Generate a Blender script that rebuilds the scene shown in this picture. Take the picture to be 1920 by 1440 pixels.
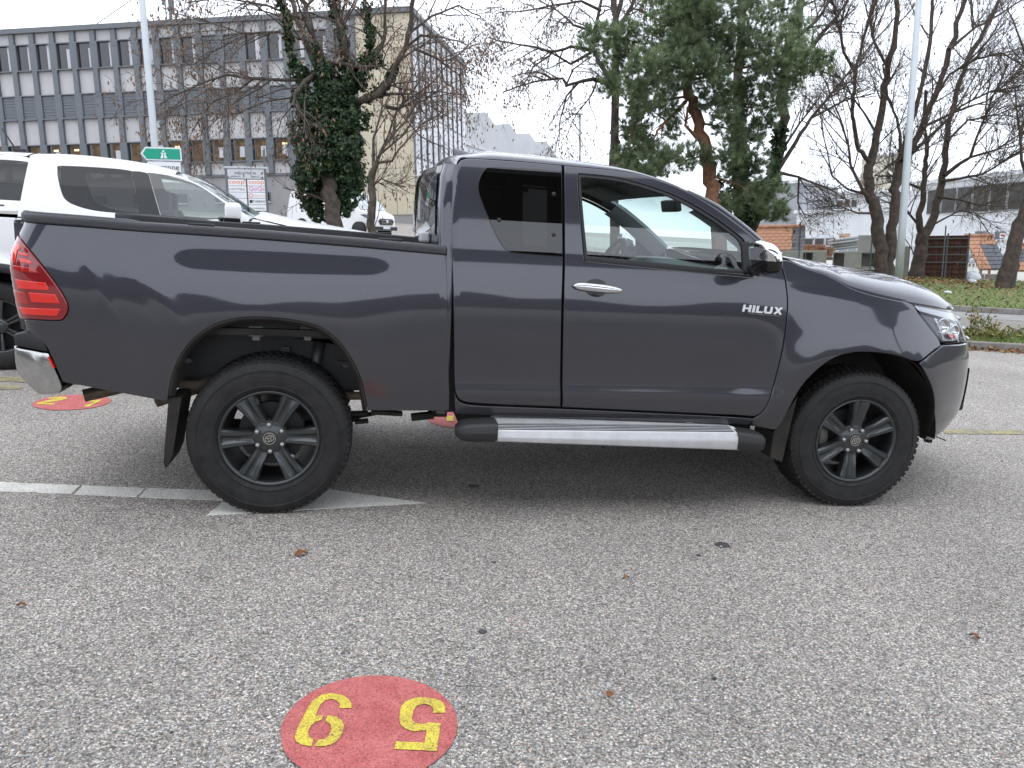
import bpy, bmesh, math, random
import numpy as np
from mathutils import Vector, Matrix
from mathutils.geometry import delaunay_2d_cdt

for _o in list(bpy.data.objects):
    bpy.data.objects.remove(_o, do_unlink=True)
scene = bpy.context.scene
COL = scene.collection
random.seed(7)
RNG = np.random.default_rng(11)
rad = math.radians

# ------------------------------------------------------------------ frames
# everything is laid out in the frame of the sloping car park (z=0 is the asphalt);
# at the end all of it is turned by GRAV so that world Z is plumb.
GUP = Vector((-0.0618, 0.0292, 0.9977)).normalized()
GRAV = GUP.rotation_difference(Vector((0, 0, 1))).to_matrix().to_4x4()
PLUMB = Vector((0, 0, 1)).rotation_difference(GUP).to_matrix()      # plumb frame expressed in the car park frame

# ------------------------------------------------------------------ camera
CAM_F = 1489.4
CAM_C = np.array([0.437168, -3.784739, 1.42599])
_y, _p, _r = rad(10.77574), rad(11.26391), rad(3.08971)
_fw = np.array([math.sin(_y)*math.cos(_p), math.cos(_y)*math.cos(_p), -math.sin(_p)])
_r0 = np.array([math.cos(_y), -math.sin(_y), 0.0])
_u0 = np.cross(_r0, _fw)
CAM_R = math.cos(_r)*_r0 + math.sin(_r)*_u0
CAM_U = -math.sin(_r)*_r0 + math.cos(_r)*_u0
CAM_W = _fw
cam_d = bpy.data.cameras.new("camera")
cam_d.sensor_fit = 'HORIZONTAL'
cam_d.sensor_width = 36.0
cam_d.lens = CAM_F/1920*36.0
cam_d.clip_start = 0.05
cam_d.clip_end = 3000
cam = bpy.data.objects.new("camera", cam_d)
COL.objects.link(cam)
_m = Matrix(((CAM_R[0], CAM_U[0], -CAM_W[0], CAM_C[0]), (CAM_R[1], CAM_U[1], -CAM_W[1], CAM_C[1]),
             (CAM_R[2], CAM_U[2], -CAM_W[2], CAM_C[2]), (0, 0, 0, 1)))
cam.matrix_world = GRAV @ _m
scene.camera = cam

# ------------------------------------------------------------------ sky and sun
world = bpy.data.worlds.new("World")
scene.world = world
world.use_nodes = True
nt = world.node_tree
nt.nodes.clear()
wo = nt.nodes.new('ShaderNodeOutputWorld')
sky = nt.nodes.new('ShaderNodeTexSky')
sky.sky_type = 'NISHITA'
sky.sun_disc = False
sky.sun_elevation = rad(72)
sky.sun_rotation = rad(215)
sky.dust_density = 3.0
bg1 = nt.nodes.new('ShaderNodeBackground')
bg1.inputs['Strength'].default_value = 0.10
nt.links.new(sky.outputs['Color'], bg1.inputs['Color'])
tc = nt.nodes.new('ShaderNodeTexCoord')
mp = nt.nodes.new('ShaderNodeMapping')
mp.inputs['Scale'].default_value = (1.2, 1.2, 3.0)
nz = nt.nodes.new('ShaderNodeTexNoise')
nz.inputs['Scale'].default_value = 1.6
nz.inputs['Detail'].default_value = 5
cr = nt.nodes.new('ShaderNodeValToRGB')
cr.color_ramp.elements[0].position = 0.25
cr.color_ramp.elements[0].color = (0.80, 0.87, 1.0, 1)
cr.color_ramp.elements[1].position = 0.75
cr.color_ramp.elements[1].color = (0.93, 0.975, 1.06, 1)
bg2 = nt.nodes.new('ShaderNodeBackground')
bg2.inputs['Strength'].default_value = 2.2
mixw = nt.nodes.new('ShaderNodeMixShader')
mixw.inputs[0].default_value = 0.90            # nine tenths cloud cover
nt.links.new(tc.outputs['Generated'], mp.inputs['Vector'])
nt.links.new(mp.outputs[0], nz.inputs['Vector'])
nt.links.new(nz.outputs['Fac'], cr.inputs[0])
nt.links.new(cr.outputs[0], bg2.inputs['Color'])
nt.links.new(bg1.outputs[0], mixw.inputs[1])
nt.links.new(bg2.outputs[0], mixw.inputs[2])
nt.links.new(mixw.outputs[0], wo.inputs['Surface'])

sun_d = bpy.data.lights.new("sun", 'SUN')
sun_d.energy = 0.6
sun_d.angle = rad(60)
sun_d.color = (1.0, 0.97, 0.93)
sun = bpy.data.objects.new("sun", sun_d)
COL.objects.link(sun)
sun.rotation_euler = (rad(18), 0, rad(-35))

scene.view_settings.view_transform = 'Standard'
scene.view_settings.look = 'None'
scene.view_settings.exposure = 0.0
scene.view_settings.gamma = 1.0
scene.view_settings.use_curve_mapping = False

# ------------------------------------------------------------------ pixel helpers
def ray(px, py):
    return (px-960)/CAM_F*CAM_R - (py-720)/CAM_F*CAM_U + CAM_W
def aty(px, py, y=0.0):
    d = ray(px, py); return CAM_C + d*((y-CAM_C[1])/d[1])
def atz(px, py, z=0.0):
    d = ray(px, py); return CAM_C + d*((z-CAM_C[2])/d[2])
def atd(px, py, depth):
    return CAM_C + ray(px, py)*depth
def proj(q):
    d = np.asarray(q, float)-CAM_C; w = d @ CAM_W
    return 960+CAM_F*(d @ CAM_R)/w, 720-CAM_F*(d @ CAM_U)/w

# ------------------------------------------------------------------ materials
MATS = {}
def mat(name, col, rough=0.6, metal=0.0, coat=0.0, coat_r=0.03, var=0.0, vscale=8.0, bump=0.0, bscale=60.0, col2=None,
        spec=0.5, emit=None, estr=0.0, trans=0.0, detail=4.0, coords='Object'):
    if name in MATS:
        return MATS[name]
    m = bpy.data.materials.new(name); m.use_nodes = True
    n = m.node_tree; b = n.nodes['Principled BSDF']
    b.inputs['Base Color'].default_value = (*col, 1)
    b.inputs['Roughness'].default_value = rough
    b.inputs['Metallic'].default_value = metal
    b.inputs['Coat Weight'].default_value = coat
    b.inputs['Coat Roughness'].default_value = coat_r
    b.inputs['Specular IOR Level'].default_value = spec
    if emit:
        b.inputs['Emission Color'].default_value = (*emit, 1)
        b.inputs['Emission Strength'].default_value = estr
    if var > 0 or bump > 0 or col2:
        t = n.nodes.new('ShaderNodeTexCoord')
    if var > 0 or col2:
        x = n.nodes.new('ShaderNodeTexNoise'); x.inputs['Scale'].default_value = vscale; x.inputs['Detail'].default_value = detail
        x.inputs['Roughness'].default_value = 0.65
        n.links.new(t.outputs[coords], x.inputs['Vector'])
        r = n.nodes.new('ShaderNodeValToRGB')
        lo = col if col2 is None else col
        a = tuple(max(0, c*(1-var)) for c in col)
        c2 = col2 if col2 else tuple(min(1, c*(1+var)) for c in col)
        r.color_ramp.elements[0].position = 0.32; r.color_ramp.elements[0].color = (*a, 1)
        r.color_ramp.elements[1].position = 0.68; r.color_ramp.elements[1].color = (*c2, 1)
        n.links.new(x.outputs['Fac'], r.inputs[0]); n.links.new(r.outputs[0], b.inputs['Base Color'])
    if bump > 0:
        x2 = n.nodes.new('ShaderNodeTexNoise'); x2.inputs['Scale'].default_value = bscale; x2.inputs['Detail'].default_value = 5
        n.links.new(t.outputs[coords], x2.inputs['Vector'])
        bm_ = n.nodes.new('ShaderNodeBump'); bm_.inputs['Strength'].default_value = bump; bm_.inputs['Distance'].default_value = 0.02
        n.links.new(x2.outputs['Fac'], bm_.inputs['Height']); n.links.new(bm_.outputs[0], b.inputs['Normal'])
    MATS[name] = m
    return m

def leaf_mat(name, col, k=0.35):
    """thin leaf: diffuse plus light coming through"""
    if name in MATS: return MATS[name]
    m = bpy.data.materials.new(name); m.use_nodes = True; n = m.node_tree; b = n.nodes['Principled BSDF']; o = n.nodes['Material Output']
    b.inputs['Base Color'].default_value = (*col, 1); b.inputs['Roughness'].default_value = 0.5; b.inputs['Specular IOR Level'].default_value = 0.35
    t = n.nodes.new('ShaderNodeBsdfTranslucent'); t.inputs[0].default_value = (col[0]*1.15, col[1]*1.2, col[2]*0.8, 1)
    x = n.nodes.new('ShaderNodeMixShader'); x.inputs[0].default_value = k
    n.links.new(b.outputs[0], x.inputs[1]); n.links.new(t.outputs[0], x.inputs[2]); n.links.new(x.outputs[0], o.inputs['Surface'])
    MATS[name] = m; return m

def glass_mat(name, tint=(0.75, 0.82, 0.8), ior=1.5, rough=0.0, boost=1.0):
    if name in MATS:
        return MATS[name]
    m = bpy.data.materials.new(name); m.use_nodes = True
    n = m.node_tree; n.nodes.clear()
    o = n.nodes.new('ShaderNodeOutputMaterial'); tr = n.nodes.new('ShaderNodeBsdfTransparent')
    tr.inputs[0].default_value = (*tint, 1)
    gl = n.nodes.new('ShaderNodeBsdfGlossy'); gl.inputs['Roughness'].default_value = rough
    gl.inputs['Color'].default_value = (1, 1, 1, 1)
    lw = n.nodes.new('ShaderNodeLayerWeight'); mx = n.nodes.new('ShaderNodeMixShader')       # Schlick reflectance, same from both sides
    pw = n.nodes.new('ShaderNodeMath'); pw.operation = 'POWER'; pw.inputs[1].default_value = 5.0
    f0 = ((ior-1)/(ior+1))**2*boost
    ml = n.nodes.new('ShaderNodeMath'); ml.operation = 'MULTIPLY_ADD'; ml.inputs[1].default_value = 1-f0; ml.inputs[2].default_value = f0; ml.use_clamp = True
    n.links.new(lw.outputs['Facing'], pw.inputs[0]); n.links.new(pw.outputs[0], ml.inputs[0])
    n.links.new(ml.outputs[0], mx.inputs[0]); n.links.new(tr.outputs[0], mx.inputs[1]); n.links.new(gl.outputs[0], mx.inputs[2])
    n.links.new(mx.outputs[0], o.inputs['Surface'])
    MATS[name] = m
    return m

# ------------------------------------------------------------------ mesh builder
class MB:
    def __init__(self):
        self.v = []; self.f = []; self.n = None; self.mi = []; self.cur = 0
    def add(self, vs, fs):
        o = len(self.v); self.v.extend([tuple(map(float, p)) for p in vs])
        self.f.extend([tuple(o+i for i in f) for f in fs]); self.mi.extend([self.cur]*len(fs)); return self
    def box(self, c, s, rot=None):
        hx, hy, hz = s[0]/2, s[1]/2, s[2]/2
        vs = [Vector((x, y, z)) for x in (-hx, hx) for y in (-hy, hy) for z in (-hz, hz)]
        if rot is not None: vs = [rot @ p for p in vs]
        vs = [p+Vector(c) for p in vs]
        return self.add(vs, [(0, 1, 3, 2), (4, 6, 7, 5), (0, 4, 5, 1), (2, 3, 7, 6), (0, 2, 6, 4), (1, 5, 7, 3)])
    def bbox(self, a, b):
        return self.box([(a[i]+b[i])/2 for i in range(3)], [abs(b[i]-a[i]) for i in range(3)])
    def bevbox(self, c, s, r, rot=None, seg=2):
        bm = bmesh.new(); bmesh.ops.create_cube(bm, size=1)
        bmesh.ops.scale(bm, vec=s, verts=bm.verts)
        bmesh.ops.bevel(bm, geom=list(bm.edges), offset=r, segments=seg, affect='EDGES', profile=0.6)
        vs = [v.co.copy() for v in bm.verts]
        if rot is not None: vs = [rot @ p for p in vs]
        vs = [p+Vector(c) for p in vs]
        self.add(vs, [[v.index for v in f.verts] for f in bm.faces]); bm.free(); return self
    def tube(self, pts, rs, n=8, cap=True):
        pts = [Vector(p) for p in pts]
        if not hasattr(rs, '__len__'): rs = [rs]*len(pts)
        vs = []; fs = []; up = None
        for i, p in enumerate(pts):
            d = (pts[min(i+1, len(pts)-1)]-pts[max(i-1, 0)])
            if d.length < 1e-9: d = Vector((0, 0, 1))
            d.normalize()
            if up is None:
                up = Vector((0, 0, 1)) if abs(d.z) < 0.9 else Vector((1, 0, 0))
            a = up - d*up.dot(d)
            if a.length < 1e-6: a = d.orthogonal()
            a.normalize(); b = d.cross(a); up = a
            for k in range(n):
                t = 2*math.pi*k/n
                vs.append(p + (a*math.cos(t)+b*math.sin(t))*rs[i])
        for i in range(len(pts)-1):
            for k in range(n):
                k2 = (k+1) % n
                fs.append((i*n+k, i*n+k2, (i+1)*n+k2, (i+1)*n+k))
        if cap:
            fs.append(tuple(range(n-1, -1, -1))); fs.append(tuple((len(pts)-1)*n+k for k in range(n)))
        return self.add(vs, fs)
    def prism(self, poly, fn0, fn1):
        """poly: 2D points; fn0/fn1 map 2D to 3D for both caps"""
        n = len(poly)
        vs = [fn0(*p) for p in poly]+[fn1(*p) for p in poly]
        fs = [tuple(range(n-1, -1, -1)), tuple(range(n, 2*n))]
        for i in range(n):
            j = (i+1) % n; fs.append((i, j, n+j, n+i))
        return self.add(vs, fs)
    def lathe(self, prof, n=48, axis='Y', c=(0, 0, 0), close=False):
        vs = []; fs = []; m = len(prof)
        for k in range(n):
            t = 2*math.pi*k/n; ct, st = math.cos(t), math.sin(t)
            for (r, h) in prof:
                if axis == 'Y': vs.append((c[0]+r*ct, c[1]+h, c[2]+r*st))
                elif axis == 'Z': vs.append((c[0]+r*ct, c[1]+r*st, c[2]+h))
                else: vs.append((c[0]+h, c[1]+r*ct, c[2]+r*st))
        mm = m if close else m-1
        for k in range(n):
            k2 = (k+1) % n
            for i in range(mm):
                j = (i+1) % m
                fs.append((k*m+i, k*m+j, k2*m+j, k2*m+i) if axis != 'Y' else (k*m+i, k2*m+i, k2*m+j, k*m+j))
        return self.add(vs, fs)
    def grid(self, P, close_u=False):
        """P[i][j] 3D points"""
        nu, nv = len(P), len(P[0]); vs = [p for row in P for p in row]; fs = []
        for i in range(nu if close_u else nu-1):
            for j in range(nv-1):
                i2 = (i+1) % nu
                fs.append((i*nv+j, i2*nv+j, i2*nv+j+1, i*nv+j+1))
        return self.add(vs, fs)
    def xf(self, M, start=0):
        for i in range(start, len(self.v)):
            self.v[i] = tuple(M @ Vector(self.v[i]))
        return self
    def build(self, name, material, parent=None, smooth=False, angle=None, fix=False):
        me = bpy.data.meshes.new(name)
        me.from_pydata(self.v, [], self.f)
        mats = material if isinstance(material, (list, tuple)) else [material]
        for m in mats: me.materials.append(m)
        if len(mats) > 1: me.polygons.foreach_set('material_index', self.mi)
        if fix:
            bm = bmesh.new(); bm.from_mesh(me); bmesh.ops.recalc_face_normals(bm, faces=bm.faces); bm.to_mesh(me); bm.free()
        me.update()
        if smooth or angle is not None:
            me.polygons.foreach_set('use_smooth', [True]*len(me.polygons))
            if angle is not None:
                me.set_sharp_from_angle(angle=rad(angle))
        o = bpy.data.objects.new(name, me); COL.objects.link(o)
        if parent is not None: o.parent = parent
        return o

def np_mesh(name, V, F, material, parent=None, smooth=False, mi=None):
    """V (n,3) array, F (m,k) array of equal-sided faces"""
    me = bpy.data.meshes.new(name); V = np.asarray(V, np.float32); F = np.asarray(F, np.int32)
    k = F.shape[1]
    me.vertices.add(len(V)); me.vertices.foreach_set('co', V.ravel())
    me.loops.add(F.size); me.loops.foreach_set('vertex_index', F.ravel())
    me.polygons.add(len(F)); me.polygons.foreach_set('loop_start', np.arange(0, F.size, k, dtype=np.int32))
    me.polygons.foreach_set('loop_total', np.full(len(F), k, np.int32))
    if smooth: me.polygons.foreach_set('use_smooth', np.ones(len(F), bool))
    for m in (material if isinstance(material, (list, tuple)) else [material]): me.materials.append(m)
    if mi is not None: me.polygons.foreach_set('material_index', np.asarray(mi, np.int32))
    me.update(calc_edges=True); me.validate()
    o = bpy.data.objects.new(name, me); COL.objects.link(o)
    if parent is not None: o.parent = parent
    return o

def thing(name, label, cat, group=None, loc=(0, 0, 0), rotz=0.0, plumb=False):
    o = bpy.data.objects.new(name, None); o.empty_display_size = 0.2; COL.objects.link(o)
    if plumb:
        o.matrix_world = Matrix.Translation(Vector(loc)) @ PLUMB.to_4x4() @ Matrix.Rotation(rotz, 4, 'Z')
    else:
        o.matrix_world = Matrix.Translation(Vector(loc)) @ Matrix.Rotation(rotz, 4, 'Z')
    o['label'] = label; o['category'] = cat
    if group: o['group'] = group
    return o
def tag(o, label, cat, group=None):
    o['label'] = label; o['category'] = cat
    if group: o['group'] = group
    return o
def structure(o):
    o['kind'] = 'structure'; return o
def copy_tree(o, parent=None):
    c = o.copy(); COL.objects.link(c)
    if parent is not None: c.parent = parent
    for ch in list(o.children): copy_tree(ch, c)
    return c

def ss(x, a, b):
    t = np.clip((x-a)/(b-a), 0, 1); return t*t*(3-2*t)
def in_poly(P, poly):
    """vectorised point in polygon, P (n,2)"""
    x, y = P[:, 0], P[:, 1]; c = np.zeros(len(P), bool); q = np.asarray(poly); m = len(q)
    for i in range(m):
        x1, y1 = q[i]; x2, y2 = q[(i+1) % m]
        if y1 == y2: continue
        t = ((y1 > y) != (y2 > y)) & (x < (x2-x1)*(y-y1)/(y2-y1)+x1)
        c ^= t
    return c
def seg_dist(P, poly):
    d = np.full(len(P), 1e9); q = np.asarray(poly); m = len(q)
    for i in range(m):
        a, b = q[i], q[(i+1) % m]; ab = b-a; L = max(ab @ ab, 1e-12)
        t = np.clip(((P-a) @ ab)/L, 0, 1); e = P-(a+t[:, None]*ab)
        d = np.minimum(d, np.sqrt((e*e).sum(1)))
    return d
# ================================================================== grey pickup truck
TYC = 0.90          # lengthways centre plane of the truck
WB = 3.085
WZ = 0.3726
NOSE_Z = [0.20, 0.311, 0.361, 0.455, 0.558, 0.70, 0.80, 0.90, 1.00, 1.09, 1.30]
NOSE_X = [3.95, 4.034, 4.115, 4.178, 4.186, 4.176, 4.166, 4.13, 4.07, 3.985, 3.75]
REAR_Z = [0.40, 0.835, 0.95, 1.12, 1.20, 1.277, 1.344, 1.6]
REAR_X = [-1.06, -1.074, -1.10, -1.117, -1.113, -1.083, -1.058, -1.05]

def _tilt(x, z):
    """degrees the side faces upward"""
    # bed side
    zb = z - 0.06*(1-ss(x, -0.95, -0.45))
    tb = np.interp(zb, [0.45, 0.60, 0.80, 0.95, 1.04, 1.10, 1.125, 1.27, 1.33, 1.40], [-7, -4.5, -2.5, 0.5, 3.2, 6.2, 9.5, 12.0, 8.5, 5])
    peak = ss(x, -0.50, -0.30)*(1-ss(x, 0.42, 0.66))
    tb = tb + peak*9.5*np.exp(-((z-1.20)/0.045)**2) - peak*2.2*np.exp(-((z-1.285)/0.025)**2)
    # cab side
    tc_ = np.interp(z, [0.40, 0.50, 0.585, 0.615, 0.64, 0.68, 0.80, 0.95, 1.05, 1.10, 1.14, 1.20, 1.25, 1.285, 1.32, 1.36, 1.48, 1.60, 1.70, 1.76],
                    [-12, -8, -6, 4, 10.5, -2, -4, -0.5, 3.0, 5.6, 8.5, 12, 15.0, 17, 12, 11.0, 13.4, 17, 21, 26])
    # front wing
    zf = z + 0.075*ss(x, 2.7, 3.6)
    tf = np.interp(zf, [0.40, 0.60, 0.75, 0.88, 0.98, 1.05, 1.10, 1.14, 1.18, 1.22, 1.28, 1.36, 1.50], [-9, -7, -4, 0, 4.0, 8.0, 10.5, 12.5, 19, 15, 20, 30, 40])
    wb = 1-ss(x, 0.80, 0.86)
    wf = ss(x, 2.35, 2.85)
    return tb*wb + (1-wb)*((1-wf)*tc_ + wf*tf)

GX = np.linspace(-1.13, 4.2, 534)
GZ = np.linspace(0.20, 1.85, 331)
def _make_side():
    X, Z = np.meshgrid(GX, GZ, indexing='ij')
    T = np.tan(np.radians(_tilt(X, Z)))
    k = np.exp(-np.linspace(-2, 2, 9)**2); k /= k.sum()
    Tp = np.pad(T, ((0, 0), (4, 4)), 'edge')
    T = sum(k[i]*Tp[:, i:i+T.shape[1]] for i in range(9))
    dz = GZ[1]-GZ[0]
    Y = np.cumsum((T[:, 1:]+T[:, :-1])/2*dz, 1); Y = np.concatenate([np.zeros((len(GX), 1)), Y], 1)
    i0 = int(round((0.92-GZ[0])/dz)); Y = Y - Y[:, i0:i0+1]
    Y -= 0.012*(1-ss(X, 0.78, 0.88))
    # wheel arch flares
    for cx, cz, R0, A, w1 in ((-0.02, WZ+0.02, 0.545, 0.010, 0.20), (3.07, WZ-0.01, 0.49, 0.034, 0.17)):
        r = np.sqrt((X-cx)**2+((Z-cz)*1.0)**2)
        g = np.where(r < R0, 1.0, np.exp(-((r-R0)/w1)**2))
        low = ss(Z, 0.30, 0.55)
        Y -= A*g*low
    # pressed creases that bound the rear arch bulge
    def pl_dist(P):
        d = np.full(X.shape, 1e9)
        for (a, b) in zip(P[:-1], P[1:]):
            a = np.array(a); b = np.array(b); ab = b-a; t = np.clip(((X-a[0])*ab[0]+(Z-a[1])*ab[1])/(ab @ ab), 0, 1)
            d = np.minimum(d, np.hypot(X-a[0]-t*ab[0], Z-a[1]-t*ab[1]))
        return d
    for pix, amp, w in (([(160, 486), (178, 520), (197, 562), (232, 624)], 0.0011, 0.022), ([(160, 486), (190, 489), (222, 497), (262, 521), (300, 556), (328, 583), (339, 620)], 0.0018, 0.040)):
        P = [tuple(aty(x_, y_, -0.01)[[0, 2]]) for x_, y_ in pix]
        Y -= amp*np.exp(-(pl_dist(P)/w)**2)
    # plan rounding at the nose and at the tail
    xn = np.interp(Z, NOSE_Z, NOSE_X)
    u = np.clip((X-3.0)/(xn-3.0), 0, 0.9995)
    Y += (TYC+0.0)*(1-(1-u**2.6)**(1/2.2))
    xr = np.interp(Z, REAR_Z, REAR_X)
    u = np.clip((xr+0.17-X)/0.17, 0, 0.995)
    Y += 0.17*(1-(1-u**2.5)**(1/2.2))
    return Y
GY = _make_side()
_gx = np.gradient(GY, GX, axis=0); _gz = np.gradient(GY, GZ, axis=1)
def _bil(G, x, z):
    x = np.asarray(x, float); z = np.asarray(z, float)
    fx = np.clip((x-GX[0])/(GX[1]-GX[0]), 0, len(GX)-1.001); fz = np.clip((z-GZ[0])/(GZ[1]-GZ[0]), 0, len(GZ)-1.001)
    i = fx.astype(int); j = fz.astype(int); a = fx-i; b = fz-j
    return G[i, j]*(1-a)*(1-b)+G[i+1, j]*a*(1-b)+G[i, j+1]*(1-a)*b+G[i+1, j+1]*a*b
def S(x, z): return _bil(GY, x, z)
def SN(x, z):
    n = np.stack([_bil(_gx, x, z), -np.ones_like(np.asarray(x, float)), _bil(_gz, x, z)], -1)
    return n/np.linalg.norm(n, axis=-1, keepdims=True)
def hit(px, py):
    """where the line of sight meets the truck's near side: (x, z)"""
    d = ray(px, py); t = np.linspace(3.2, 5.6, 1200); P = CAM_C+t[:, None]*d
    g = P[:, 1]-S(P[:, 0], P[:, 2])
    s = np.where((g[:-1] < 0) & (g[1:] >= 0))[0]
    if len(s):
        i = s[0]; a = -g[i]/(g[i+1]-g[i]); q = P[i]+(P[i+1]-P[i])*a
    else:
        q = P[np.argmin(np.abs(g))]
    return (float(q[0]), float(q[2]))
def H(*pts):
    """list of pixels (or ('w', x, z)) -> side plane outline"""
    return [hit(*p) if p[0] != 'w' else (p[1], p[2]) for p in pts]

def smooth_poly(poly, keep=50, it=1):
    return poly
def resample(poly, step=0.02, closed=True):
    out = []; n = len(poly)
    for i in range(n if closed else n-1):
        a = np.array(poly[i]); b = np.array(poly[(i+1) % n]); m = max(1, int(math.ceil(np.linalg.norm(b-a)/step)))
        for k in range(m): out.append(tuple(a+(b-a)*k/m))
    if not closed: out.append(tuple(poly[-1]))
    return out
def chaikin(poly, n=2, closed=True, sharp=55):
    """round an outline but keep its real corners"""
    for _ in range(n):
        out = []; m = len(poly)
        for i in range(m):
            p = np.array(poly[i])
            if not closed and i in (0, m-1): out.append(tuple(p)); continue
            a = np.array(poly[i-1]); b = np.array(poly[(i+1) % m])
            v1 = p-a; v2 = b-p; l1 = np.linalg.norm(v1); l2 = np.linalg.norm(v2)
            if l1 < 1e-6 or l2 < 1e-6: continue
            ang = math.degrees(math.acos(max(-1, min(1, (v1 @ v2)/(l1*l2)))))
            if ang > sharp: out.append(tuple(p))
            else:
                out.append(tuple(p-v1*0.25)); out.append(tuple(p+v2*0.25))
        poly = out
    return poly
def orient(poly):
    a = sum(poly[i][0]*poly[(i+1) % len(poly)][1]-poly[(i+1) % len(poly)][0]*poly[i][1] for i in range(len(poly)))
    return poly if a > 0 else poly[::-1]
def inset(poly, d):
    """ccw outline moved inward by d"""
    q = np.array(poly); out = []; n = len(q)
    for i in range(n):
        a, p, b = q[i-1], q[i], q[(i+1) % n]
        e1 = p-a; e2 = b-p; e1 = e1/max(np.linalg.norm(e1), 1e-9); e2 = e2/max(np.linalg.norm(e2), 1e-9)
        n1 = np.array([-e1[1], e1[0]]); n2 = np.array([-e2[1], e2[0]]); m = n1+n2; L = m @ m
        m = m*2/max(L, 0.5) if L > 1e-6 else n1*1.0
        out.append(p+m*d)
    return [tuple(x) for x in out]

def skin(name, poly, material, parent, holes=(), gap=0.003, edge=0.004, depth=0.03, off=0.0, step=0.022, thick=0.045, surf=None, nrm=None, rounded=True, back=True):
    """a body panel: outline in the side plane laid on the surface, with rolled edges and a back face"""
    surf = surf or S; nrm = nrm or SN
    loops = []
    poly = orient(resample(chaikin(poly) if rounded else poly, step))
    loops.append(inset(poly, gap))
    for h in holes:
        loops.append(inset(orient(resample(chaikin(h) if rounded else h, step))[::-1], gap))
    pts = []; edges = []
    inner_loops = []
    for L in loops:
        I = inset(L, edge); inner_loops.append(I)
        o = len(pts); pts += I; edges += [(o+i, o+(i+1) % len(I)) for i in range(len(I))]
    a = np.array(inner_loops[0]); mn, mx = a.min(0), a.max(0)
    gx = np.arange(mn[0]+step/2, mx[0], step); gz = np.arange(mn[1]+step/2, mx[1], step)
    if len(gx) and len(gz):
        GXX, GZZ = np.meshgrid(gx, gz); GXX = GXX+((np.arange(len(gz)) % 2)*step/2)[:, None]
        G = np.stack([GXX.ravel(), GZZ.ravel()], -1)
        k = in_poly(G, a) & (seg_dist(G, a) > step*0.45)
        for I in inner_loops[1:]:
            k &= ~in_poly(G, I); k &= seg_dist(G, I) > step*0.45
        pts = pts+[tuple(p) for p in G[k]]
    r = delaunay_2d_cdt([Vector(p) for p in pts], edges, [], 0, 1e-7)
    V2 = np.array([tuple(p) for p in r[0]]); T = np.array([tuple(f) for f in r[2]])
    cen = V2[T].mean(1); k = in_poly(cen, a)
    for I in inner_loops[1:]: k &= ~in_poly(cen, I)
    T = T[k]
    n = len(V2)
    Y = surf(V2[:, 0], V2[:, 1])+off; N = nrm(V2[:, 0], V2[:, 1])
    V = [(x, y, z) for (x, z), y in zip(V2, Y)]; NN = [tuple(v) for v in N]
    F = []
    for t in T:
        p, q, s = V2[t[0]], V2[t[1]], V2[t[2]]
        if (q[0]-p[0])*(s[1]-p[1])-(q[1]-p[1])*(s[0]-p[0]) < 0: t = t[::-1]
        F.append(tuple(int(i) for i in t))        # ccw seen from -y
    mi = [0]*len(F)
    for L, I in zip(loops, inner_loops):
        m = len(L); o = len(V)
        La = np.array(L); Ia = np.array(I); out = La-Ia; out /= np.maximum(np.linalg.norm(out, axis=1, keepdims=True), 1e-9)
        nI = nrm(Ia[:, 0], Ia[:, 1]); yI = surf(Ia[:, 0], Ia[:, 1])+off
        yL = surf(La[:, 0], La[:, 1])+off
        for i in range(m): V.append((Ia[i, 0], yI[i], Ia[i, 1])); NN.append(tuple(nI[i]))
        for i in range(m):
            V.append((La[i, 0], yL[i]+edge*0.7, La[i, 1])); v = np.array([out[i, 0], 0, out[i, 1]])*1.2+nI[i]*0.6; NN.append(tuple(v/np.linalg.norm(v)))
        for i in range(m):
            V.append((La[i, 0], yL[i]+depth, La[i, 1])); NN.append((out[i, 0], 0.0, out[i, 1]))
        for i in range(m):
            j = (i+1) % m
            for k_ in (0, 1):
                F.append((o+k_*m+j, o+k_*m+i, o+(k_+1)*m+i, o+(k_+1)*m+j)); mi.append(0)
    if back:
        o = len(V)
        for (x, z), y in zip(V2, Y): V.append((x, y+thick, z))
        NN += [(-a_, -b_, -c_) for a_, b_, c_ in NN[:n]]
        for t in T:
            t = tuple(int(i)+o for i in t); F.append(t[::-1] if False else t); mi.append(1)
    me = bpy.data.meshes.new(name); me.from_pydata(V, [], F)
    mats = [material, M_INNER]
    for m_ in mats: me.materials.append(m_)
    me.polygons.foreach_set('material_index', mi)
    me.polygons.foreach_set('use_smooth', [True]*len(F)); me.update()
    me.normals_split_custom_set_from_vertices(NN)
    ob = bpy.data.objects.new(name, me); COL.objects.link(ob); ob.parent = parent
    return ob

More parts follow.
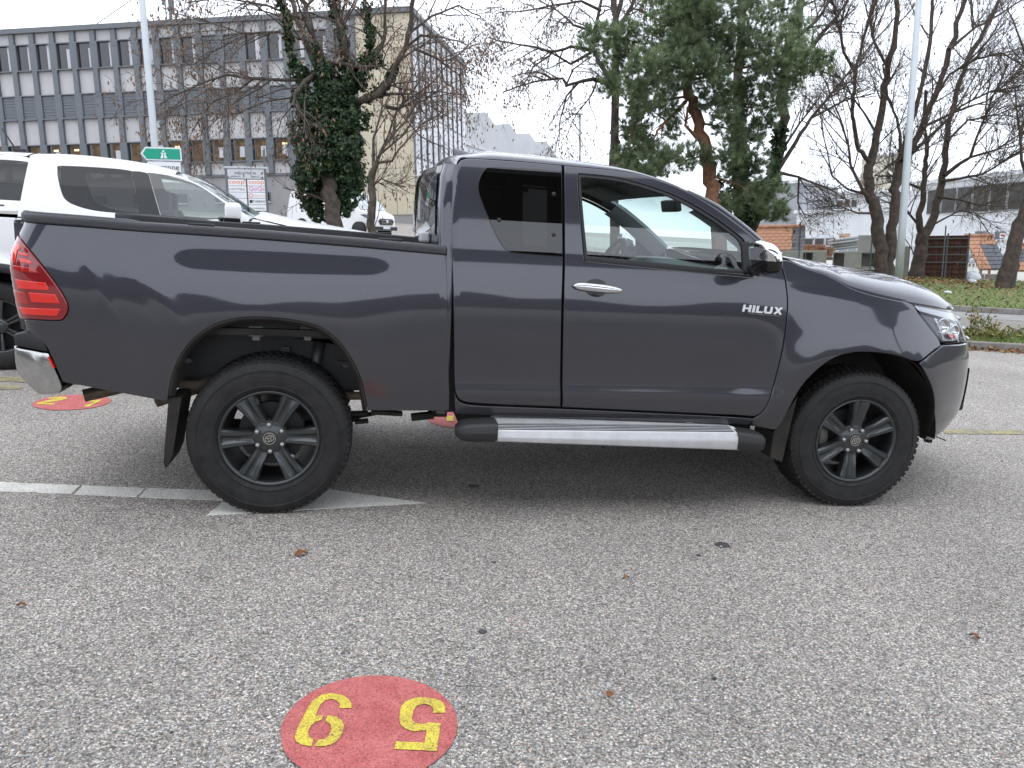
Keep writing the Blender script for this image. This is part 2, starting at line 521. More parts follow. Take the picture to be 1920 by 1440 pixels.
def mirror_part(o, parent, name=None, c=TYC):
    """the same part on the far side"""
    me = o.data; V = np.empty(len(me.vertices)*3, np.float32); me.vertices.foreach_get('co', V); V = V.reshape(-1, 3)
    V[:, 1] = 2*c-V[:, 1]
    F = [tuple(p.vertices)[::-1] for p in me.polygons]; mi = [p.material_index for p in me.polygons]; sm = [p.use_smooth for p in me.polygons]
    m2 = bpy.data.meshes.new(me.name); m2.from_pydata([tuple(v) for v in V], [], F)
    for m_ in me.materials: m2.materials.append(m_)
    m2.polygons.foreach_set('material_index', mi); m2.polygons.foreach_set('use_smooth', sm); m2.update()
    if me.has_custom_normals:
        NL = np.empty(len(me.loops)*3, np.float32); me.corner_normals.foreach_get('vector', NL); NL = NL.reshape(-1, 3); NL[:, 1] *= -1
        out = []
        for p in me.polygons:
            out += [tuple(NL[i]) for i in list(p.loop_indices)[::-1]]
        m2.normals_split_custom_set(out)
    else:
        m2.set_sharp_from_angle(angle=rad(35))
    ob = bpy.data.objects.new(name or o.name.split('.')[0], m2); COL.objects.link(ob); ob.parent = parent
    for ch in o.children: mirror_part(ch, ob, c=c)
    return ob

# ---- materials of the truck
def paint_mat(name, col, flake=0.72):
    m = mat(name, col, rough=0.40, metal=flake, coat=1.0, coat_r=0.05)
    n = m.node_tree; b = n.nodes['Principled BSDF']; b.inputs['Coat IOR'].default_value = 1.66
    t = n.nodes.new('ShaderNodeTexCoord'); x = n.nodes.new('ShaderNodeTexNoise'); x.inputs['Scale'].default_value = 420; x.inputs['Detail'].default_value = 1
    r = n.nodes.new('ShaderNodeValToRGB'); r.color_ramp.elements[0].position = 0.3; r.color_ramp.elements[1].position = 0.75
    r.color_ramp.elements[0].color = (*[c*0.8 for c in col], 1); r.color_ramp.elements[1].color = (*[c*1.3 for c in col], 1)
    n.links.new(t.outputs['Object'], x.inputs['Vector']); n.links.new(x.outputs['Fac'], r.inputs[0])
    # road film low on the panels
    x2 = n.nodes.new('ShaderNodeTexNoise'); x2.inputs['Scale'].default_value = 3.5; x2.inputs['Detail'].default_value = 6
    n.links.new(t.outputs['Object'], x2.inputs['Vector'])
    sp = n.nodes.new('ShaderNodeSeparateXYZ'); n.links.new(t.outputs['Object'], sp.inputs[0])
    mr = n.nodes.new('ShaderNodeMapRange'); mr.inputs['From Min'].default_value = 1.0; mr.inputs['From Max'].default_value = 0.45
    mr.inputs['To Min'].default_value = 0.0; mr.inputs['To Max'].default_value = 0.30; n.links.new(sp.outputs['Z'], mr.inputs['Value'])
    mu = n.nodes.new('ShaderNodeMath'); mu.operation = 'MULTIPLY'; n.links.new(mr.outputs[0], mu.inputs[0]); n.links.new(x2.outputs['Fac'], mu.inputs[1])
    mx = n.nodes.new('ShaderNodeMixRGB'); mx.inputs[2].default_value = (0.075, 0.070, 0.066, 1)
    n.links.new(mu.outputs[0], mx.inputs[0]); n.links.new(r.outputs[0], mx.inputs[1]); n.links.new(mx.outputs[0], b.inputs['Base Color'])
    ma = n.nodes.new('ShaderNodeMath'); ma.operation = 'MULTIPLY_ADD'; ma.inputs[1].default_value = 0.35; ma.inputs[2].default_value = 0.05
    n.links.new(mu.outputs[0], ma.inputs[0]); n.links.new(ma.outputs[0], b.inputs['Coat Roughness'])
    return m
M_PAINT = paint_mat('grey_metallic_paint', (0.040, 0.0405, 0.052))
M_INNER = mat('dark_interior', (0.012, 0.012, 0.013), 0.8)
M_BLACK = mat('black_plastic', (0.017, 0.017, 0.018), 0.55, bump=0.15, bscale=400)
M_CAPP = mat('grained_black_plastic', (0.045, 0.046, 0.051), 0.62, var=0.25, vscale=250, bump=0.4, bscale=350)
M_GLOSSB = mat('gloss_black_trim', (0.008, 0.008, 0.009), 0.12)
M_RUBBER = mat('tyre_rubber', (0.0085, 0.0085, 0.0090), 0.68, var=0.35, vscale=14, bump=0.25, bscale=180, col2=(0.020, 0.019, 0.018))
M_RIM = mat('dark_grey_wheel', (0.060, 0.066, 0.068), 0.33, 0.6, coat=0.3)
M_RIMB = mat('wheel_barrel', (0.010, 0.010, 0.011), 0.5)
M_NUT = mat('wheel_nut_steel', (0.42, 0.41, 0.40), 0.3, 0.9)
M_CHROME = mat('chrome', (0.72, 0.72, 0.73), 0.06, 1.0)
M_CHROMED = mat('dull_chrome_bumper', (0.52, 0.52, 0.51), 0.16, 1.0, var=0.12, vscale=20)
M_SILVER = mat('bright_silver_letters', (0.80, 0.80, 0.80), 0.25, 0.25, emit=None)
M_ALU = mat('brushed_aluminium', (0.56, 0.56, 0.565), 0.40, 0.35, var=0.10, vscale=9)
M_RED = mat('red_lens', (0.42, 0.012, 0.010), 0.12, coat=1.0)
M_REDB = mat('bright_red_lens', (0.78, 0.022, 0.012), 0.10, coat=1.0)
M_REDD = mat('smoked_red_lens', (0.24, 0.010, 0.014), 0.08, coat=1.0)
M_UNDER = mat('underbody', (0.016, 0.015, 0.014), 0.75, var=0.5, vscale=6, col2=(0.035, 0.030, 0.024))
M_RUST = mat('exhaust_steel', (0.13, 0.10, 0.075), 0.5, 0.7, var=0.4, vscale=30)
M_GLASS = glass_mat('side_glass', (0.72, 0.80, 0.78), 1.52, boost=2.1)
M_GLASSD = glass_mat('privacy_glass', (0.03, 0.027, 0.028), 1.5, boost=1.6)
M_WSHIELD = glass_mat('windscreen_glass', (0.80, 0.90, 0.88), 1.5)
M_LENS = glass_mat('clear_lens', (0.88, 0.90, 0.92), 1.45)
M_DASH = mat('dashboard_plastic', (0.055, 0.058, 0.06), 0.55, var=0.1)
M_DASHL = mat('pale_dashboard_trim', (0.30, 0.31, 0.31), 0.4)
M_HEADL = mat('headlining', (0.33, 0.32, 0.30), 0.9)
M_SEAT = mat('seat_cloth', (0.022, 0.022, 0.024), 0.9, var=0.2, vscale=60)
M_MUD = mat('mudflap_rubber', (0.010, 0.010, 0.0095), 0.65, var=0.5, vscale=7, col2=(0.032, 0.026, 0.019))

truck = thing('pickup_truck', 'dark grey metallic extended-cab pickup truck parked across the white arrow', 'pickup truck')
TR = truck
both = []           # parts to repeat on the far side

# ---- outlines traced on the near side
ARCH_R = [(689, 770), (687.8, 764), (682, 729), (673, 700), (658.7, 670.8), (635, 638.7), (606, 615.4), (577, 605), (533, 597.9), (489.5, 594.4),
          (451.6, 595.6), (416.6, 602.3), (387.5, 615.4), (358, 638.7), (335, 670.8), (321.9, 705.8), (315.5, 740)]
ARCH_F = [(1734, 824), (1743, 804), (1750, 780.5), (1752.8, 757), (1748, 726), (1734, 698), (1720, 682), (1691.4, 668.4), (1656, 662), (1620.6, 659.6),
          (1590, 662), (1561.6, 672), (1538, 688.4), (1514, 711), (1493, 740)]
DOORLINE = [(1461, 489), (1471, 514), (1477, 554), (1476.5, 591), (1468.6, 651.5), (1455, 709.6), (1442, 754.5), (1429, 775), (1414, 782)]
GUTTER = [(868, 295.5), (900, 297), (960, 300.5), (1055, 309.5), (1120, 315), (1180, 321.5), (1240, 337.5), (1290, 358), (1340, 388), (1390, 425), (1425, 455), (1461, 489)]
HOODLINE = [(1479, 487), (1505.6, 500), (1532, 509), (1544, 512), (1571, 525), (1595, 540), (1624, 550), (1664, 559.5), (1711, 568)]
HLTOP = [(1711, 568), (1743, 573), (1769, 578), (1786, 584)]

bed_rear = [(117.7, 716.7), (100, 678), (84, 641), (52, 626)]
bedpoly = H((42, 414), (150, 424), (260, 433), (400, 441.8), (500, 448.8), (700, 464.8), (836, 477), (838.5, 520), (840.5, 600), (842, 700), (843, 770.5),
            *ARCH_R, (314.6, 753), *bed_rear, (45, 600), (54, 598), (112, 602), (121, 597.5), (129, 581), (126, 566), (114.6, 545), (86, 506), (57, 469), (36.8, 442), (35, 430))
bed = skin('bed_side', bedpoly, M_PAINT, TR, gap=0.001); both.append(bed)

tl = [(36.5, 443), (57, 469.5), (86, 506.5), (114.6, 545.5), (126, 566.5), (128.6, 581), (120.5, 597), (112, 601.5), (54, 597.5)]
xrr = lambda z: float(np.interp(z, REAR_Z, REAR_X))
tlp = H(*tl)+[('w')]*0
tlz = [0.905, 0.95, 1.0, 1.05, 1.1, 1.15, 1.2, 1.25, 1.272]
tlp = H(*tl[::1])
tlp = tlp+[(xrr(z)+0.004, z) for z in tlz]
light = skin('tail_light', tlp, M_REDD, TR, off=-0.006, gap=0.0015, depth=0.05, step=0.015); both.append(light)
def lens(pix, m, off):
    o = skin('lens_segment', H(*pix), m, light, off=off, gap=0.0, edge=0.002, depth=0.006, step=0.012, back=False, rounded=False); return o
lens([(24, 462), (36, 458), (40, 466), (34, 469), (30, 492), (24, 492)], M_REDB, -0.009)
lens([(34, 472), (52, 476), (54, 481), (36, 477)], M_REDB, -0.009)
lens([(36, 483), (58, 488), (62, 495), (38, 491)], M_REDB, -0.009)
lens([(26, 497), (62, 502), (74, 512), (44, 510), (27, 505)], M_RED, -0.009)
lens([(30, 523), (86, 530), (94, 544), (34, 540)], M_REDB, -0.009)
lens([(55, 548), (104, 552), (114, 569), (60, 566)], M_REDB, -0.009)
lens([(36, 575), (114, 579), (108, 592), (44, 588)], M_REDB, -0.009)
lens([(27, 544), (47, 548), (56, 570), (31, 566)], M_RED, -0.009)

# bed rail cap: grained plastic moulding along the top of the side
def rail_cap():
    lo = [(42, 413.5), (150, 423.5), (260, 433), (400, 441.5), (500, 448.5), (700, 464.5), (836, 477)]
    b = MB(); rows = []
    L = H(*lo)
    L = [(xrr(1.33)+0.012, L[0][1]+0.004)]+L[0:]
    L = resample(L, 0.05, closed=False)
    prof = [(-0.004, -0.002), (-0.0105, 0.004), (-0.011, 0.022), (-0.0085, 0.030), (-0.001, 0.0365), (0.012, 0.0385), (0.085, 0.0395), (0.093, 0.034), (0.095, 0.0), (0.08, -0.09)]
    for k, (x, z) in enumerate(L):
        y = float(S(x, z)); e = 0.0
        s = 1.0
        if k == 0: s = 0.75
        rows.append([(x, y+p[0], z+p[1]*s) for p in prof])
    b.grid(rows)
    b.add(rows[-1], [tuple(range(len(prof)))]); b.add(rows[0], [tuple(range(len(prof)-1, -1, -1))])
    o = b.build('rail_cap', M_CAPP, TR, angle=40, fix=True)
    # a low second strip over the rear half and the inner hook rail
    b = MB(); rows = []
    R2 = [p for p in L if p[0] < -0.52]
    for k, (x, z) in enumerate(R2):
        y = float(S(x, z)); h = 0.0075 if 0 < k < len(R2)-1 else 0.002
        rows.append([(x, y+q, z+0.0385+w*h/0.0075) for q, w in ((0.012, 0), (0.018, 0.006), (0.06, 0.0075), (0.07, 0.0))])
    b.grid(rows); b.build('rail_strip', M_CAPP, o, angle=40)
    for x0 in (-0.30, 0.55):
        b = MB(); b.bevbox((x0, 0.09, float(np.interp(x0, [p[0] for p in L], [p[1] for p in L]))+0.043), (0.11, 0.03, 0.012), 0.004); b.build('rail_hook', M_BLACK, o)
    return o
cap = rail_cap(); both.append(cap)

# ---- cab side
reardoor = H((1054.5, 309.5), (1000, 304), (930, 298.8), (884, 296), (868, 297), (858, 305), (850.5, 332), (847, 380), (846, 440), (847, 480), (849, 560), (850.5, 640), (851, 728), (858, 749), (876, 757),
             (960, 760), (1051.8, 763.5), (1052.5, 640), (1054, 560), (1056.5, 482), (1055.5, 400))
QGLASS = [(1053, 320.7), (980, 315), (917.5, 311.6), (907, 317), (897.5, 335.6), (895.7, 351.7), (899.5, 371), (917.5, 415.8), (938, 457), (949.6, 470), (963, 475.0), (1054.8, 481.5), (1054, 400)]
qh = [(1046, 326), (980, 321), (922, 318), (913, 322), (904, 338), (902, 352), (905, 369), (923, 413), (943, 453), (953, 464), (965, 469), (1048, 475), (1047, 400)]
rdoor = skin('rear_door', reardoor, M_PAINT, TR, holes=[H(*qh)], gap=0.0028); both.append(rdoor)
qg = skin('quarter_window', H(*QGLASS), M_GLASSD, rdoor, off=-0.0035, gap=0.0005, edge=0.002, depth=0.003, back=False)
b = MB()
for (px, py) in ((935.5, 412.5), (1038, 440), (1038, 364)):
    x, z = hit(px, py); y = float(S(x, z))-0.006
    b.lathe([(0.0, -0.004), (0.0095, -0.003), (0.011, 0.003)], 14, 'Y', (x, y, z))
b.build('window_button', M_BLACK, rdoor, smooth=True)

frontdoor = H((1057, 309.8), *GUTTER[4:11], *[(1459, 487)], *DOORLINE[1:], (1404, 781), (1250, 773), (1053.8, 764), (1054.5, 640), (1056, 560), (1058.5, 482), (1057.5, 400))
WINF = [(1086, 326.5), (1120, 329), (1165, 334.5), (1240, 356), (1290, 378), (1340, 408), (1375, 434), (1402, 456), (1405, 515), (1330, 509), (1200, 496), (1096.5, 486.5), (1090, 420), (1083.5, 340)]
fdoor = skin('front_door', frontdoor, M_PAINT, TR, holes=[H(*WINF)], gap=0.0028); both.append(fdoor)
# black channel round the front window, then the pane
inn = [(1090, 333), (1120, 335), (1165, 340.5), (1238, 362), (1287, 384), (1335, 413), (1369, 438), (1391, 456), (1394, 507.5), (1330, 502), (1200, 489), (1102.5, 480), (1096, 420), (1089, 340)]
skin('window_channel', H(*WINF), M_BLACK, fdoor, holes=[H(*inn)], gap=0.0008, edge=0.003, depth=0.02, off=0.004, back=False)
pane = skin('window_pane', H(*inn), M_GLASS, fdoor, off=0.009, gap=-0.004, edge=0.001, depth=0.003, back=False)
b = MB(); rows = []
for py in np.linspace(312, 764, 24):
    x, z = hit(1056, py); rows.append([(x+dx, float(S(x, z))+dy, z) for dx, dy in ((-0.055, 0.12), (-0.05, 0.047), (0.05, 0.047), (0.055, 0.12))])
b.grid(rows); both.append(b.build('door_pillar', M_INNER, TR))
# belt strip with its bright lower line
def strip_on(pix, name, m, par, w, proud, dz=0.0):
    L = resample(H(*pix), 0.03, closed=False); rows = []
    for (x, z) in L:
        y = float(S(x, z)); rows.append([(x, y+0.004, z-w/2+dz), (x, y-proud, z-w/2+dz+0.001), (x, y-proud, z+w/2+dz-0.001), (x, y+0.004, z+w/2+dz)])
    b = MB(); b.grid(rows); b.add(rows[0], [(0, 1, 2, 3)]); b.add(rows[-1], [(3, 2, 1, 0)])
    return b.build(name, m, par, fix=True)
strip_on([(1096, 487), (1200, 497.5), (1330, 511), (1410, 519)], 'belt_strip', M_BLACK, fdoor, 0.014, 0.004)
strip_on([(1098, 490.5), (1200, 501), (1330, 514), (1414, 521.5)], 'belt_line', M_CHROMED, fdoor, 0.0035, 0.004)
# handle with bowl
def handle():
    x0, z0 = hit(1071.5, 537.5); x1, z1 = hit(1165, 547); cx, cz = hit(1120, 540)
    sl = math.atan2(z1-z0, x1-x0); y = float(S(cx, cz)); L = math.hypot(x1-x0, z1-z0)
    R = Matrix.Rotation(-sl, 3, 'Y')
    b = MB(); rows = []
    for s in np.linspace(-1, 1, 21):
        e = (1-abs(s)**3.5)**0.5 if abs(s) < 1 else 0.0
        h = 0.0215*e*(1.0 if s < 0.2 else 1.0-0.25*(s-0.2)); d = 0.021*e
        row = []
        for t in np.linspace(0, 2*math.pi, 13)[:-1]:
            p = Vector((s*L/2, -0.016-d*math.sin(t)*(0.9 if math.sin(t) > 0 else 0.5), h*math.cos(t)))
            row.append(tuple(R @ p+Vector((cx, y, cz))))
        rows.append(row+[row[0]])
    b.grid(rows); h = b.build('door_handle', M_CHROME, fdoor, smooth=True, fix=True)
    b = MB(); rows = []          # dark bowl behind
    for r in (1.0, 0.92, 0.6, 0.0):
        row = []
        for t in np.linspace(0, 2*math.pi, 29):
            q = R @ Vector((0.060*math.cos(t)*r-0.006, 0, 0.044*math.sin(t)*r))
            x, z = cx+q.x, cz+q.z; row.append((x, float(S(x, z))-0.0022-0.002*(1-r), z))
        rows.append(row)
    b.grid(rows); b.build('handle_bowl', M_GLOSSB, h, smooth=True)
    return h
handle()
# rocker below the doors
sill = H((851.5, 735), (858.5, 752), (876, 760), (960, 763), (1052, 766.5), (1250, 775.5), (1404, 784), (1414, 785), (1404, 797.5), (1250, 791), (1052, 784.5), (868, 778), (855, 776), (852, 765))
rk = skin('rocker_panel', sill, M_PAINT, TR, gap=0.0012); both.append(rk)

# front wing, head light, bumper corner
wing = H((1461.5, 488), *HOODLINE, (1719, 583), (1743, 614.6), (1762, 638), (1764.5, 648.5), (1742, 664), (1722, 681), *ARCH_F[7:], (1477, 772), (1462, 800), (1453, 807), (1407, 798), (1411, 785), *DOORLINE[::-1][1:])
fw = skin('front_wing', wing, M_PAINT, TR, gap=0.0022); both.append(fw)
nx = lambda z, k: 3.0+(float(np.interp(z, NOSE_Z, NOSE_X))-3.0)*k
NK = 0.955
bc = H((1765, 650), (1768, 647), (1790, 646.5))+[(nx(z, NK), z) for z in (0.885, 0.84, 0.78, 0.70, 0.62, 0.55, 0.47, 0.40, 0.345, 0.305)]+H((1760, 821), (1743, 824.5), *ARCH_F[0:6], (1724, 681.5), (1743, 666))
fb = skin('bumper_corner', bc, M_PAINT, TR, gap=0.002); both.append(fb)
hl = H((1712.5, 570.5), (1743, 575.5), (1769, 580.5))+[(nx(z, NK), z) for z in (1.07, 1.03, 0.98, 0.94, 0.905)]+H((1790, 643.5), (1775, 645), (1767, 643), (1763, 636), (1744, 613), (1720, 582))
hlo = skin('headlight', hl, M_LENS, TR, gap=0.0015, edge=0.003, depth=0.04, back=False); both.append(hlo)
hb = skin('headlight_housing', hl, M_GLOSSB, hlo, gap=0.003, edge=0.002, depth=0.05, off=0.035, back=False)
def hl_bits():
    for (px, py, r) in ((1772, 612, 0.040), (1793, 622, 0.034)):
        b = MB(); x, z = hit(px, py); y = float(S(x, z))+0.022
        b.lathe([(0, 0.012), (r*0.5, 0.006), (r*0.85, -0.002), (r, -0.012), (r*1.08, -0.008), (r*1.05, 0.01)], 20, 'Y', (x, y, z))
        b.build('reflector', M_CHROME, hlo, smooth=True)
    k = dict(gap=0, edge=0.002, depth=0.012, step=0.012, back=False)
    skin('lamp_bezel', H((1757, 597), (1783, 603), (1800, 612), (1806, 632), (1798, 641), (1776, 641), (1770, 622)), mat('lamp_silver', (0.55, 0.56, 0.58), 0.25, 0.6), hlo, off=0.030, **k)
    skin('signal_lens', H((1779, 626), (1795, 628), (1795, 636), (1783, 634)), mat('signal_red', (0.5, 0.03, 0.02), 0.2), hlo, off=0.008, **k)
    skin('light_strip', H((1717, 574), (1745, 578.5), (1772, 585), (1794, 593), (1801, 606), (1775, 597), (1745, 589), (1724, 583)), mat('lamp_white', (0.50, 0.52, 0.55), 0.25), hlo, off=0.012, **k)
hl_bits()

# ---- front face: loft across the nose between the two corners
def xn_at(y, z):
    """x of the nose outline at plan position y (0..TYC)"""
    w = min(max((y-float(S(2.95, z))) / TYC, 0.0), 1.0)
    u = (1-(1-w)**2.2)**(1/2.6)
    return 3.0+(float(np.interp(z, NOSE_Z, NOSE_X))-3.0)*u
def front_face():
    b = MB(); zs = np.linspace(0.30, 0.885, 14); rows = []
    for z in zs:
        x0 = nx(z, NK)-0.004; y0 = float(S(x0, z)); row = []
        for s in np.linspace(0, 1, 21):
            y = y0+(2*TYC-2*y0)*s; yy = min(y, 2*TYC-y); row.append((xn_at(yy, z), y, z))
        rows.append(row)
    b.grid(rows); b.build('front_bumper', M_PAINT, TR, smooth=True, fix=True)
    b = MB(); rows = []
    for z in np.linspace(0.885, 1.075, 8):
        x0 = nx(z, NK); y0 = float(S(x0, z)); rows.append([(xn_at(min(y, 2*TYC-y), z)-0.012, y, z) for y in np.linspace(y0, 2*TYC-y0, 21)])
    b.grid(rows); b.build('grille', M_GLOSSB, TR, smooth=True)
    for z in (0.90, 0.96, 1.02, 1.075):
        b = MB(); pts = [(xn_at(min(y, 2*TYC-y), z)+0.002, y, z) for y in np.linspace(0.42, 2*TYC-0.42, 15)]
        b.tube(pts, 0.012, 6); b.build('grille_bar', M_CHROMED, TR, smooth=True)
    for sgn in (0, 1):         # fog lamp surrounds laid on the nose curve
        b = MB(); rows = []
        for z in np.linspace(0.50, 0.72, 6):
            rows.append([(xn_at(y, z)+0.004, y if sgn == 0 else 2*TYC-y, z) for y in np.linspace(0.40, 0.62, 6)])
        b.grid(rows); b.build('fog_lamp_bezel', M_BLACK, TR, smooth=True)
    b = MB(); b.bevbox((xn_at(0.9, 0.5)-0.02, TYC, 0.50), (0.07, 0.7, 0.16), 0.02); b.build('lower_intake', M_BLACK, TR)
    b = MB(); b.bevbox((xn_at(0.9, 0.62)+0.004, TYC, 0.66), (0.012, 0.52, 0.11), 0.003); b.build('number_plate', mat('plate_white', (0.75, 0.75, 0.72), 0.4), TR)
    # tow eye under the corner
    b = MB()
    x, z = hit(1752, 824); y = float(S(x, z))+0.06
    b.bevbox((x, y, z-0.012), (0.04, 0.05, 0.05), 0.01)
    b.build('tow_eye', M_UNDER, TR)
front_face()

# ---- hood: loft from wing edge over the crown to the other wing
def hood():
    E = H(*HOODLINE, *HLTOP[1:]); E = resample(chaikin(E, 2, False), 0.03, closed=False)
    E = [(x, z) for x, z in E]
    b = MB(); rows = []
    xs = [e[0] for e in E]; x_end = xs[-1]
    ss_ = np.concatenate([np.linspace(0, 0.5, 24)**1.5/0.5**0.5, ]); ss_ = np.concatenate([ss_, 1-ss_[::-1][1:]])
    for (x, z) in E:
        y0 = float(S(x, z))+0.005
        t = (x-xs[0])/(x_end-xs[0])
        h = 0.018+0.125*ss(t, 0.0, 0.40)-0.055*ss(t, 0.65, 1.0)
        row = []
        for s in ss_:
            w = abs(2*s-1); k = (1-w**2.8)**(1/2.0)
            y = y0+(2*TYC-2*y0)*s
            bul = 0.165*(1-w**2.2)*ss(t, 0.25, 1.0)
            row.append((x+bul-0.0*k, y, z+0.002+h*k-0.045*(1-w**2)*ss(t, 0.85, 1.0)))
        rows.append(row)
    # lip turned down to the shut line and a front edge turned under
    b.grid(rows)
    last = rows[-1]; b.grid([last, [(p[0]-0.006, p[1], p[2]-0.03) for p in last]])
    b.grid([[(r[0][0], r[0][1]+0.004, r[0][2]-0.03) for r in rows], [r[0] for r in rows]])
    o = b.build('hood', M_PAINT, TR, smooth=True, angle=50, fix=True)
    # cowl and wiper box behind the hood
    b = MB(); x, z = E[0]
    b.bevbox((x+0.08, TYC, z-0.10), (0.30, 1.36, 0.04), 0.01)
    b.build('cowl', M_BLACK, TR)
    b = MB()         # chrome corner of the grille top beside the lamp
    x, z = nx(1.055, 0.93), 1.055
    b.bevbox((x-0.01, float(S(x, z))+0.02, z+0.004), (0.05, 0.10, 0.035), 0.012, Matrix.Rotation(rad(52), 3, 'Z'))
    b.build('grille_corner', M_CHROME, TR, smooth=True)
hood()

# ---- roof, pillars, windscreen, back of the cab
def roof():
    G = H(*GUTTER); G = resample(chaikin(G, 2, False), 0.03, closed=False)
    xf = 2.06
    ws = np.linspace(0, 1, 41)
    b = MB(); rows = []
    for (x, z) in [g for g in G if g[0] <= xf]:
        y0 = float(S(x, z))+0.004; t = ss(x, 0.86, 1.05); rows.append([])
        h = 0.030+0.040*t-0.040*ss(x, 1.25, 2.06)
        for s in ws:
            s2 = 0.5-0.5*math.cos(math.pi*s) if True else s
            w = abs(2*s2-1); k = (1-w**2.6)**(1/1.9)
            rows[-1].append((x+0.05*(1-w**2)*ss(x, 1.5, 2.06)-0.045*(1-w**2)*(1-ss(x, 0.86, 1.1)), y0+(2*TYC-2*y0)*s2, z+h*k))
    # rounded rear edge: turn down to the back panel
    f = rows[0]; pre = []
    for dx, dz in ((-0.030, -0.045), (-0.024, -0.022), (-0.012, -0.006)):
        pre.append([(p[0]+dx, p[1]+(0.012 if i == 0 else 0), p[2]+dz) for i, p in enumerate(f)])
    rows = pre+rows
    b.grid(rows)
    o = b.build('roof', M_PAINT, TR, smooth=True, fix=True)
    b = MB(); b.grid([[(p[0], p[1]+(0.02 if p[1] < TYC else -0.02), p[2]-0.03) for p in r[2:-2]] for r in rows[5:]])
    b.build('headlining', M_HEADL, o, smooth=True)
    # A pillars
    P = [g for g in G if g[0] >= xf-0.03]
    b = MB(); rows2 = []
    for k_, (x, z) in enumerate(P):
        y0 = float(S(x, z)); row = []; kz = 0.35+0.65*min(1.0, k_/9)
        for dy, dz in ((0.0035, -0.004), (0.0045, 0.010), (0.012, 0.021), (0.030, 0.028), (0.055, 0.024), (0.075, 0.0), (0.05, -0.04)):
            row.append((x+0.5*dz, y0+dy, z+(dz*kz if dz > 0 else dz)))
        rows2.append(row)
    b.grid(rows2); a = b.build('windscreen_pillar', M_PAINT, TR, smooth=True, fix=True); both.append(a)
    b = MB(); b.grid([[(r[5][0], r[5][1]+0.002, r[5][2]-0.004), (r[6][0]-0.02, r[6][1]+0.0, r[6][2]-0.01), (r[6][0]-0.05, r[6][1]-0.02, r[6][2]-0.02)] for r in rows2[5:]])
    both.append(b.build('pillar_trim', M_DASHL, TR, smooth=True))
    # windscreen
    b = MB(); rows3 = []
    for (x, z) in P:
        y0 = float(S(x, z))+0.05; row = []
        for s in np.linspace(0, 1, 21):
            w = abs(2*s-1); row.append((x+0.012+0.14*(1-w**2)*ss(x, 2.0, 2.25)+0.05*(1-w**2), y0+(2*TYC-2*y0)*s, z+0.010+0.014*ss(x, 2.05, 2.3)))
        rows3.append(row)
    b.grid(rows3); b.build('windscreen', M_WSHIELD, TR, smooth=True)
    # front header rail between roof and glass
    # rear corner of the cab and its back panel
    zs = np.concatenate([np.linspace(0.50, 1.25, 6), np.linspace(1.30, 1.70, 14)])
    edge = H((846, 480), (845, 440), (846, 380), (849.5, 332), (857, 305)); ez = [e[1] for e in edge]; exx = [e[0] for e in edge]
    def ex(z): return float(np.interp(z, [0.4]+ez, [exx[0]-0.004]+exx))
    b = MB(); rows4 = []; corner = []
    for z in zs:
        x = ex(z); y0 = float(S(x, z)); row = [(x+0.012, y0+0.012, z), (x+0.002, y0+0.0015, z)]
        R = 0.05
        for t in np.linspace(0, 90, 7):
            row.append((x-0.008-R*math.sin(rad(t)), y0+R*(1-math.cos(rad(t))), z))
        corner.append(row[-1]); row.append((row[-1][0], row[-1][1]+0.05, z)); rows4.append(row)
    b.grid(rows4); both.append(b.build('cab_corner', M_PAINT, TR, smooth=True, fix=True))
    b = MB(); rows5 = []
    for c, z in zip(corner, zs):
        y0 = c[1]+0.05; rows5.append([(c[0]-0.055*(1-abs(2*s-1)**2.2), y0+(2*TYC-2*y0)*s, z) for s in np.linspace(0, 1, 17)])
    b.grid(rows5); b.build('cab_back', M_PAINT, TR, smooth=True, fix=True)
    b = MB(); rows6 = []
    for r, z in zip(rows5, zs):
        if 1.355 < z < 1.70: rows6.append([(p[0]-0.010, p[1], p[2]) for p in r[0:17]])
    b.grid(rows6); b.build('rear_window', glass_mat('rear_glass', (0.05, 0.05, 0.05), 1.5, boost=1.3), TR, smooth=True)
    b = MB(); p = rows5[8][2]; b.bevbox((p[0]-0.02, p[1]+0.02, 1.345), (0.05, 0.14, 0.05), 0.01); b.build('bulkhead_trim', M_ALU, TR)
    # black fill of the slot between cab and bed
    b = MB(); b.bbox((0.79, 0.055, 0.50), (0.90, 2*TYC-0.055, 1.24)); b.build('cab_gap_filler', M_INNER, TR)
    # aerial fin at the back of the roof
    q = aty(872, 284, 0.62); b = MB(); rows7 = []
    for s in np.linspace(0, 1, 9):
        h = 0.040*(1-s)**0.8; w = 0.020*(1-s*0.3)
        rows7.append([(q[0]-0.06+0.16*s+(-0.012 if False else 0), 0.62+w*a_, q[2]-0.025+(0.0 if abs(a_) == 1 else h*(1 if a_ == 0 else 0.75))) for a_ in (-1, -0.5, 0, 0.5, 1)])
    b.grid(rows7); b.add(rows7[0], [(0, 1, 2, 3, 4)]); b.build('roof_aerial', M_PAINT, TR, smooth=True, fix=True)
roof()

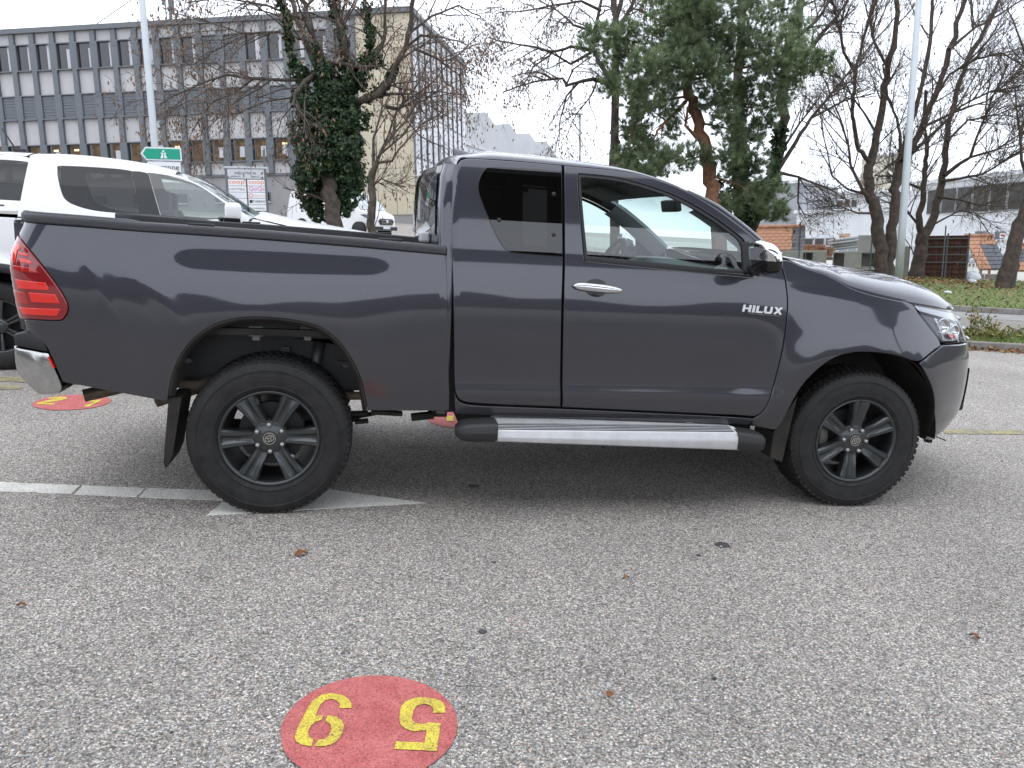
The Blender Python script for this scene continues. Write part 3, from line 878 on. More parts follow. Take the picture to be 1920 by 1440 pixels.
# ---- wing mirror
def wing_mirror():
    cx, cz = hit(1432, 484); b = MB()
    rows = []
    c = np.array(aty(1432, 485, -0.16))
    def shell(prof_top, name, m, par):
        b = MB(); rows = []
        for v in np.linspace(-1, 1, 15):                # along height
            row = []
            hh = v
            half = (1-abs(v)**3.2)**(1/2.2)
            for t in np.linspace(0, 2*math.pi, 25):
                ct, st = math.cos(t), math.sin(t)
                sx = 0.058*half*(1.15 if ct > 0 else 0.75)*(1-0.12*v)
                x = c[0]-0.012*v+sx*math.copysign(abs(ct)**0.75, ct)-0.015*max(v, 0)
                y = c[1]+0.115*half*math.copysign(abs(st)**0.8, st)
                z = c[2]+0.004+0.082*v
                row.append((x, y, z))
            rows.append(row)
        n = len(rows)
        b.grid(rows); return rows
    rows = shell(None, None, None, None)
    b = MB(); b.grid(rows[:7]); b.add([rows[0][k] for k in range(24)], [tuple(range(24))])
    base = b.build('mirror_housing', M_GLOSSB, fdoor, smooth=True, fix=True)
    b = MB(); b.grid(rows[6:]); b.build('mirror_cap', M_CHROME, base, smooth=True, fix=True)
    # arm to the door, triangular base
    x, z = hit(1408, 500); y = float(S(x, z))
    b = MB(); b.tube([(x, y+0.01, z-0.01), (x+0.02, y-0.05, z-0.015), (c[0]-0.01, c[1]+0.05, c[2]-0.065)], [0.03, 0.024, 0.022], 10)
    b.build('mirror_arm', M_BLACK, base, smooth=True)
    tri = H((1391, 456), (1402, 452), (1420, 470), (1424, 519), (1395, 510))
    skin('mirror_base', tri, M_BLACK, base, off=-0.004, gap=0, depth=0.012, back=False)
wing_mirror()

# ---- name badge in bright letters
def glyphs():
    """stroke letters H I L U X on a 1x1 cell, slanted"""
    return {'H': [[(0, 0), (0.22, 0), (0.22, 0.38), (0.62, 0.38), (0.62, 0), (0.86, 0), (0.86, 1), (0.62, 1), (0.62, 0.62), (0.22, 0.62), (0.22, 1), (0, 1)]],
            'I': [[(0, 0), (0.26, 0), (0.26, 1), (0, 1)]], 'L': [[(0, 0), (0.72, 0), (0.72, 0.25), (0.24, 0.25), (0.24, 1), (0, 1)]],
            'U': [[(0, 1), (0, 0.16), (0.14, 0), (0.74, 0), (0.88, 0.16), (0.88, 1), (0.64, 1), (0.64, 0.26), (0.24, 0.26), (0.24, 1)]],
            'X': [[(0, 0), (0.27, 0), (0.46, 0.3), (0.66, 0), (0.95, 0), (0.62, 0.5), (0.93, 1), (0.66, 1), (0.47, 0.7), (0.29, 1), (0, 1), (0.32, 0.5)]]}
def badge():
    x0, z0 = hit(1391, 584); x1, z1 = hit(1466, 590); Lb = x1-x0; h = 0.036; g = glyphs()
    adv = {'H': 1.02, 'I': 0.42, 'L': 0.84, 'U': 1.04, 'X': 1.0}; tot = sum(adv[c] for c in 'HILUX'); w = Lb/tot; cx = 0
    for c in 'HILUX':
        b = MB()
        for poly in g[c]:
            def P(u, v, o): 
                x = x0+(cx+u)*w+0.006*v; z = z0+(z1-z0)*((cx+u)/tot)+v*h; return (x, float(S(x, z))+o, z)
            b.prism(poly, lambda u, v: P(u, v, -0.005), lambda u, v: P(u, v, 0.002))
        b.build('badge_letter', M_SILVER, fdoor, fix=True); cx += adv[c]
    strip_on([(1404, 587.5), (1464, 592.3)], 'badge_strip', M_CHROMED, fdoor, 0.004, 0.003)
badge()

# ---- wheels
def wheel(name, cx, y0, phase, steer=0.0, far=False):
    w = bpy.data.objects.new(name, None); COL.objects.link(w); w.parent = TR
    w.location = (cx, y0, WZ); w.rotation_euler = (0, 0, steer+(math.pi if far else 0))
    # tyre
    R = 0.386
    prof = [(0.222, 0.035), (0.229, 0.012), (0.238, -0.001), (0.252, -0.008), (0.254, -0.0105), (0.258, -0.0105), (0.260, -0.0085), (0.285, -0.0125), (0.310, -0.0130), (0.326, -0.0105), (0.328, -0.013), (0.333, -0.013), (0.335, -0.009),
            (0.350, -0.003), (0.362, 0.004), (0.370, 0.012), (R-0.009, 0.020), (R-0.007, 0.05), (R-0.006, 0.13), (R-0.007, 0.21), (R-0.009, 0.24), (0.362, 0.256), (0.30, 0.272), (0.25, 0.262), (0.222, 0.225)]
    b = MB(); b.lathe(prof, 96, 'Y')
    rr = random.Random(5)
    nb = 66
    for k in range(nb):                                # shoulder lugs and tread blocks
        for (ya, yb, r0, r1, ph, wd) in ((0.004, 0.055, 0.357, R, 0.0, 0.62), (0.066, 0.115, R-0.012, R, 0.5, 0.68), (0.125, 0.165, R-0.012, R, 0.2, 0.7), (0.175, 0.245, R-0.012, R, 0.6, 0.62)):
            a0 = 2*math.pi*(k+ph)/nb; da = 2*math.pi/nb*wd*(0.85+0.3*rr.random()); sk = 0.018*(1 if k % 2 else -1)*0.4
            P = []
            for aa, yy in ((a0, ya), (a0+da, ya), (a0+da+sk, yb), (a0+sk, yb)):
                for r in (r0, R-(0.011 if (yy < 0.01) else 0.0)):
                    P.append((r*math.cos(aa), yy+(0.002 if r == r0 and yy < 0.01 else 0), r*math.sin(aa)))
            b.add(P, [(1, 3, 5, 7), (0, 1, 7, 6), (2, 4, 5, 3), (0, 2, 3, 1), (4, 6, 7, 5)])
    # contact patch
    V = []
    for (x, y, z) in b.v:
        if z < -WZ+0.001: z = -WZ+0.001
        if z < -0.28: y -= 0.010*ss(-z, 0.28, 0.37)*(1 if y < 0.12 else -1)
        V.append((x, y, z))
    b.v = V
    b.build('tyre', M_RUBBER, w, angle=32, fix=False)
    # rim
    b = MB(); b.lathe([(0.214, 0.06), (0.216, 0.012), (0.222, 0.001), (0.230, -0.003), (0.2345, 0.002), (0.234, 0.012), (0.226, 0.03)], 72, 'Y')
    rim = b.build('rim', M_RIM, w, smooth=True, fix=True)
    b = MB(); b.lathe([(0.217, 0.02), (0.200, 0.09), (0.195, 0.20), (0.205, 0.22)], 48, 'Y'); b.build('rim_barrel', M_RIMB, rim, smooth=True)
    b = MB(); b.lathe([(0.0, 0.115), (0.155, 0.115), (0.158, 0.125), (0.158, 0.14), (0.0, 0.145)], 40, 'Y')
    b.build('brake_disc', mat('brake_disc_steel', (0.05, 0.05, 0.05), 0.5, 0.5), rim, smooth=False)
    if abs(cx) > 1:
        b = MB(); b.bevbox((-0.150, 0.095, 0.01), (0.055, 0.05, 0.12), 0.012); b.build('brake_calliper', mat('calliper_grey', (0.16, 0.15, 0.14), 0.5, 0.5), rim, smooth=True)
    # one mesh for each double spoke
    for k in range(6):
        a = phase+k*math.pi/3; b = MB(); rows = []
        for r, hw, yo in ((0.050, 0.028, 0.026), (0.075, 0.034, 0.024), (0.100, 0.0355, 0.020), (0.125, 0.036, 0.011), (0.160, 0.040, 0.007), (0.195, 0.0465, 0.004), (0.2175, 0.050, 0.002), (0.224, 0.051, 0.004)):
            g = 0.3+0.7*ss(r, 0.08, 0.14); row = []
            for s, d in ((-1.06, 0.050), (-1.0, 0.010), (-0.82, 0.000), (-0.45, 0.001), (-0.30, 0.006*g+0.002), (-0.12, 0.013*g), (0.12, 0.013*g), (0.30, 0.006*g+0.002), (0.45, 0.001), (0.82, 0.0), (1.0, 0.010), (1.06, 0.050)):
                row.append((r, yo+d, s*hw))
            rows.append(row)
        b.grid(rows)
        b.xf(Matrix.Rotation(-a, 4, 'Y'))
        b.build('spoke', M_RIM, rim, angle=28, fix=True)
    b = MB(); b.lathe([(0.0, 0.014), (0.030, 0.014), (0.034, 0.012), (0.038, 0.013), (0.056, 0.019), (0.078, 0.026), (0.086, 0.036), (0.088, 0.06)], 48, 'Y')
    hub = b.build('hub', M_RIM, rim, smooth=True, fix=True)
    # cap with three-ellipse emblem
    b = MB(); b.lathe([(0.0, 0.0085), (0.026, 0.0095), (0.031, 0.012), (0.032, 0.016)], 32, 'Y'); b.build('hub_cap', M_GLOSSB, hub, smooth=True)
    b = MB()
    def ring(rx, rz, ox, oz, wd, n=32):
        rows = []
        for t in np.linspace(0, 2*math.pi, n+1):
            ct, st = math.cos(t), math.sin(t)
            rows.append([((rx+q*wd)*ct+ox, yy, (rz+q*wd)*st+oz) for q, yy in ((-0.5, 0.0095), (-0.5, 0.006), (0.5, 0.006), (0.5, 0.0095))])
        b.grid(rows)
    ring(0.0275, 0.0275, 0, 0, 0.0030); ring(0.0205, 0.0150, 0, 0, 0.0035); ring(0.0065, 0.0150, 0, 0, 0.0032); ring(0.0145, 0.0062, 0, 0.0075, 0.0030)
    b.xf(Matrix.Rotation(-(phase if abs(cx) > 1 else 0.35), 4, 'Y'))
    b.build('emblem', mat('emblem_silver', (0.65, 0.64, 0.58), 0.25, 0.9), hub, fix=True)
    for k in range(6):
        a = phase+math.pi/6+k*math.pi/3+0.0; x, z = 0.0655*math.cos(a), 0.0655*math.sin(a)
        b = MB(); b.lathe([(0.016, 0.034), (0.016, 0.026), (0.0157, 0.025)], 16, 'Y', (x, 0, z))
        b.lathe([(0.0, 0.003), (0.0085, 0.0045), (0.0118, 0.010), (0.0125, 0.03)], 10, 'Y', (x, 0, z)); b.build('wheel_nut', M_NUT, hub, smooth=True, fix=True)
    return w
wheel('wheel', 0.0, 0.0, rad(2))
wheel('wheel', WB, 0.0, rad(27), -0.043)
wheel('wheel', 0.0, 2*TYC, rad(2), 0, True)
wheel('wheel', WB, 2*TYC, rad(27), -0.043, True)

# ---- wheel houses, flaps, steps, underside
def under():
    for cx, R, zt in ((-0.03, 0.60, WZ), (3.08, 0.53, WZ-0.02)):
        b = MB(); rows = []
        for t in (np.linspace(22, 152, 30) if cx < 1 else np.linspace(2, 158, 30)):
            rows.append([(cx+R*math.cos(rad(t)), y, zt+R*math.sin(rad(t))*1.02) for y in (0.05, 0.42)])
        b.grid(rows)
        b.grid([[(cx+R*math.cos(rad(t))*k, 0.42, zt+R*math.sin(rad(t))*1.02*k) for k in (0.0, 1.0)] for t in np.linspace(2, 158, 30)]) if cx > 1 else None
        both.append(b.build('wheel_house', M_UNDER, TR, smooth=True))
    # rolled arch lip of the bed (dirty return flange)
    L = H(*ARCH_R); b = MB(); rows = []
    c = (-0.02, WZ)
    for i, (x, z) in enumerate(resample(chaikin(L, 2, False), 0.03, closed=False)):
        y = float(S(x, z)); d = np.array([c[0]-x, c[1]-z]); d /= np.linalg.norm(d)
        rows.append([(x, y+0.001, z), (x+d[0]*0.006, y-0.001, z+d[1]*0.006), (x+d[0]*0.010, y+0.004, z+d[1]*0.010), (x+d[0]*0.024, y+0.020, z+d[1]*0.024), (x+d[0]*0.024, y+0.05, z+d[1]*0.024), (x-d[0]*0.01, y+0.09, z-d[1]*0.01)])
    b.grid(rows); both.append(b.build('arch_lip', M_MUD, TR, smooth=True))
    L = H(*ARCH_F); b = MB(); rows = []
    c = (3.07, WZ)
    for i, (x, z) in enumerate(resample(chaikin(L, 2, False), 0.03, closed=False)):
        y = float(S(x, z)); d = np.array([c[0]-x, c[1]-z]); d /= np.linalg.norm(d)
        rows.append([(x, y+0.004, z), (x+d[0]*0.003, y+0.03, z+d[1]*0.003), (x-d[0]*0.02, y+0.10, z-d[1]*0.02)])
    b.grid(rows); both.append(b.build('arch_lip', M_UNDER, TR, smooth=True))
    # frame rails, bed floor, cab floor
    b = MB(); b.bbox((-1.02, 0.36, 0.60), (0.80, 0.44, 0.74)); b.bbox((0.8, 0.36, 0.46), (3.9, 0.44, 0.58)); both.append(b.build('frame_rail', M_UNDER, TR))
    b = MB(); b.bbox((-1.03, 0.05, 0.86), (0.79, 2*TYC-0.05, 0.89)); b.build('bed_floor', M_UNDER, TR)
    b = MB(); b.bbox((0.85, 0.06, 0.50), (2.62, 2*TYC-0.06, 0.54)); b.bbox((2.60, 0.40, 0.50), (2.64, 2*TYC-0.40, 1.2)); b.build('cab_floor', M_UNDER, TR)
    b = MB(); b.bbox((0.765, 0.05, 0.88), (0.785, 2*TYC-0.05, 1.27)); b.build('bed_front_wall', M_BLACK, TR)
    b = MB(); b.bevbox((-1.085, TYC, 1.09), (0.05, 1.50, 0.50), 0.02); b.build('tailgate', M_PAINT, TR, smooth=False)
    b = MB(); b.bevbox((3.2, TYC, 0.75), (0.9, 0.9, 0.5), 0.05); b.build('engine_block', M_UNDER, TR)
    # bed outer-to-inner wall
    b = MB(); b.bbox((-0.98, 0.095, 0.87), (0.77, 0.10, 1.30)); both.append(b.build('bed_inner_wall', M_BLACK, TR))
    # axles, springs, shocks
    b = MB(); b.tube([(0, 0.24, WZ), (0, 2*TYC-0.24, WZ)], 0.05, 12); b.lathe([(0, -0.12), (0.10, -0.1), (0.15, 0.0), (0.10, 0.1), (0, 0.12)], 16, 'Y', (0, TYC, WZ)); b.build('rear_axle', M_UNDER, TR, smooth=True)
    b = MB()
    for k in range(4):
        L_ = 0.50-0.08*k
        b.grid([[(x, yy, 0.345+0.12*(x/0.7)**2-0.013*k+zz) for yy, zz in ((0.35, 0), (0.35, 0.008), (0.42, 0.008), (0.42, 0))] for x in np.linspace(-L_, L_, 9)])
    both.append(b.build('leaf_spring', M_UNDER, TR))
    b = MB()
    for px in (473, 573):
        x, z = hit(px, 632); b = MB(); b.bevbox((x, 0.10, z+0.01), (0.065, 0.02, 0.05), 0.006); b.bevbox((x, 0.11, z-0.02), (0.035, 0.02, 0.03), 0.006)
        both.append(b.build('bed_bracket', mat('bracket_primer', (0.20, 0.19, 0.17), 0.6), TR))
    b = MB(); b.bbox((-0.62, 0.115, 0.88), (0.62, 0.15, 0.93)); both.append(b.build('bed_crossmember', mat('bed_primer', (0.12, 0.11, 0.095), 0.65), TR))
    b = MB(); rows = []          # inner splash panel behind the tyre
    for x in np.linspace(-0.62, 0.62, 17):
        zt = 0.855-0.12*(x/0.6)**2-0.04*(x > 0); rows.append([(x, 0.30, 0.55-0.0*x), (x, 0.30, zt), (x, 0.36, zt+0.015)])
    b.grid(rows); both.append(b.build('frame_cover', mat('frame_black', (0.014, 0.015, 0.017), 0.45), TR))
    b = MB(); b.tube([(-0.60, 0.42, 0.45), (-0.2, 0.40, 0.60), (0.25, 0.38, 0.66), (0.62, 0.36, 0.48)], 0.028, 10)
    b.build('exhaust_loop', M_RUST, TR, smooth=True)
    # plugs, bump stop, damper and a dusty pipe showing above the rear tyre
    for (px, py, w_, h_) in ((352, 676, 0.045, 0.028), (648, 685, 0.042, 0.026)):
        q = aty(px, py, 0.29); b = MB(); b.lathe([(0.0, -0.006), (0.8, -0.006), (1.0, 0.004)], 16, 'Y'); b.v = [(v[0]*w_/2+q[0], v[1]+q[1], v[2]*h_/2+q[2]) for v in b.v]; both.append(b.build('frame_plug', mat('plug_grey', (0.10, 0.105, 0.115), 0.5), TR))
    q = aty(535, 660, 0.285); b = MB(); b.bevbox(tuple(q), (0.05, 0.03, 0.06), 0.008); both.append(b.build('bump_stop', mat('frame_grey', (0.03, 0.032, 0.036), 0.5), TR))
    q = aty(600, 640, 0.27); q2 = aty(585, 720, 0.27); b = MB(); b.tube([q, q2], 0.028, 12); both.append(b.build('damper', mat('damper_grey', (0.06, 0.06, 0.06), 0.45, 0.3), TR, smooth=True))
    b = MB(); b.tube([aty(338, 722, 0.26), aty(372, 724, 0.27), aty(400, 712, 0.30)], 0.030, 10); both.append(b.build('heat_shield_pipe', mat('dusty_pipe', (0.17, 0.13, 0.09), 0.7, 0.2, var=0.3, vscale=20), TR, smooth=True))
    b = MB(); b.tube([aty(636, 742, 0.27), aty(690, 742, 0.27)], 0.022, 10); both.append(b.build('brake_pipe_shield', MATS['dusty_pipe'], TR, smooth=True))
    for z_, x0_, x1_ in ((0.83, -0.5, 0.5), (0.70, 0.30, 0.56)):
        b = MB(); b.bbox((x0_, 0.275, z_-0.012), (x1_, 0.297, z_+0.004)); both.append(b.build('frame_flange', MATS['frame_grey'], TR))
    # tail pipe
    q = np.array(aty(157, 742, 0.24)); q2 = np.array(aty(222, 727, 0.30))
    d = (q2-q)/np.linalg.norm(q2-q); p2 = q+d*0.5
    b = MB(); b.tube([q, q+d*0.25, p2], 0.031, 16, cap=False); b.tube([q+d*0.002, q+d*0.25], 0.027, 16, cap=False); o = b.build('tail_pipe', M_RUST, TR, smooth=True)
    # hanging bits behind the rear wheel and in front of it
    b = MB()
    for (px, py, w_, h_, y) in ((672, 775, 0.10, 0.02, 0.3), (678, 790, 0.07, 0.018, 0.28), (725, 774, 0.16, 0.02, 0.2), (792, 780, 0.12, 0.035, 0.35), (820, 775, 0.10, 0.03, 0.4)):
        p = aty(px, py, y); b = MB(); b.bevbox(tuple(p), (w_, 0.05, h_), 0.006, Matrix.Rotation(rad(random.uniform(-8, 8)), 3, 'Y')); b.build('underbody_bracket', M_UNDER, TR)

    b = MB(); b.bevbox((1.6, 0.75, 0.42), (1.3, 0.5, 0.2), 0.04); b.build('fuel_tank', M_UNDER, TR)
    # rear mud flap
    F = [(318, 744), (316.6, 756), (313, 800), (308, 866), (312, 877), (316, 873), (325, 851), (333, 800), (341.5, 744)]
    b = MB(); q = [aty(px, py, 0.05) for px, py in F]
    b.prism([(p[0], p[2]) for p in q], lambda x, z: (x, 0.035, z), lambda x, z: (x, 0.28, z)); both.append(b.build('mud_flap', M_MUD, TR, fix=True))
    b = MB(); F = [(1492, 741), (1480, 790), (1463, 864), (1441, 856), (1447, 810), (1470, 775)]
    q = [aty(px, py, 0.05) for px, py in F]
    b.prism([(p[0], p[2]) for p in q], lambda x, z: (x, 0.03, z), lambda x, z: (x, 0.24, z)); both.append(b.build('mud_flap', M_MUD, TR, fix=True))
under()

def running_board():
    """aluminium step: tread sheet, nose and two black end caps"""
    yo = -0.115
    A = aty(917, 781, 0.02); B = aty(1383, 798, 0.02)            # inner upper edge
    Cc = aty(927, 816, yo); D = aty(1370, 820, yo)               # where tread meets nose
    E = aty(928, 828, yo); F = aty(1386, 844, yo)
    z = lambda x, p, q: p[2]+(q[2]-p[2])*(x-p[0])/(q[0]-p[0])
    x0, x1 = E[0], F[0]
    ro = MB(); rows = []
    prof = []
    for x in (x0, x1):
        zi = z(x, A, B); zt = z(x, Cc, D); zb = z(x, E, F)
        zl = zt+0.012
        row = [(x, 0.045, zi+0.0), (x, 0.040, zi-0.001), (x, -0.020, zl+0.020)]
        for k in range(9):                                        # ribbed tread
            y = -0.022-0.0085*k; zz = zl+0.019-0.0016*k
            row += [(x, y, zz), (x, y-0.003, zz+0.0025), (x, y-0.0055, zz+0.0025), (x, y-0.0085, zz)]
        row += [(x, yo+0.012, zt+0.008), (x, yo+0.004, zt+0.004), (x, yo, zt-0.004), (x, yo-0.003, (zt+zb)/2+0.002), (x, yo+0.002, zb+0.003), (x, yo+0.014, zb-0.004), (x, 0.03, zb-0.004)]
        rows.append(row)
    ro.grid(rows); ro.add(rows[0], [tuple(range(len(rows[0])))]); ro.add(rows[1], [tuple(range(len(rows[1])-1, -1, -1))])
    o = ro.build('running_board', M_ALU, TR, angle=30, fix=True)
    # bright edge line along the tread
    b = MB(); b.tube([(x0+0.0, -0.018, z(x0, Cc, D)+0.034), (x1-0.03, -0.018, z(x1, Cc, D)+0.034)], 0.004, 6); b.build('tread_edge', M_CHROMED, o)
    for k in range(4):
        y = yo+0.006-0.0*k; b = MB(); zz = 0.010-0.0*k
        b.box(((x0+x1)/2-0.01, -0.0345-0.017*k, (z(x0, Cc, D)+z(x1, Cc, D))/2+0.0325-0.0032*k), (x1-x0-0.03, 0.0055, 0.004), Matrix.Rotation(-math.atan2(z(x1, Cc, D)-z(x0, Cc, D), x1-x0), 3, 'Y')); b.build('rubber_groove', M_BLACK, o)
    for side in (0, 1):
        if side == 0: xs, dirn, L = x0, -1, x0-aty(851, 803, -0.07)[0]
        else: xs, dirn, L = x1, 1, aty(1439, 825, -0.07)[0]-x1
        b = MB(); rows = []
        for s in np.linspace(0, 1, 9):
            x = xs+dirn*(L*s-0.012); e = (1-s**4.5)**0.5 if s < 1 else 0.02
            zi = z(x, A, B); zb = z(x, E, F); zc = (zi+zb)/2-0.004; hh = (zi-zb)/2+0.004
            row = []
            for t in np.linspace(0, 2*math.pi, 17):
                ct, st = math.cos(t), math.sin(t)
                y = -0.036-0.086*(0.45+0.55*e)*math.copysign(abs(ct)**0.45, ct)
                row.append((x, y, zc+hh*(0.45+0.55*e)*math.copysign(abs(st)**0.5, st)-0.012*s))
            rows.append(row)
        b.grid(rows); b.add(rows[-1][:-1], [tuple(range(16))]); b.add(rows[0][:-1], [tuple(range(15, -1, -1))])
        b.build('end_cap', mat('step_end_plastic', (0.022, 0.022, 0.023), 0.5, bump=0.1, bscale=300), o, smooth=True, angle=60, fix=True)
    b = MB()
    for x in (x0+0.25, x1-0.25): b.bbox((x-0.03, 0.0, 0.42), (x+0.03, 0.40, 0.45))
    b.build('step_bracket', M_UNDER, o)
    both.append(o)
running_board()

def rear_bumper():
    o = MB(); y0 = 0.10
    # black top pad
    tp = [(18, 634), (22, 627), (40, 624), (58, 626), (76, 634), (84, 642), (91, 661), (20, 651)]
    ch = [(19, 652), (91, 662), (104, 694), (116.5, 722), (116, 733), (110, 739), (74, 742), (64, 738), (29, 708), (21, 688)]
    def slab(pix, name, m, par, ya, yb, r=0.02):
        q = [(aty(px, py, ya)[0], aty(px, py, ya)[2]) for px, py in pix]; q = orient(resample(chaikin(q, 2), 0.03))
        b = MB(); n = len(q); P = [inset(q, r), inset(q, r*0.3), q, q]; Y = [ya-r*0.0, ya+r*0.25, ya+r, yb]
        vs = []
        for L, y in zip(P, Y): vs += [(x, y+0.22*max(0, -0.95-x), z) for x, z in L]
        fs = [tuple(range(n))]
        for k in range(3):
            for i in range(n): j = (i+1) % n; fs.append((k*n+i, k*n+j, (k+1)*n+j, (k+1)*n+i))
        b.add(vs, fs); return b.build(name, m, par, angle=35, fix=True)
    c = slab(ch, 'rear_bumper', M_CHROMED, TR, 0.0, 0.20, 0.012)
    slab(tp, 'bumper_pad', M_BLACK, c, -0.004, 0.22, 0.014)
    q = [aty(92.5, 668, 0.0), aty(101.5, 690, 0.0)]
    b = MB(); b.box(((q[0]+q[1])/2), (0.006, 0.02, 0.055), Matrix.Rotation(rad(-22), 3, 'Y')); b.build('side_reflector', M_REDB, c)
    c2 = mirror_part(c, TR)
    b = MB(); b.bevbox((-1.06, TYC, 0.62), (0.10, 1.30, 0.16), 0.02); b.build('bumper_step', M_CHROMED, TR)
rear_bumper()

def interior():
    # dash, wheel, seats, mirror
    b = MB(); rows = []
    for y in np.linspace(0.12, 2*TYC-0.12, 24):
        rows.append([(2.72, y, 1.20), (2.60, y, 1.245), (2.42, y, 1.245+0.03*math.exp(-((y-1.35)/0.2)**2)), (2.24, y, 1.225+0.05*math.exp(-((y-1.35)/0.2)**2)), (2.16, y, 1.17), (2.18, y, 1.02), (2.30, y, 0.85)])
    b.grid(rows); d = b.build('dashboard', M_DASH, TR, smooth=True)
    b = MB(); b.bevbox((2.19, 0.55, 1.19), (0.06, 0.62, 0.028), 0.01); b.build('dashboard_trim', M_DASHL, d)
    b = MB(); b.bevbox((2.17, TYC, 1.16), (0.05, 0.26, 0.17), 0.01); b.build('dashboard_screen', M_GLOSSB, d)
    # steering wheel
    b = MB(); R = Matrix.Rotation(rad(-64), 3, 'Y'); cc = Vector((2.00, 1.28, 1.205))
    rows = []
    for t in np.linspace(0, 2*math.pi, 33):
        row = []
        for a in np.linspace(0, 2*math.pi, 9):
            p = Vector(((0.185+0.015*math.cos(a))*math.cos(t), (0.185+0.015*math.cos(a))*math.sin(t), 0.015*math.sin(a))); row.append(tuple(R @ p+cc))
        rows.append(row)
    b.grid(rows)
    b.bevbox(cc+R @ Vector((0, 0, -0.02)), (0.11, 0.14, 0.05), 0.015, R)
    for s in (-1, 1): b.box(cc+R @ Vector((0, s*0.115, -0.01)), (0.03, 0.12, 0.015), R)
    b.box(cc+R @ Vector((0.11, 0, -0.01)), (0.12, 0.03, 0.015), R)
    b.build('steering_wheel', M_SEAT, TR, smooth=True, angle=40)
    b = MB(); b.tube([cc+R @ Vector((0, 0, -0.03)), cc+R @ Vector((0, 0, -0.25))], 0.04, 10); b.build('steering_column', M_DASHL, TR, smooth=True)
    # seats
    for y in (0.50, 1.30):
        s = MB(); s.bevbox((1.55, y, 0.78), (0.52, 0.50, 0.16), 0.05); s.bevbox((1.30, y, 1.02), (0.15, 0.48, 0.50), 0.05, Matrix.Rotation(rad(-14), 3, 'Y'))
        st = s.build('seat', M_SEAT, TR, smooth=True, angle=50)
        s = MB(); s.bevbox((1.20, y, 1.335), (0.08, 0.22, 0.13), 0.03); s.build('headrest', M_SEAT, st, smooth=True)
    q = aty(1258, 386, 0.80); b = MB(); b.bevbox(tuple(q), (0.04, 0.24, 0.07), 0.012, Matrix.Rotation(rad(-12), 3, 'Y')); b.tube([tuple(q), (q[0]+0.10, 0.9, q[2]+0.06)], 0.012, 6)
    b.build('rear_view_mirror', M_BLACK, TR, smooth=False)
    b = MB()
    for y in (0.50, 1.30): b.bevbox((1.93, y, 1.665), (0.20, 0.42, 0.018), 0.006, Matrix.Rotation(rad(14), 3, 'Y'))
    b.build('sun_visor', M_HEADL, TR)
    b = MB(); b.tube([(1.25, 2*TYC-0.2, 1.66), (1.50, 2*TYC-0.2, 1.665)], 0.014, 8); b.build('grab_handle', M_DASHL, TR)
interior()
for o in both:
    mirror_part(o, TR)
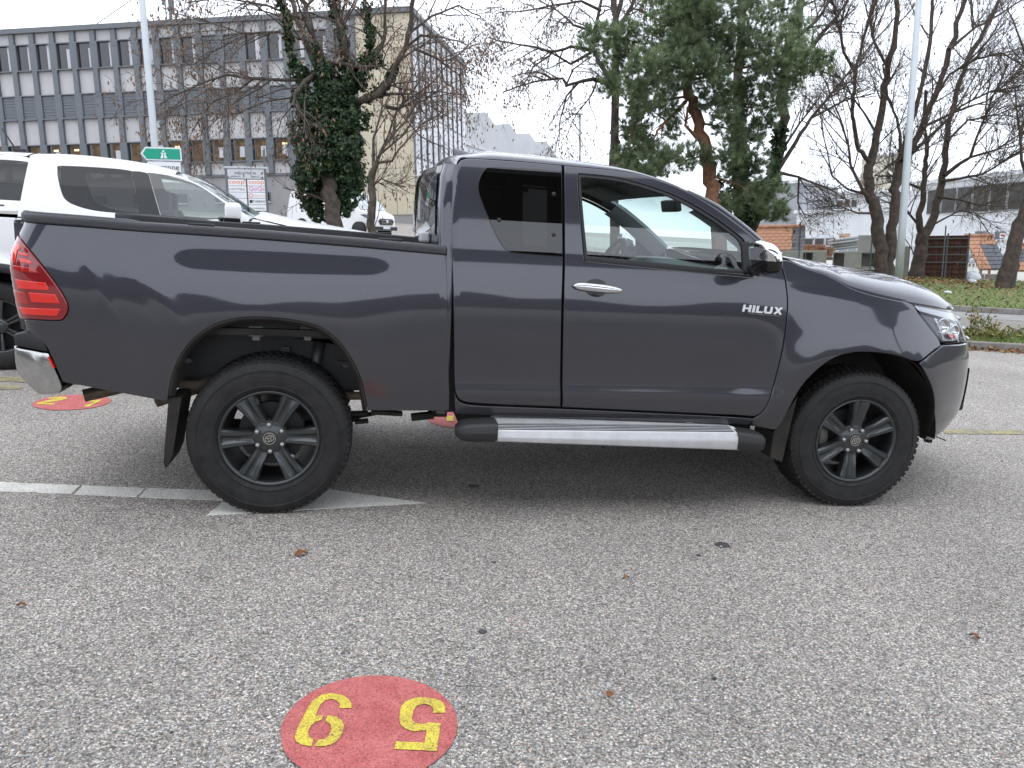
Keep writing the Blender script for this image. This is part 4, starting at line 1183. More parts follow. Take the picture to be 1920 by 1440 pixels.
# ================================================================== ground
def gz(x, y):
    """height of the terrain: flat car park, rising a little towards the office block"""
    return (0.55*ss(y, 20, 32)+0.70*ss(y, 36, 50))*(1-ss(x, 6, 20))
def asphalt_mat(name, scale=175.0, light=1.0, warm=1.0, coarse=1.0):
    m = bpy.data.materials.new(name); m.use_nodes = True; n = m.node_tree; b = n.nodes['Principled BSDF']
    L = n.links.new
    t = n.nodes.new('ShaderNodeTexCoord')
    wz = n.nodes.new('ShaderNodeTexNoise'); wz.inputs['Scale'].default_value = 60; wz.inputs['Detail'].default_value = 2
    L(t.outputs['Object'], wz.inputs['Vector'])
    add = n.nodes.new('ShaderNodeVectorMath'); add.operation = 'MULTIPLY_ADD'; add.inputs[1].default_value = (0.012, 0.012, 0.0)
    L(wz.outputs['Color'], add.inputs[0]); L(t.outputs['Object'], add.inputs[2])
    v = n.nodes.new('ShaderNodeTexVoronoi'); v.inputs['Scale'].default_value = scale; v.inputs['Randomness'].default_value = 1.0
    L(add.outputs[0], v.inputs['Vector'])
    sep = n.nodes.new('ShaderNodeSeparateColor'); L(v.outputs['Color'], sep.inputs[0])
    r = n.nodes.new('ShaderNodeValToRGB'); e = r.color_ramp
    e.elements[0].position = 0.0; e.elements[0].color = (0.06*light, 0.06*light, 0.06*light, 1)
    e.elements[1].position = 1.0; e.elements[1].color = (min(0.62*light, 0.78), min(0.60*light, 0.76), min(0.57*light, 0.73), 1)
    for p, c in ((0.12, (0.110, 0.105, 0.100)), (0.42, (0.190, 0.182, 0.172)), (0.68, (0.252, 0.239, 0.224)), (0.86, (0.34, 0.325, 0.305)), (0.95, (0.45, 0.435, 0.41))):
        q = e.elements.new(p); q.color = (*[k*light for k in c], 1)
    L(sep.outputs[0], r.inputs[0])
    # a few stones are reddish, ochre or bluish
    r2 = n.nodes.new('ShaderNodeValToRGB'); e2 = r2.color_ramp; e2.interpolation = 'CONSTANT'
    e2.elements[0].position = 0; e2.elements[0].color = (1.025, 1.0, 0.955, 1); e2.elements[1].position = 0.80; e2.elements[1].color = (1.12, 0.98, 0.88, 1)
    q = e2.elements.new(0.90); q.color = (0.90, 0.95, 1.08, 1); q = e2.elements.new(0.96); q.color = (1.25, 0.95, 0.80, 1)
    L(sep.outputs[1], r2.inputs[0])
    mu = n.nodes.new('ShaderNodeMixRGB'); mu.blend_type = 'MULTIPLY'; mu.inputs[0].default_value = 1.0
    L(r.outputs[0], mu.inputs[1]); L(r2.outputs[0], mu.inputs[2])
    # binder in the joints between stones
    rd = n.nodes.new('ShaderNodeValToRGB'); rd.color_ramp.elements[0].position = 0.42; rd.color_ramp.elements[0].color = (1, 1, 1, 1)
    rd.color_ramp.elements[1].position = 0.72; rd.color_ramp.elements[1].color = (0.52, 0.52, 0.52, 1)
    L(v.outputs['Distance'], rd.inputs[0])
    m2 = n.nodes.new('ShaderNodeMixRGB'); m2.blend_type = 'MULTIPLY'; m2.inputs[0].default_value = 0.8
    L(mu.outputs[0], m2.inputs[1]); L(rd.outputs[0], m2.inputs[2])
    # fine grit
    v2 = n.nodes.new('ShaderNodeTexNoise'); v2.inputs['Scale'].default_value = 330; v2.inputs['Detail'].default_value = 2; L(t.outputs['Object'], v2.inputs['Vector'])
    mr = n.nodes.new('ShaderNodeMapRange'); mr.inputs['From Min'].default_value = 0.3; mr.inputs['From Max'].default_value = 0.7; mr.inputs['To Min'].default_value = 0.70; mr.inputs['To Max'].default_value = 1.35
    L(v2.outputs['Fac'], mr.inputs['Value'])
    m3 = n.nodes.new('ShaderNodeVectorMath'); m3.operation = 'SCALE'; L(m2.outputs[0], m3.inputs[0]); L(mr.outputs[0], m3.inputs['Scale'])
    # wide patches, traffic film and stains
    n1 = n.nodes.new('ShaderNodeTexNoise'); n1.inputs['Scale'].default_value = 0.55; n1.inputs['Detail'].default_value = 6; n1.inputs['Roughness'].default_value = 0.6; L(t.outputs['Object'], n1.inputs['Vector'])
    mr2 = n.nodes.new('ShaderNodeMapRange'); mr2.inputs['From Min'].default_value = 0.3; mr2.inputs['From Max'].default_value = 0.7; mr2.inputs['To Min'].default_value = 0.84; mr2.inputs['To Max'].default_value = 1.16
    L(n1.outputs['Fac'], mr2.inputs['Value'])
    m4 = n.nodes.new('ShaderNodeVectorMath'); m4.operation = 'SCALE'; L(m3.outputs[0], m4.inputs[0]); L(mr2.outputs[0], m4.inputs['Scale'])
    n3 = n.nodes.new('ShaderNodeTexNoise'); n3.inputs['Scale'].default_value = 3.1; n3.inputs['Detail'].default_value = 3; L(t.outputs['Object'], n3.inputs['Vector'])
    r3 = n.nodes.new('ShaderNodeValToRGB'); r3.color_ramp.elements[0].position = 0.24; r3.color_ramp.elements[0].color = (0.72, 0.72, 0.74, 1); r3.color_ramp.elements[1].position = 0.36; r3.color_ramp.elements[1].color = (1, 1, 1, 1)
    L(n3.outputs['Fac'], r3.inputs[0])
    m5 = n.nodes.new('ShaderNodeMixRGB'); m5.blend_type = 'MULTIPLY'; m5.inputs[0].default_value = 1.0; L(m4.outputs[0], m5.inputs[1]); L(r3.outputs[0], m5.inputs[2])
    L(m5.outputs[0], b.inputs['Base Color'])
    b.inputs['Roughness'].default_value = 0.82; b.inputs['Specular IOR Level'].default_value = 0.35
    inv = n.nodes.new('ShaderNodeMath'); inv.operation = 'SUBTRACT'; inv.inputs[0].default_value = 1.0; L(v.outputs['Distance'], inv.inputs[1])
    bm_ = n.nodes.new('ShaderNodeBump'); bm_.inputs['Strength'].default_value = 0.75*coarse; bm_.inputs['Distance'].default_value = 0.006
    L(inv.outputs[0], bm_.inputs['Height']); L(bm_.outputs[0], b.inputs['Normal'])
    MATS[name] = m; return m
M_ASPH = asphalt_mat('car_park_asphalt', light=1.56)
M_ROAD = asphalt_mat('road_asphalt', scale=90, light=1.05)
M_KERB = mat('kerb_stone', (0.20, 0.185, 0.17), 0.9, var=0.35, vscale=9, bump=0.4, bscale=60)
M_GRASS = mat('verge_soil_and_grass', (0.085, 0.115, 0.030), 0.95, var=0.0, vscale=2.2, col2=(0.165, 0.155, 0.055), bump=0.6, bscale=30)
M_CONC = mat('yard_concrete', (0.42, 0.40, 0.36), 0.9, var=0.12, vscale=0.8)

def sheet(name, x0, x1, y0, y1, nx_, ny_, m, dz=0.0, fn=None):
    X, Y = np.meshgrid(np.linspace(x0, x1, nx_), np.linspace(y0, y1, ny_), indexing='ij')
    Z = (fn or gz)(X, Y)+dz
    V = np.stack([X.ravel(), Y.ravel(), Z.ravel()], -1); I = np.arange(nx_*ny_).reshape(nx_, ny_)
    F = np.stack([I[:-1, :-1].ravel(), I[1:, :-1].ravel(), I[1:, 1:].ravel(), I[:-1, 1:].ravel()], -1)
    return structure(np_mesh(name, V, F, m, smooth=True))
sheet('ground', -160, 260, -120, 420, 106, 136, M_ASPH)

# road and planted strip: run along the direction RD behind the parked truck
RA = np.array(atz(1817, 655)[:2]); RD = np.array([0.978, -0.21]); RD /= np.linalg.norm(RD); RN = np.array([-RD[1], RD[0]])
def rp(s, n, z=0.0): p = RA+RD*s+RN*n; return (p[0], p[1], z)
def strip(name, n0, n1, z, m, s0=-40, s1=60, side=0.0, steps=40):
    b = MB(); rows = []
    for s in np.linspace(s0, s1, steps):
        r = [rp(s, n0, z), rp(s, n1, z)]
        if side > 0: r = [rp(s, n0, z-side)]+r+[rp(s, n1, z-side)]
        rows.append(r)
    b.grid(rows)
    if side > 0:
        b.add(rows[0], [(0, 1, 2, 3)]); b.add(rows[-1], [(3, 2, 1, 0)])
    return b.build(name, m, None, fix=side > 0)
NEARW = 1.50
RW0, RW1 = NEARW+0.13, 7.10
structure(strip('road', RW0, RW1, 0.006, M_ROAD))
structure(strip('planting_bed', 0.12, NEARW, 0.10, M_GRASS, -3.0, 60))
structure(strip('verge', RW1+0.16, 27.2, 0.115, M_GRASS, -16, 60))
# lane line along the far side of the road, on a pale concrete gutter strip
structure(strip('road_shoulder', RW1-1.62, RW1-0.01, 0.011, mat('pale_gutter', (0.24, 0.235, 0.225), 0.9, var=0.15, vscale=3)))
ll = strip('lane_line', RW1-1.78, RW1-1.66, 0.012, mat('white_road_paint', (0.62, 0.62, 0.60), 0.7, var=0.15, vscale=6), 4.2, 30)
tag(ll, 'thin white line painted along the road beside the verge', 'road marking')
# kerbs: a row of stones each
def kerb(name, n0, n1, h, s0, s1, L):
    k = bpy.data.objects.new(name, None); COL.objects.link(k); structure(k)
    me = None; s = s0; i = 0
    while s < s1:
        b = MB(); p = rp(s+L/2, (n0+n1)/2, h/2-0.02)
        if me is None:
            b.bevbox((0, 0, 0), (L-0.012, abs(n1-n0), h+0.04), 0.015); o = b.build('kerb_stone', M_KERB, k); me = o.data
        else:
            o = bpy.data.objects.new('kerb_stone', me); COL.objects.link(o); o.parent = k
        o.location = p; o.rotation_euler = (0, rad(random.uniform(-0.3, 0.3)), math.atan2(RD[1], RD[0])); s += L
    return k
kerb('near_kerb', 0.0, 0.13, 0.115, -3, 22, 1.0)
kerb('road_kerb', NEARW, NEARW+0.13, 0.11, -3, 22, 1.0)
kerb('far_kerb', RW1, RW1+0.17, 0.14, -16, 30, 1.0)
# concrete yard beyond the verge
def yard():
    b = MB(); b.add([rp(-16, 27.2, 0.10), rp(75, 27.2, 0.10), rp(75, 140, 0.10), rp(-16, 140, 0.10)], [(0, 1, 2, 3)])
    structure(b.build('yard_paving', M_CONC))
yard()

# ---- paint on the car park
PZ = 0.004
def paint_floor(name, c1, c2, wear=0.35):
    """road paint lying over the stones: worn through on some of them, dark pits between"""
    m = bpy.data.materials.new(name); m.use_nodes = True; n = m.node_tree; b = n.nodes['Principled BSDF']; L = n.links.new
    t = n.nodes.new('ShaderNodeTexCoord'); v = n.nodes.new('ShaderNodeTexVoronoi'); v.inputs['Scale'].default_value = 185; L(t.outputs['Object'], v.inputs['Vector'])
    nz_ = n.nodes.new('ShaderNodeTexNoise'); nz_.inputs['Scale'].default_value = 9; nz_.inputs['Detail'].default_value = 8; nz_.inputs['Roughness'].default_value = 0.7; L(t.outputs['Object'], nz_.inputs['Vector'])
    r = n.nodes.new('ShaderNodeValToRGB'); r.color_ramp.elements[0].position = 0.35; r.color_ramp.elements[0].color = (*c2, 1); r.color_ramp.elements[1].position = 0.6; r.color_ramp.elements[1].color = (*c1, 1); L(nz_.outputs['Fac'], r.inputs[0])
    sp = n.nodes.new('ShaderNodeSeparateColor'); L(v.outputs['Color'], sp.inputs[0])
    mr = n.nodes.new('ShaderNodeMapRange'); mr.inputs['To Min'].default_value = 0.80; mr.inputs['To Max'].default_value = 1.12; L(sp.outputs[0], mr.inputs['Value'])
    sc = n.nodes.new('ShaderNodeVectorMath'); sc.operation = 'SCALE'; L(r.outputs[0], sc.inputs[0]); L(mr.outputs[0], sc.inputs['Scale'])
    # stones showing through: random stones, more of them where the film is thin
    ad = n.nodes.new('ShaderNodeMath'); ad.operation = 'ADD'; L(sp.outputs[1], ad.inputs[0]); L(nz_.outputs['Fac'], ad.inputs[1])
    gt = n.nodes.new('ShaderNodeMath'); gt.operation = 'LESS_THAN'; gt.inputs[1].default_value = 0.30+wear*0.45; L(ad.outputs[0], gt.inputs[0])
    mx = n.nodes.new('ShaderNodeMixRGB'); mx.inputs[2].default_value = (0.16, 0.15, 0.14, 1); L(gt.outputs[0], mx.inputs[0]); L(sc.outputs[0], mx.inputs[1])
    rd = n.nodes.new('ShaderNodeValToRGB'); rd.color_ramp.elements[0].position = 0.55; rd.color_ramp.elements[0].color = (1, 1, 1, 1); rd.color_ramp.elements[1].position = 0.8; rd.color_ramp.elements[1].color = (0.5, 0.5, 0.5, 1); L(v.outputs['Distance'], rd.inputs[0])
    m2 = n.nodes.new('ShaderNodeMixRGB'); m2.blend_type = 'MULTIPLY'; m2.inputs[0].default_value = 0.8; L(mx.outputs[0], m2.inputs[1]); L(rd.outputs[0], m2.inputs[2]); L(m2.outputs[0], b.inputs['Base Color'])
    b.inputs['Roughness'].default_value = 0.8
    inv = n.nodes.new('ShaderNodeMath'); inv.operation = 'SUBTRACT'; inv.inputs[0].default_value = 1.0; L(v.outputs['Distance'], inv.inputs[1])
    bp_ = n.nodes.new('ShaderNodeBump'); bp_.inputs['Strength'].default_value = 0.5; bp_.inputs['Distance'].default_value = 0.005; L(inv.outputs[0], bp_.inputs['Height']); L(bp_.outputs[0], b.inputs['Normal'])
    MATS[name] = m; return m
M_WPAINT = paint_floor('worn_white_paint', (0.78, 0.76, 0.70), (0.66, 0.64, 0.59), 0.12)
M_RPAINT = paint_floor('red_floor_paint', (0.58, 0.165, 0.150), (0.47, 0.105, 0.10), 0.2)
M_YPAINT = paint_floor('yellow_floor_paint', (0.76, 0.62, 0.075), (0.56, 0.42, 0.07))
M_YOLD = paint_floor('faded_yellow_paint', (0.40, 0.34, 0.15), (0.20, 0.19, 0.15), 0.6)
def flat(pix, z, name, m, par=None, jag=0.0, thick=0.0):
    P = [atz(x, y)[:2] for x, y in pix]
    if jag > 0:
        Q = resample([tuple(p) for p in P], 0.03); P = [np.array(q)+RNG.normal(0, jag, 2) for q in Q]
    b = MB()
    if thick: b.prism([tuple(p) for p in P], lambda x, y: (x, y, z-thick), lambda x, y: (x, y, z))
    else: b.add([(p[0], p[1], z) for p in P], [tuple(range(len(P)))])
    return b.build(name, m, par, fix=True)
ar = thing('arrow_marking', 'long white arrow painted on the asphalt under the rear wheel', 'road marking', loc=(0, 0, 0))
flat([(386.5, 967.5), (420, 939.5), (436, 924), (479, 899), (797.7, 944)], PZ, 'arrow_head', M_WPAINT, ar, 0.0025, 0.003)
for a in ([(-160, 899), (-30, 904), (-42, 920.5), (-180, 915)], [(-27, 904), (150, 911), (134, 927), (-39, 921)], [(155, 911.5), (272, 916), (256, 933), (139, 928)], [(276, 916), (396, 920.5), (437, 922), (419, 939.2), (260, 933.5)]):
    flat(a, PZ, 'paint_slab', M_WPAINT, ar, 0.0025, 0.003)
def oval(px, py, label, grp=None, r=0.2488, c=None):
    q = atz(px, py) if c is None else c
    t = thing('painted_oval', label, 'road marking', 'red numbered bay markings'); b = MB()
    b.add([(q[0]+r*math.cos(a)*(1+0.004*math.sin(9*a)), q[1]+r*math.sin(a)*(1+0.004*math.cos(7*a)), PZ) for a in np.linspace(0, 2*math.pi, 97)[:-1]], [tuple(range(96))])
    b.build('red_disc', M_RPAINT, t); return t
def cr8(pts): return [(480+x*0.25, 1200+y*0.25) for x, y in pts]
ov = oval(0, 0, 'red painted disc with yellow upside-down 59 in the foreground', c=(0.4726, -1.7127))
flat(cr8([(625, 525), (715, 525), (715, 490), (690, 450), (640, 425), (560, 412), (490, 425), (420, 470), (390, 520), (350, 600), (310, 680), (290, 740), (300, 775), (340, 800), (415, 812), (430, 760), (395, 735), (390, 700), (410, 660), (450, 625), (490, 615), (505, 578), (445, 585), (480, 500), (520, 465), (570, 455), (610, 470), (630, 495)]), PZ+0.0025, 'digit_stroke', M_YPAINT, ov)
flat(cr8([(540, 578), (600, 590), (640, 615), (660, 655), (650, 710), (610, 770), (560, 800), (500, 812), (445, 812), (460, 765), (510, 760), (545, 735), (565, 690), (560, 650), (520, 620)]), PZ+0.0025, 'digit_stroke', M_YPAINT, ov)
flat(cr8([(1420, 560), (1420, 520), (1400, 480), (1350, 455), (1250, 442), (1180, 450), (1120, 475), (1085, 520), (1075, 600), (1080, 640), (1110, 675), (1180, 700), (1280, 690), (1265, 785), (1050, 775), (1037, 832), (1355, 848), (1385, 640), (1295, 632), (1260, 645), (1200, 640), (1170, 615), (1180, 540), (1210, 505), (1260, 492), (1310, 505), (1330, 530), (1328, 560)]), PZ+0.0025, 'digit_stroke', M_YPAINT, ov)
def cr2(pts): return [(x*0.20833, 600+y*0.20833) for x, y in pts]
ov2 = oval(0, 0, 'red painted disc with yellow numbers behind the tail pipe', c=(-1.6386, 2.3038))
flat(cr2([(330, 765), (335, 752), (470, 722), (535, 714), (440, 716), (430, 708), (560, 697), (605, 705), (600, 716), (560, 728), (400, 755), (490, 758), (490, 768)]), PZ+0.0025, 'digit_stroke', M_YPAINT, ov2)
flat(cr2([(745, 785), (860, 742), (800, 743), (805, 734), (915, 722), (905, 735), (800, 787)]), PZ+0.0025, 'digit_stroke', M_YPAINT, ov2)
q3 = atz(866, 788)
ov3 = oval(0, 0, 'red painted disc peeping out behind the running board', c=(q3[0], q3[1]))
b = MB(); b.add([(q3[0]-0.12, q3[1]-0.06, PZ*2), (q3[0]-0.07, q3[1]-0.06, PZ*2), (q3[0]-0.05, q3[1]+0.1, PZ*2), (q3[0]-0.10, q3[1]+0.1, PZ*2)], [(0, 1, 2, 3)]); b.build('digit_stroke', M_YPAINT, ov3)
tag(flat([(-60, 706), (70, 709), (150, 717), (150, 722), (60, 718), (-60, 712)], PZ, 'yellow_line', M_YOLD, None, 0.006), 'faded yellow line behind the chrome bumper, the farther of two', 'road marking')
tag(flat([(-60, 722), (40, 724), (40, 731), (-60, 729)], PZ, 'yellow_line', M_YOLD, None, 0.006), 'faded yellow line behind the chrome bumper, the nearer of two', 'road marking')
tag(flat([(1770, 806), (1940, 808), (1980, 815), (1770, 814)], PZ, 'yellow_line', M_YOLD, None, 0.006), 'faded yellow bay line in front of the truck nose', 'road marking')
# oil spots and small litter
def spot(px, py, r, m, label, asp=1.0):
    q = atz(px, py); b = MB(); rr = random.Random(px)
    b.add([(q[0]+r*math.cos(a)*(0.85+0.3*rr.random()), q[1]+r*asp*math.sin(a)*(0.85+0.3*rr.random()), 0.003) for a in np.linspace(0, 2*math.pi, 21)[:-1]], [tuple(range(20))])
    tag(b.build('oil_spot', m), label, 'stain')
M_STAIN = mat('oil_stain', (0.045, 0.045, 0.05), 0.6, var=0.3, vscale=90, col2=(0.09, 0.09, 0.095))
spot(1354, 1022, 0.035, M_STAIN, 'dark oil spot on the asphalt right of centre')
spot(888, 912, 0.030, M_STAIN, 'dark spot on the asphalt under the running board')
M_DEADLEAF = mat('dead_leaf', (0.22, 0.085, 0.03), 0.8, var=0.4, vscale=60)
def fallen_leaf(px, py, s, label, a):
    q = atz(px, py); b = MB(); rows = []
    for u in np.linspace(0, 1, 7):
        w = 0.32*math.sin(math.pi*u**0.8)*s*(1+0.35*math.sin(u*25)); zc = 0.004+0.012*s/0.06*math.sin(u*3)**2
        rows.append([((u-0.5)*s, -w, zc+0.006), ((u-0.5)*s, 0, zc), ((u-0.5)*s, w, zc+0.008)])
    b.grid(rows); b.xf(Matrix.Translation((q[0], q[1], 0.0)) @ Matrix.Rotation(a, 4, 'Z')); tag(b.build('fallen_leaf', M_DEADLEAF, smooth=True), label, 'leaf', 'fallen leaves on the asphalt')
fallen_leaf(565, 1042, 0.06, 'brown leaf scrap lying below the arrow head', 0.4)
fallen_leaf(1143, 1307, 0.035, 'small tan leaf scrap right of the red disc', 1.2)
fallen_leaf(1174, 1086, 0.03, 'small reddish leaf scrap in the middle foreground', 0.2)
fallen_leaf(1826, 1197, 0.04, 'dark leaf scrap near the right edge of the asphalt', 2.0)
fallen_leaf(40, 1138, 0.03, 'dark twig scrap near the left edge of the asphalt', 0.1)
# ================================================================== buildings
def plane_hit(px, py, o, nrm):
    d = Vector(ray(px, py)); c = Vector(CAM_C); t = (Vector(o)-c).dot(nrm)/d.dot(nrm); return c+d*t
M_PANEL = mat('pale_render_panel', (0.46, 0.45, 0.45), 0.9, var=0.06, vscale=1.5, bump=0.1, bscale=40)
M_PIL = mat('blue_grey_metal', (0.125, 0.136, 0.148), 0.5, 0.2, var=0.08, vscale=2)
M_PLINTH = mat('grey_plinth_render', (0.27, 0.26, 0.265), 0.95, var=0.08, vscale=1.0)
M_BEIGE = mat('beige_cladding', (0.50, 0.445, 0.335), 0.7, var=0.06, vscale=0.7)
M_WIN = mat('dark_window_glass', (0.016, 0.017, 0.019), 0.05, coat=0.5, spec=0.6)
M_CURT = mat('white_curtain', (0.50, 0.50, 0.52), 0.9)
M_WROOM = mat('office_wall_behind_glass', (0.10, 0.065, 0.04), 0.8, var=0.7, vscale=2.2, col2=(0.22, 0.13, 0.06))
M_LAMP = mat('lit_office_lamp', (0.9, 0.7, 0.4), 0.5, emit=(1.0, 0.75, 0.4), estr=1.6)
M_WHITEB = mat('white_factory_wall', (0.43, 0.44, 0.45), 0.85, var=0.05, vscale=0.3)
M_WHITEF = mat('white_side_facade', (0.66, 0.66, 0.68), 0.85, var=0.05, vscale=0.6)
def blind_mat():
    m = mat('closed_blind', (0.12, 0.135, 0.15), 0.55); n = m.node_tree; b = n.nodes['Principled BSDF']
    t = n.nodes.new('ShaderNodeTexCoord'); w = n.nodes.new('ShaderNodeTexWave'); w.bands_direction = 'Z'; w.inputs['Scale'].default_value = 3.3; w.inputs['Distortion'].default_value = 0.3
    n.links.new(t.outputs['Object'], w.inputs['Vector']); r = n.nodes.new('ShaderNodeValToRGB'); r.color_ramp.elements[0].color = (0.07, 0.08, 0.09, 1); r.color_ramp.elements[1].color = (0.17, 0.185, 0.205, 1)
    n.links.new(w.outputs['Fac'], r.inputs[0]); n.links.new(r.outputs[0], b.inputs['Base Color']); return m
M_BLIND = blind_mat()

def box_obj(name, a, b, m, par, share=None):
    q = MB(); q.bbox(a, b); return q.build(name, m, par)
def inst(name, me, par, loc, rz=0.0, sc=None):
    o = bpy.data.objects.new(name, me); COL.objects.link(o); o.parent = par; o.location = loc; o.rotation_euler = (0, 0, rz)
    if sc: o.scale = sc
    return o

def office():
    Pc = Vector(atd(781, 419, 50.0)); PL = Vector(atd(35, 372, 53.6))
    eX, eY = PLUMB @ Vector((1, 0, 0)), PLUMB @ Vector((0, 1, 0))
    d = Pc-PL; th = math.atan2(d.dot(eY), d.dot(eX))
    T = thing('office_building', 'long three-storey office block with blue-grey pilasters and beige end wall', 'building', loc=Pc, rotz=th, plumb=True)
    Mi = T.matrix_world.inverted(); nrm = T.matrix_world.to_3x3() @ Vector((0, -1, 0))
    lx = lambda px, py: (Mi @ plane_hit(px, py, Pc, nrm))
    x0 = lx(254, 85).x; x1 = lx(24, 85).x; pitch = (x0-x1)/6
    xb = lx(668, 200).x                              # where the beige cladding begins
    XL = x0-14*pitch
    H1 = 12.75
    D = 16.0
    # wall body: panels plane set back behind pilasters
    box_obj('wall', (XL, 0.06, 3.25), (xb, D, 12.45), M_PANEL, T)
    box_obj('plinth', (XL, 0.10, -1.5), (xb, D, 3.25), M_PLINTH, T)
    box_obj('plinth_cornice', (XL, -0.02, 3.16), (xb, 0.10, 3.30), M_PIL, T)
    box_obj('parapet', (XL-0.3, -0.25, 12.45), (0.25, D+0.2, H1), M_PIL, T)
    # beige cladding in large sheets
    nb = 3; w = (0-xb)/nb
    bands = [(0.55, 3.4), (3.4, 6.6), (6.6, 9.6), (9.6, 12.45)]
    box_obj('clad_core', (xb+0.01, 0.02, -1.5), (-0.02, D-0.02, 12.44), M_PLINTH, T)
    for i in range(nb):
        for (za, zb) in bands: box_obj('cladding_sheet', (xb+w*i+0.015, -0.03, za+0.015), (xb+w*(i+1)-0.015, 0.0, zb-0.015), M_BEIGE, T)
    # pilasters: one mesh shared
    pil = None; xs = []
    k = 0; x = x0
    while x+pitch < xb: x += pitch
    while x > XL: xs.append(x); x -= pitch
    for x in xs:
        if pil is None:
            b = MB(); b.bbox((-0.17, -0.14, 3.30), (0.17, 0.055, 12.44)); pil = b.build('pilaster', M_PIL, T); pil.location = (x, 0, 0)
        else: inst('pilaster', pil.data, T, (x, 0, 0))
    # windows
    rows = [(10.10, 11.78, 'curtain'), (7.05, 8.62, 'blind'), (4.05, 5.50, 'room')]
    fr = {}; rr = random.Random(3)
    def meshes(kind, h, w):
        key = (kind, round(h, 2), round(w, 2))
        if key in fr: return fr[key]
        hw = w/2
        b = MB()
        for a, c in (((-hw, 0.0, 0), (-hw+0.10, 0.20, h)), ((hw-0.05, 0.0, 0), (hw, 0.20, h)), ((-hw+0.10, 0.0, h-0.06), (hw-0.05, 0.20, h)), ((-hw+0.10, -0.06, 0), (hw-0.05, 0.20, 0.07))): b.bbox(a, c)
        f = bpy.data.meshes.new('window_frame'); f.from_pydata(b.v, [], b.f); f.materials.append(M_PIL)
        b = MB(); b.bbox((-hw+0.10, 0.17, 0.07), (hw-0.05, 0.185, h-0.06)); p = bpy.data.meshes.new('pane'); p.from_pydata(b.v, [], b.f); p.materials.append(M_WIN)
        fr[key] = (f, p); return fr[key]
    def window(par_x, y, z0, z1, kind, w, rz=0.0, T=T):
        f, p = meshes(kind, z1-z0, w)
        W = inst('window', f, T, (par_x, y, z0), rz)
        P = inst('pane', p, W, (0, 0, 0))
        hw = w/2; h = z1-z0; lf, rt = -hw+0.11, hw-0.06
        if kind == 'blind':
            key = ('bl', round(h, 2), round(w, 2))
            if key not in fr:
                b = MB(); n = 14
                for i in range(n):
                    za = 0.08+(h-0.16)*i/n; b.bbox((lf, 0.08+0.02*(i % 2), za+0.006), (rt, 0.125, za+(h-0.16)/n-0.006))
                me = bpy.data.meshes.new('blind'); me.from_pydata(b.v, [], b.f); me.materials.append(mat('blind_slat', (0.125, 0.14, 0.155), 0.55)); fr[key] = me
            o = inst('blind', fr[key], W, (0, 0, 0)); o['kind'] = 'stuff'
        elif kind == 'curtain':
            b = MB(); s = lf+(rt-lf)*rr.uniform(0.62, 0.80); b.bbox((s, 0.155, 0.09), (rt, 0.165, h-0.08-rr.choice([0, 0.0, 0.3]))); b.build('curtain', M_CURT, W)
        else:
            b = MB(); b.bbox((lf+rr.uniform(0.1, 0.3), 0.155, 0.09), (rt, 0.165, h-0.10)); b.build('room_view', M_WROOM, W)
            if rr.random() < 0.55:
                b = MB(); s = rr.uniform(lf+0.35, rt-0.4); b.bbox((s, 0.140, h-0.45), (s+0.33, 0.150, h-0.34)); b.build('ceiling_lamp', M_LAMP, W)
            if rr.random() < 0.4:
                b = MB(); b.bbox((lf+0.5, 0.140, 0.3), (rt-0.08, 0.150, h-0.5)); b.build('curtain', M_CURT, W)
    for i, x in enumerate(xs):
        cx = x+pitch/2
        if cx+pitch/2 > xb: continue
        for r, (za, zb, kd) in enumerate(rows):
            k2 = kd
            if kd == 'curtain' and i in (6, 7, 8): k2 = 'blind' if i != 8 else 'curtain'
            window(cx, -0.14, za, zb, k2, pitch-0.345)
        if i % 2 == 1 or i < 3:
            W = box_obj('basement_window', (cx-0.45, 0.04, 1.55), (cx+0.45, 0.16, 2.15), M_PIL, T)
            box_obj('pane', (cx-0.40, 0.02, 1.62), (cx-0.14, 0.038, 2.10), M_WIN, W); box_obj('pane', (cx-0.02, 0.02, 1.62), (cx+0.40, 0.038, 2.10), M_WIN, W)
            box_obj('sill', (cx-0.47, -0.03, 1.47), (cx+0.47, 0.10, 1.55), M_PANEL, W)
    # receding side facade
    box_obj('side_wall', (-0.018, 0.0, 2.9), (0.02, D, 12.44), M_WHITEF, T)
    box_obj('side_plinth', (-0.018, 0.0, -1.5), (0.03, D, 2.9), M_PLINTH, T)
    n = 10; p2 = D/n
    for i in range(n+1):
        if pil and i < n: 
            b = MB(); b.bbox((0.02, p2*i-0.05, 2.95), (0.12, p2*i+0.05, 12.43)); b.build('side_fin', M_PIL, T)
        if i < n:
            for (za, zb, kd) in rows:
                W = box_obj('window', (0.02, p2*i+0.09, za), (0.05, p2*(i+1)-0.09, zb), M_PIL, T)
                box_obj('pane', (0.045, p2*i+0.16, za+0.07), (0.06, p2*(i+1)-0.16, zb-0.07), M_WIN, W)
    # roof mast with stays
    q = lx(240, 60); mx = q.x
    m = thing('roof_mast', 'lattice radio mast with a stay wire on the office roof', 'mast', loc=T.matrix_world @ Vector((mx, 5.0, H1)), plumb=True)
    for (dx, dy) in ((-0.18, -0.18), (0.18, -0.18), (0.0, 0.2)):
        b = MB(); b.tube([(dx, dy, 0), (dx*0.6, dy*0.6, 8)], 0.045, 6); b.build('mast_leg', M_PIL, m)
    b = MB()
    for k in range(9):
        z = k*0.85; b.tube([(-0.18, -0.18, z), (0.17, -0.18, z+0.6), (0, 0.2, z+0.85)], 0.025, 4)
    b.build('mast_bracing', M_PIL, m)
    b = MB(); b.tube([(-0.1, 0, 4.2), (-6.6, 0.5, 0.0)], 0.03, 4); b.build('stay_wire', M_PIL, m)
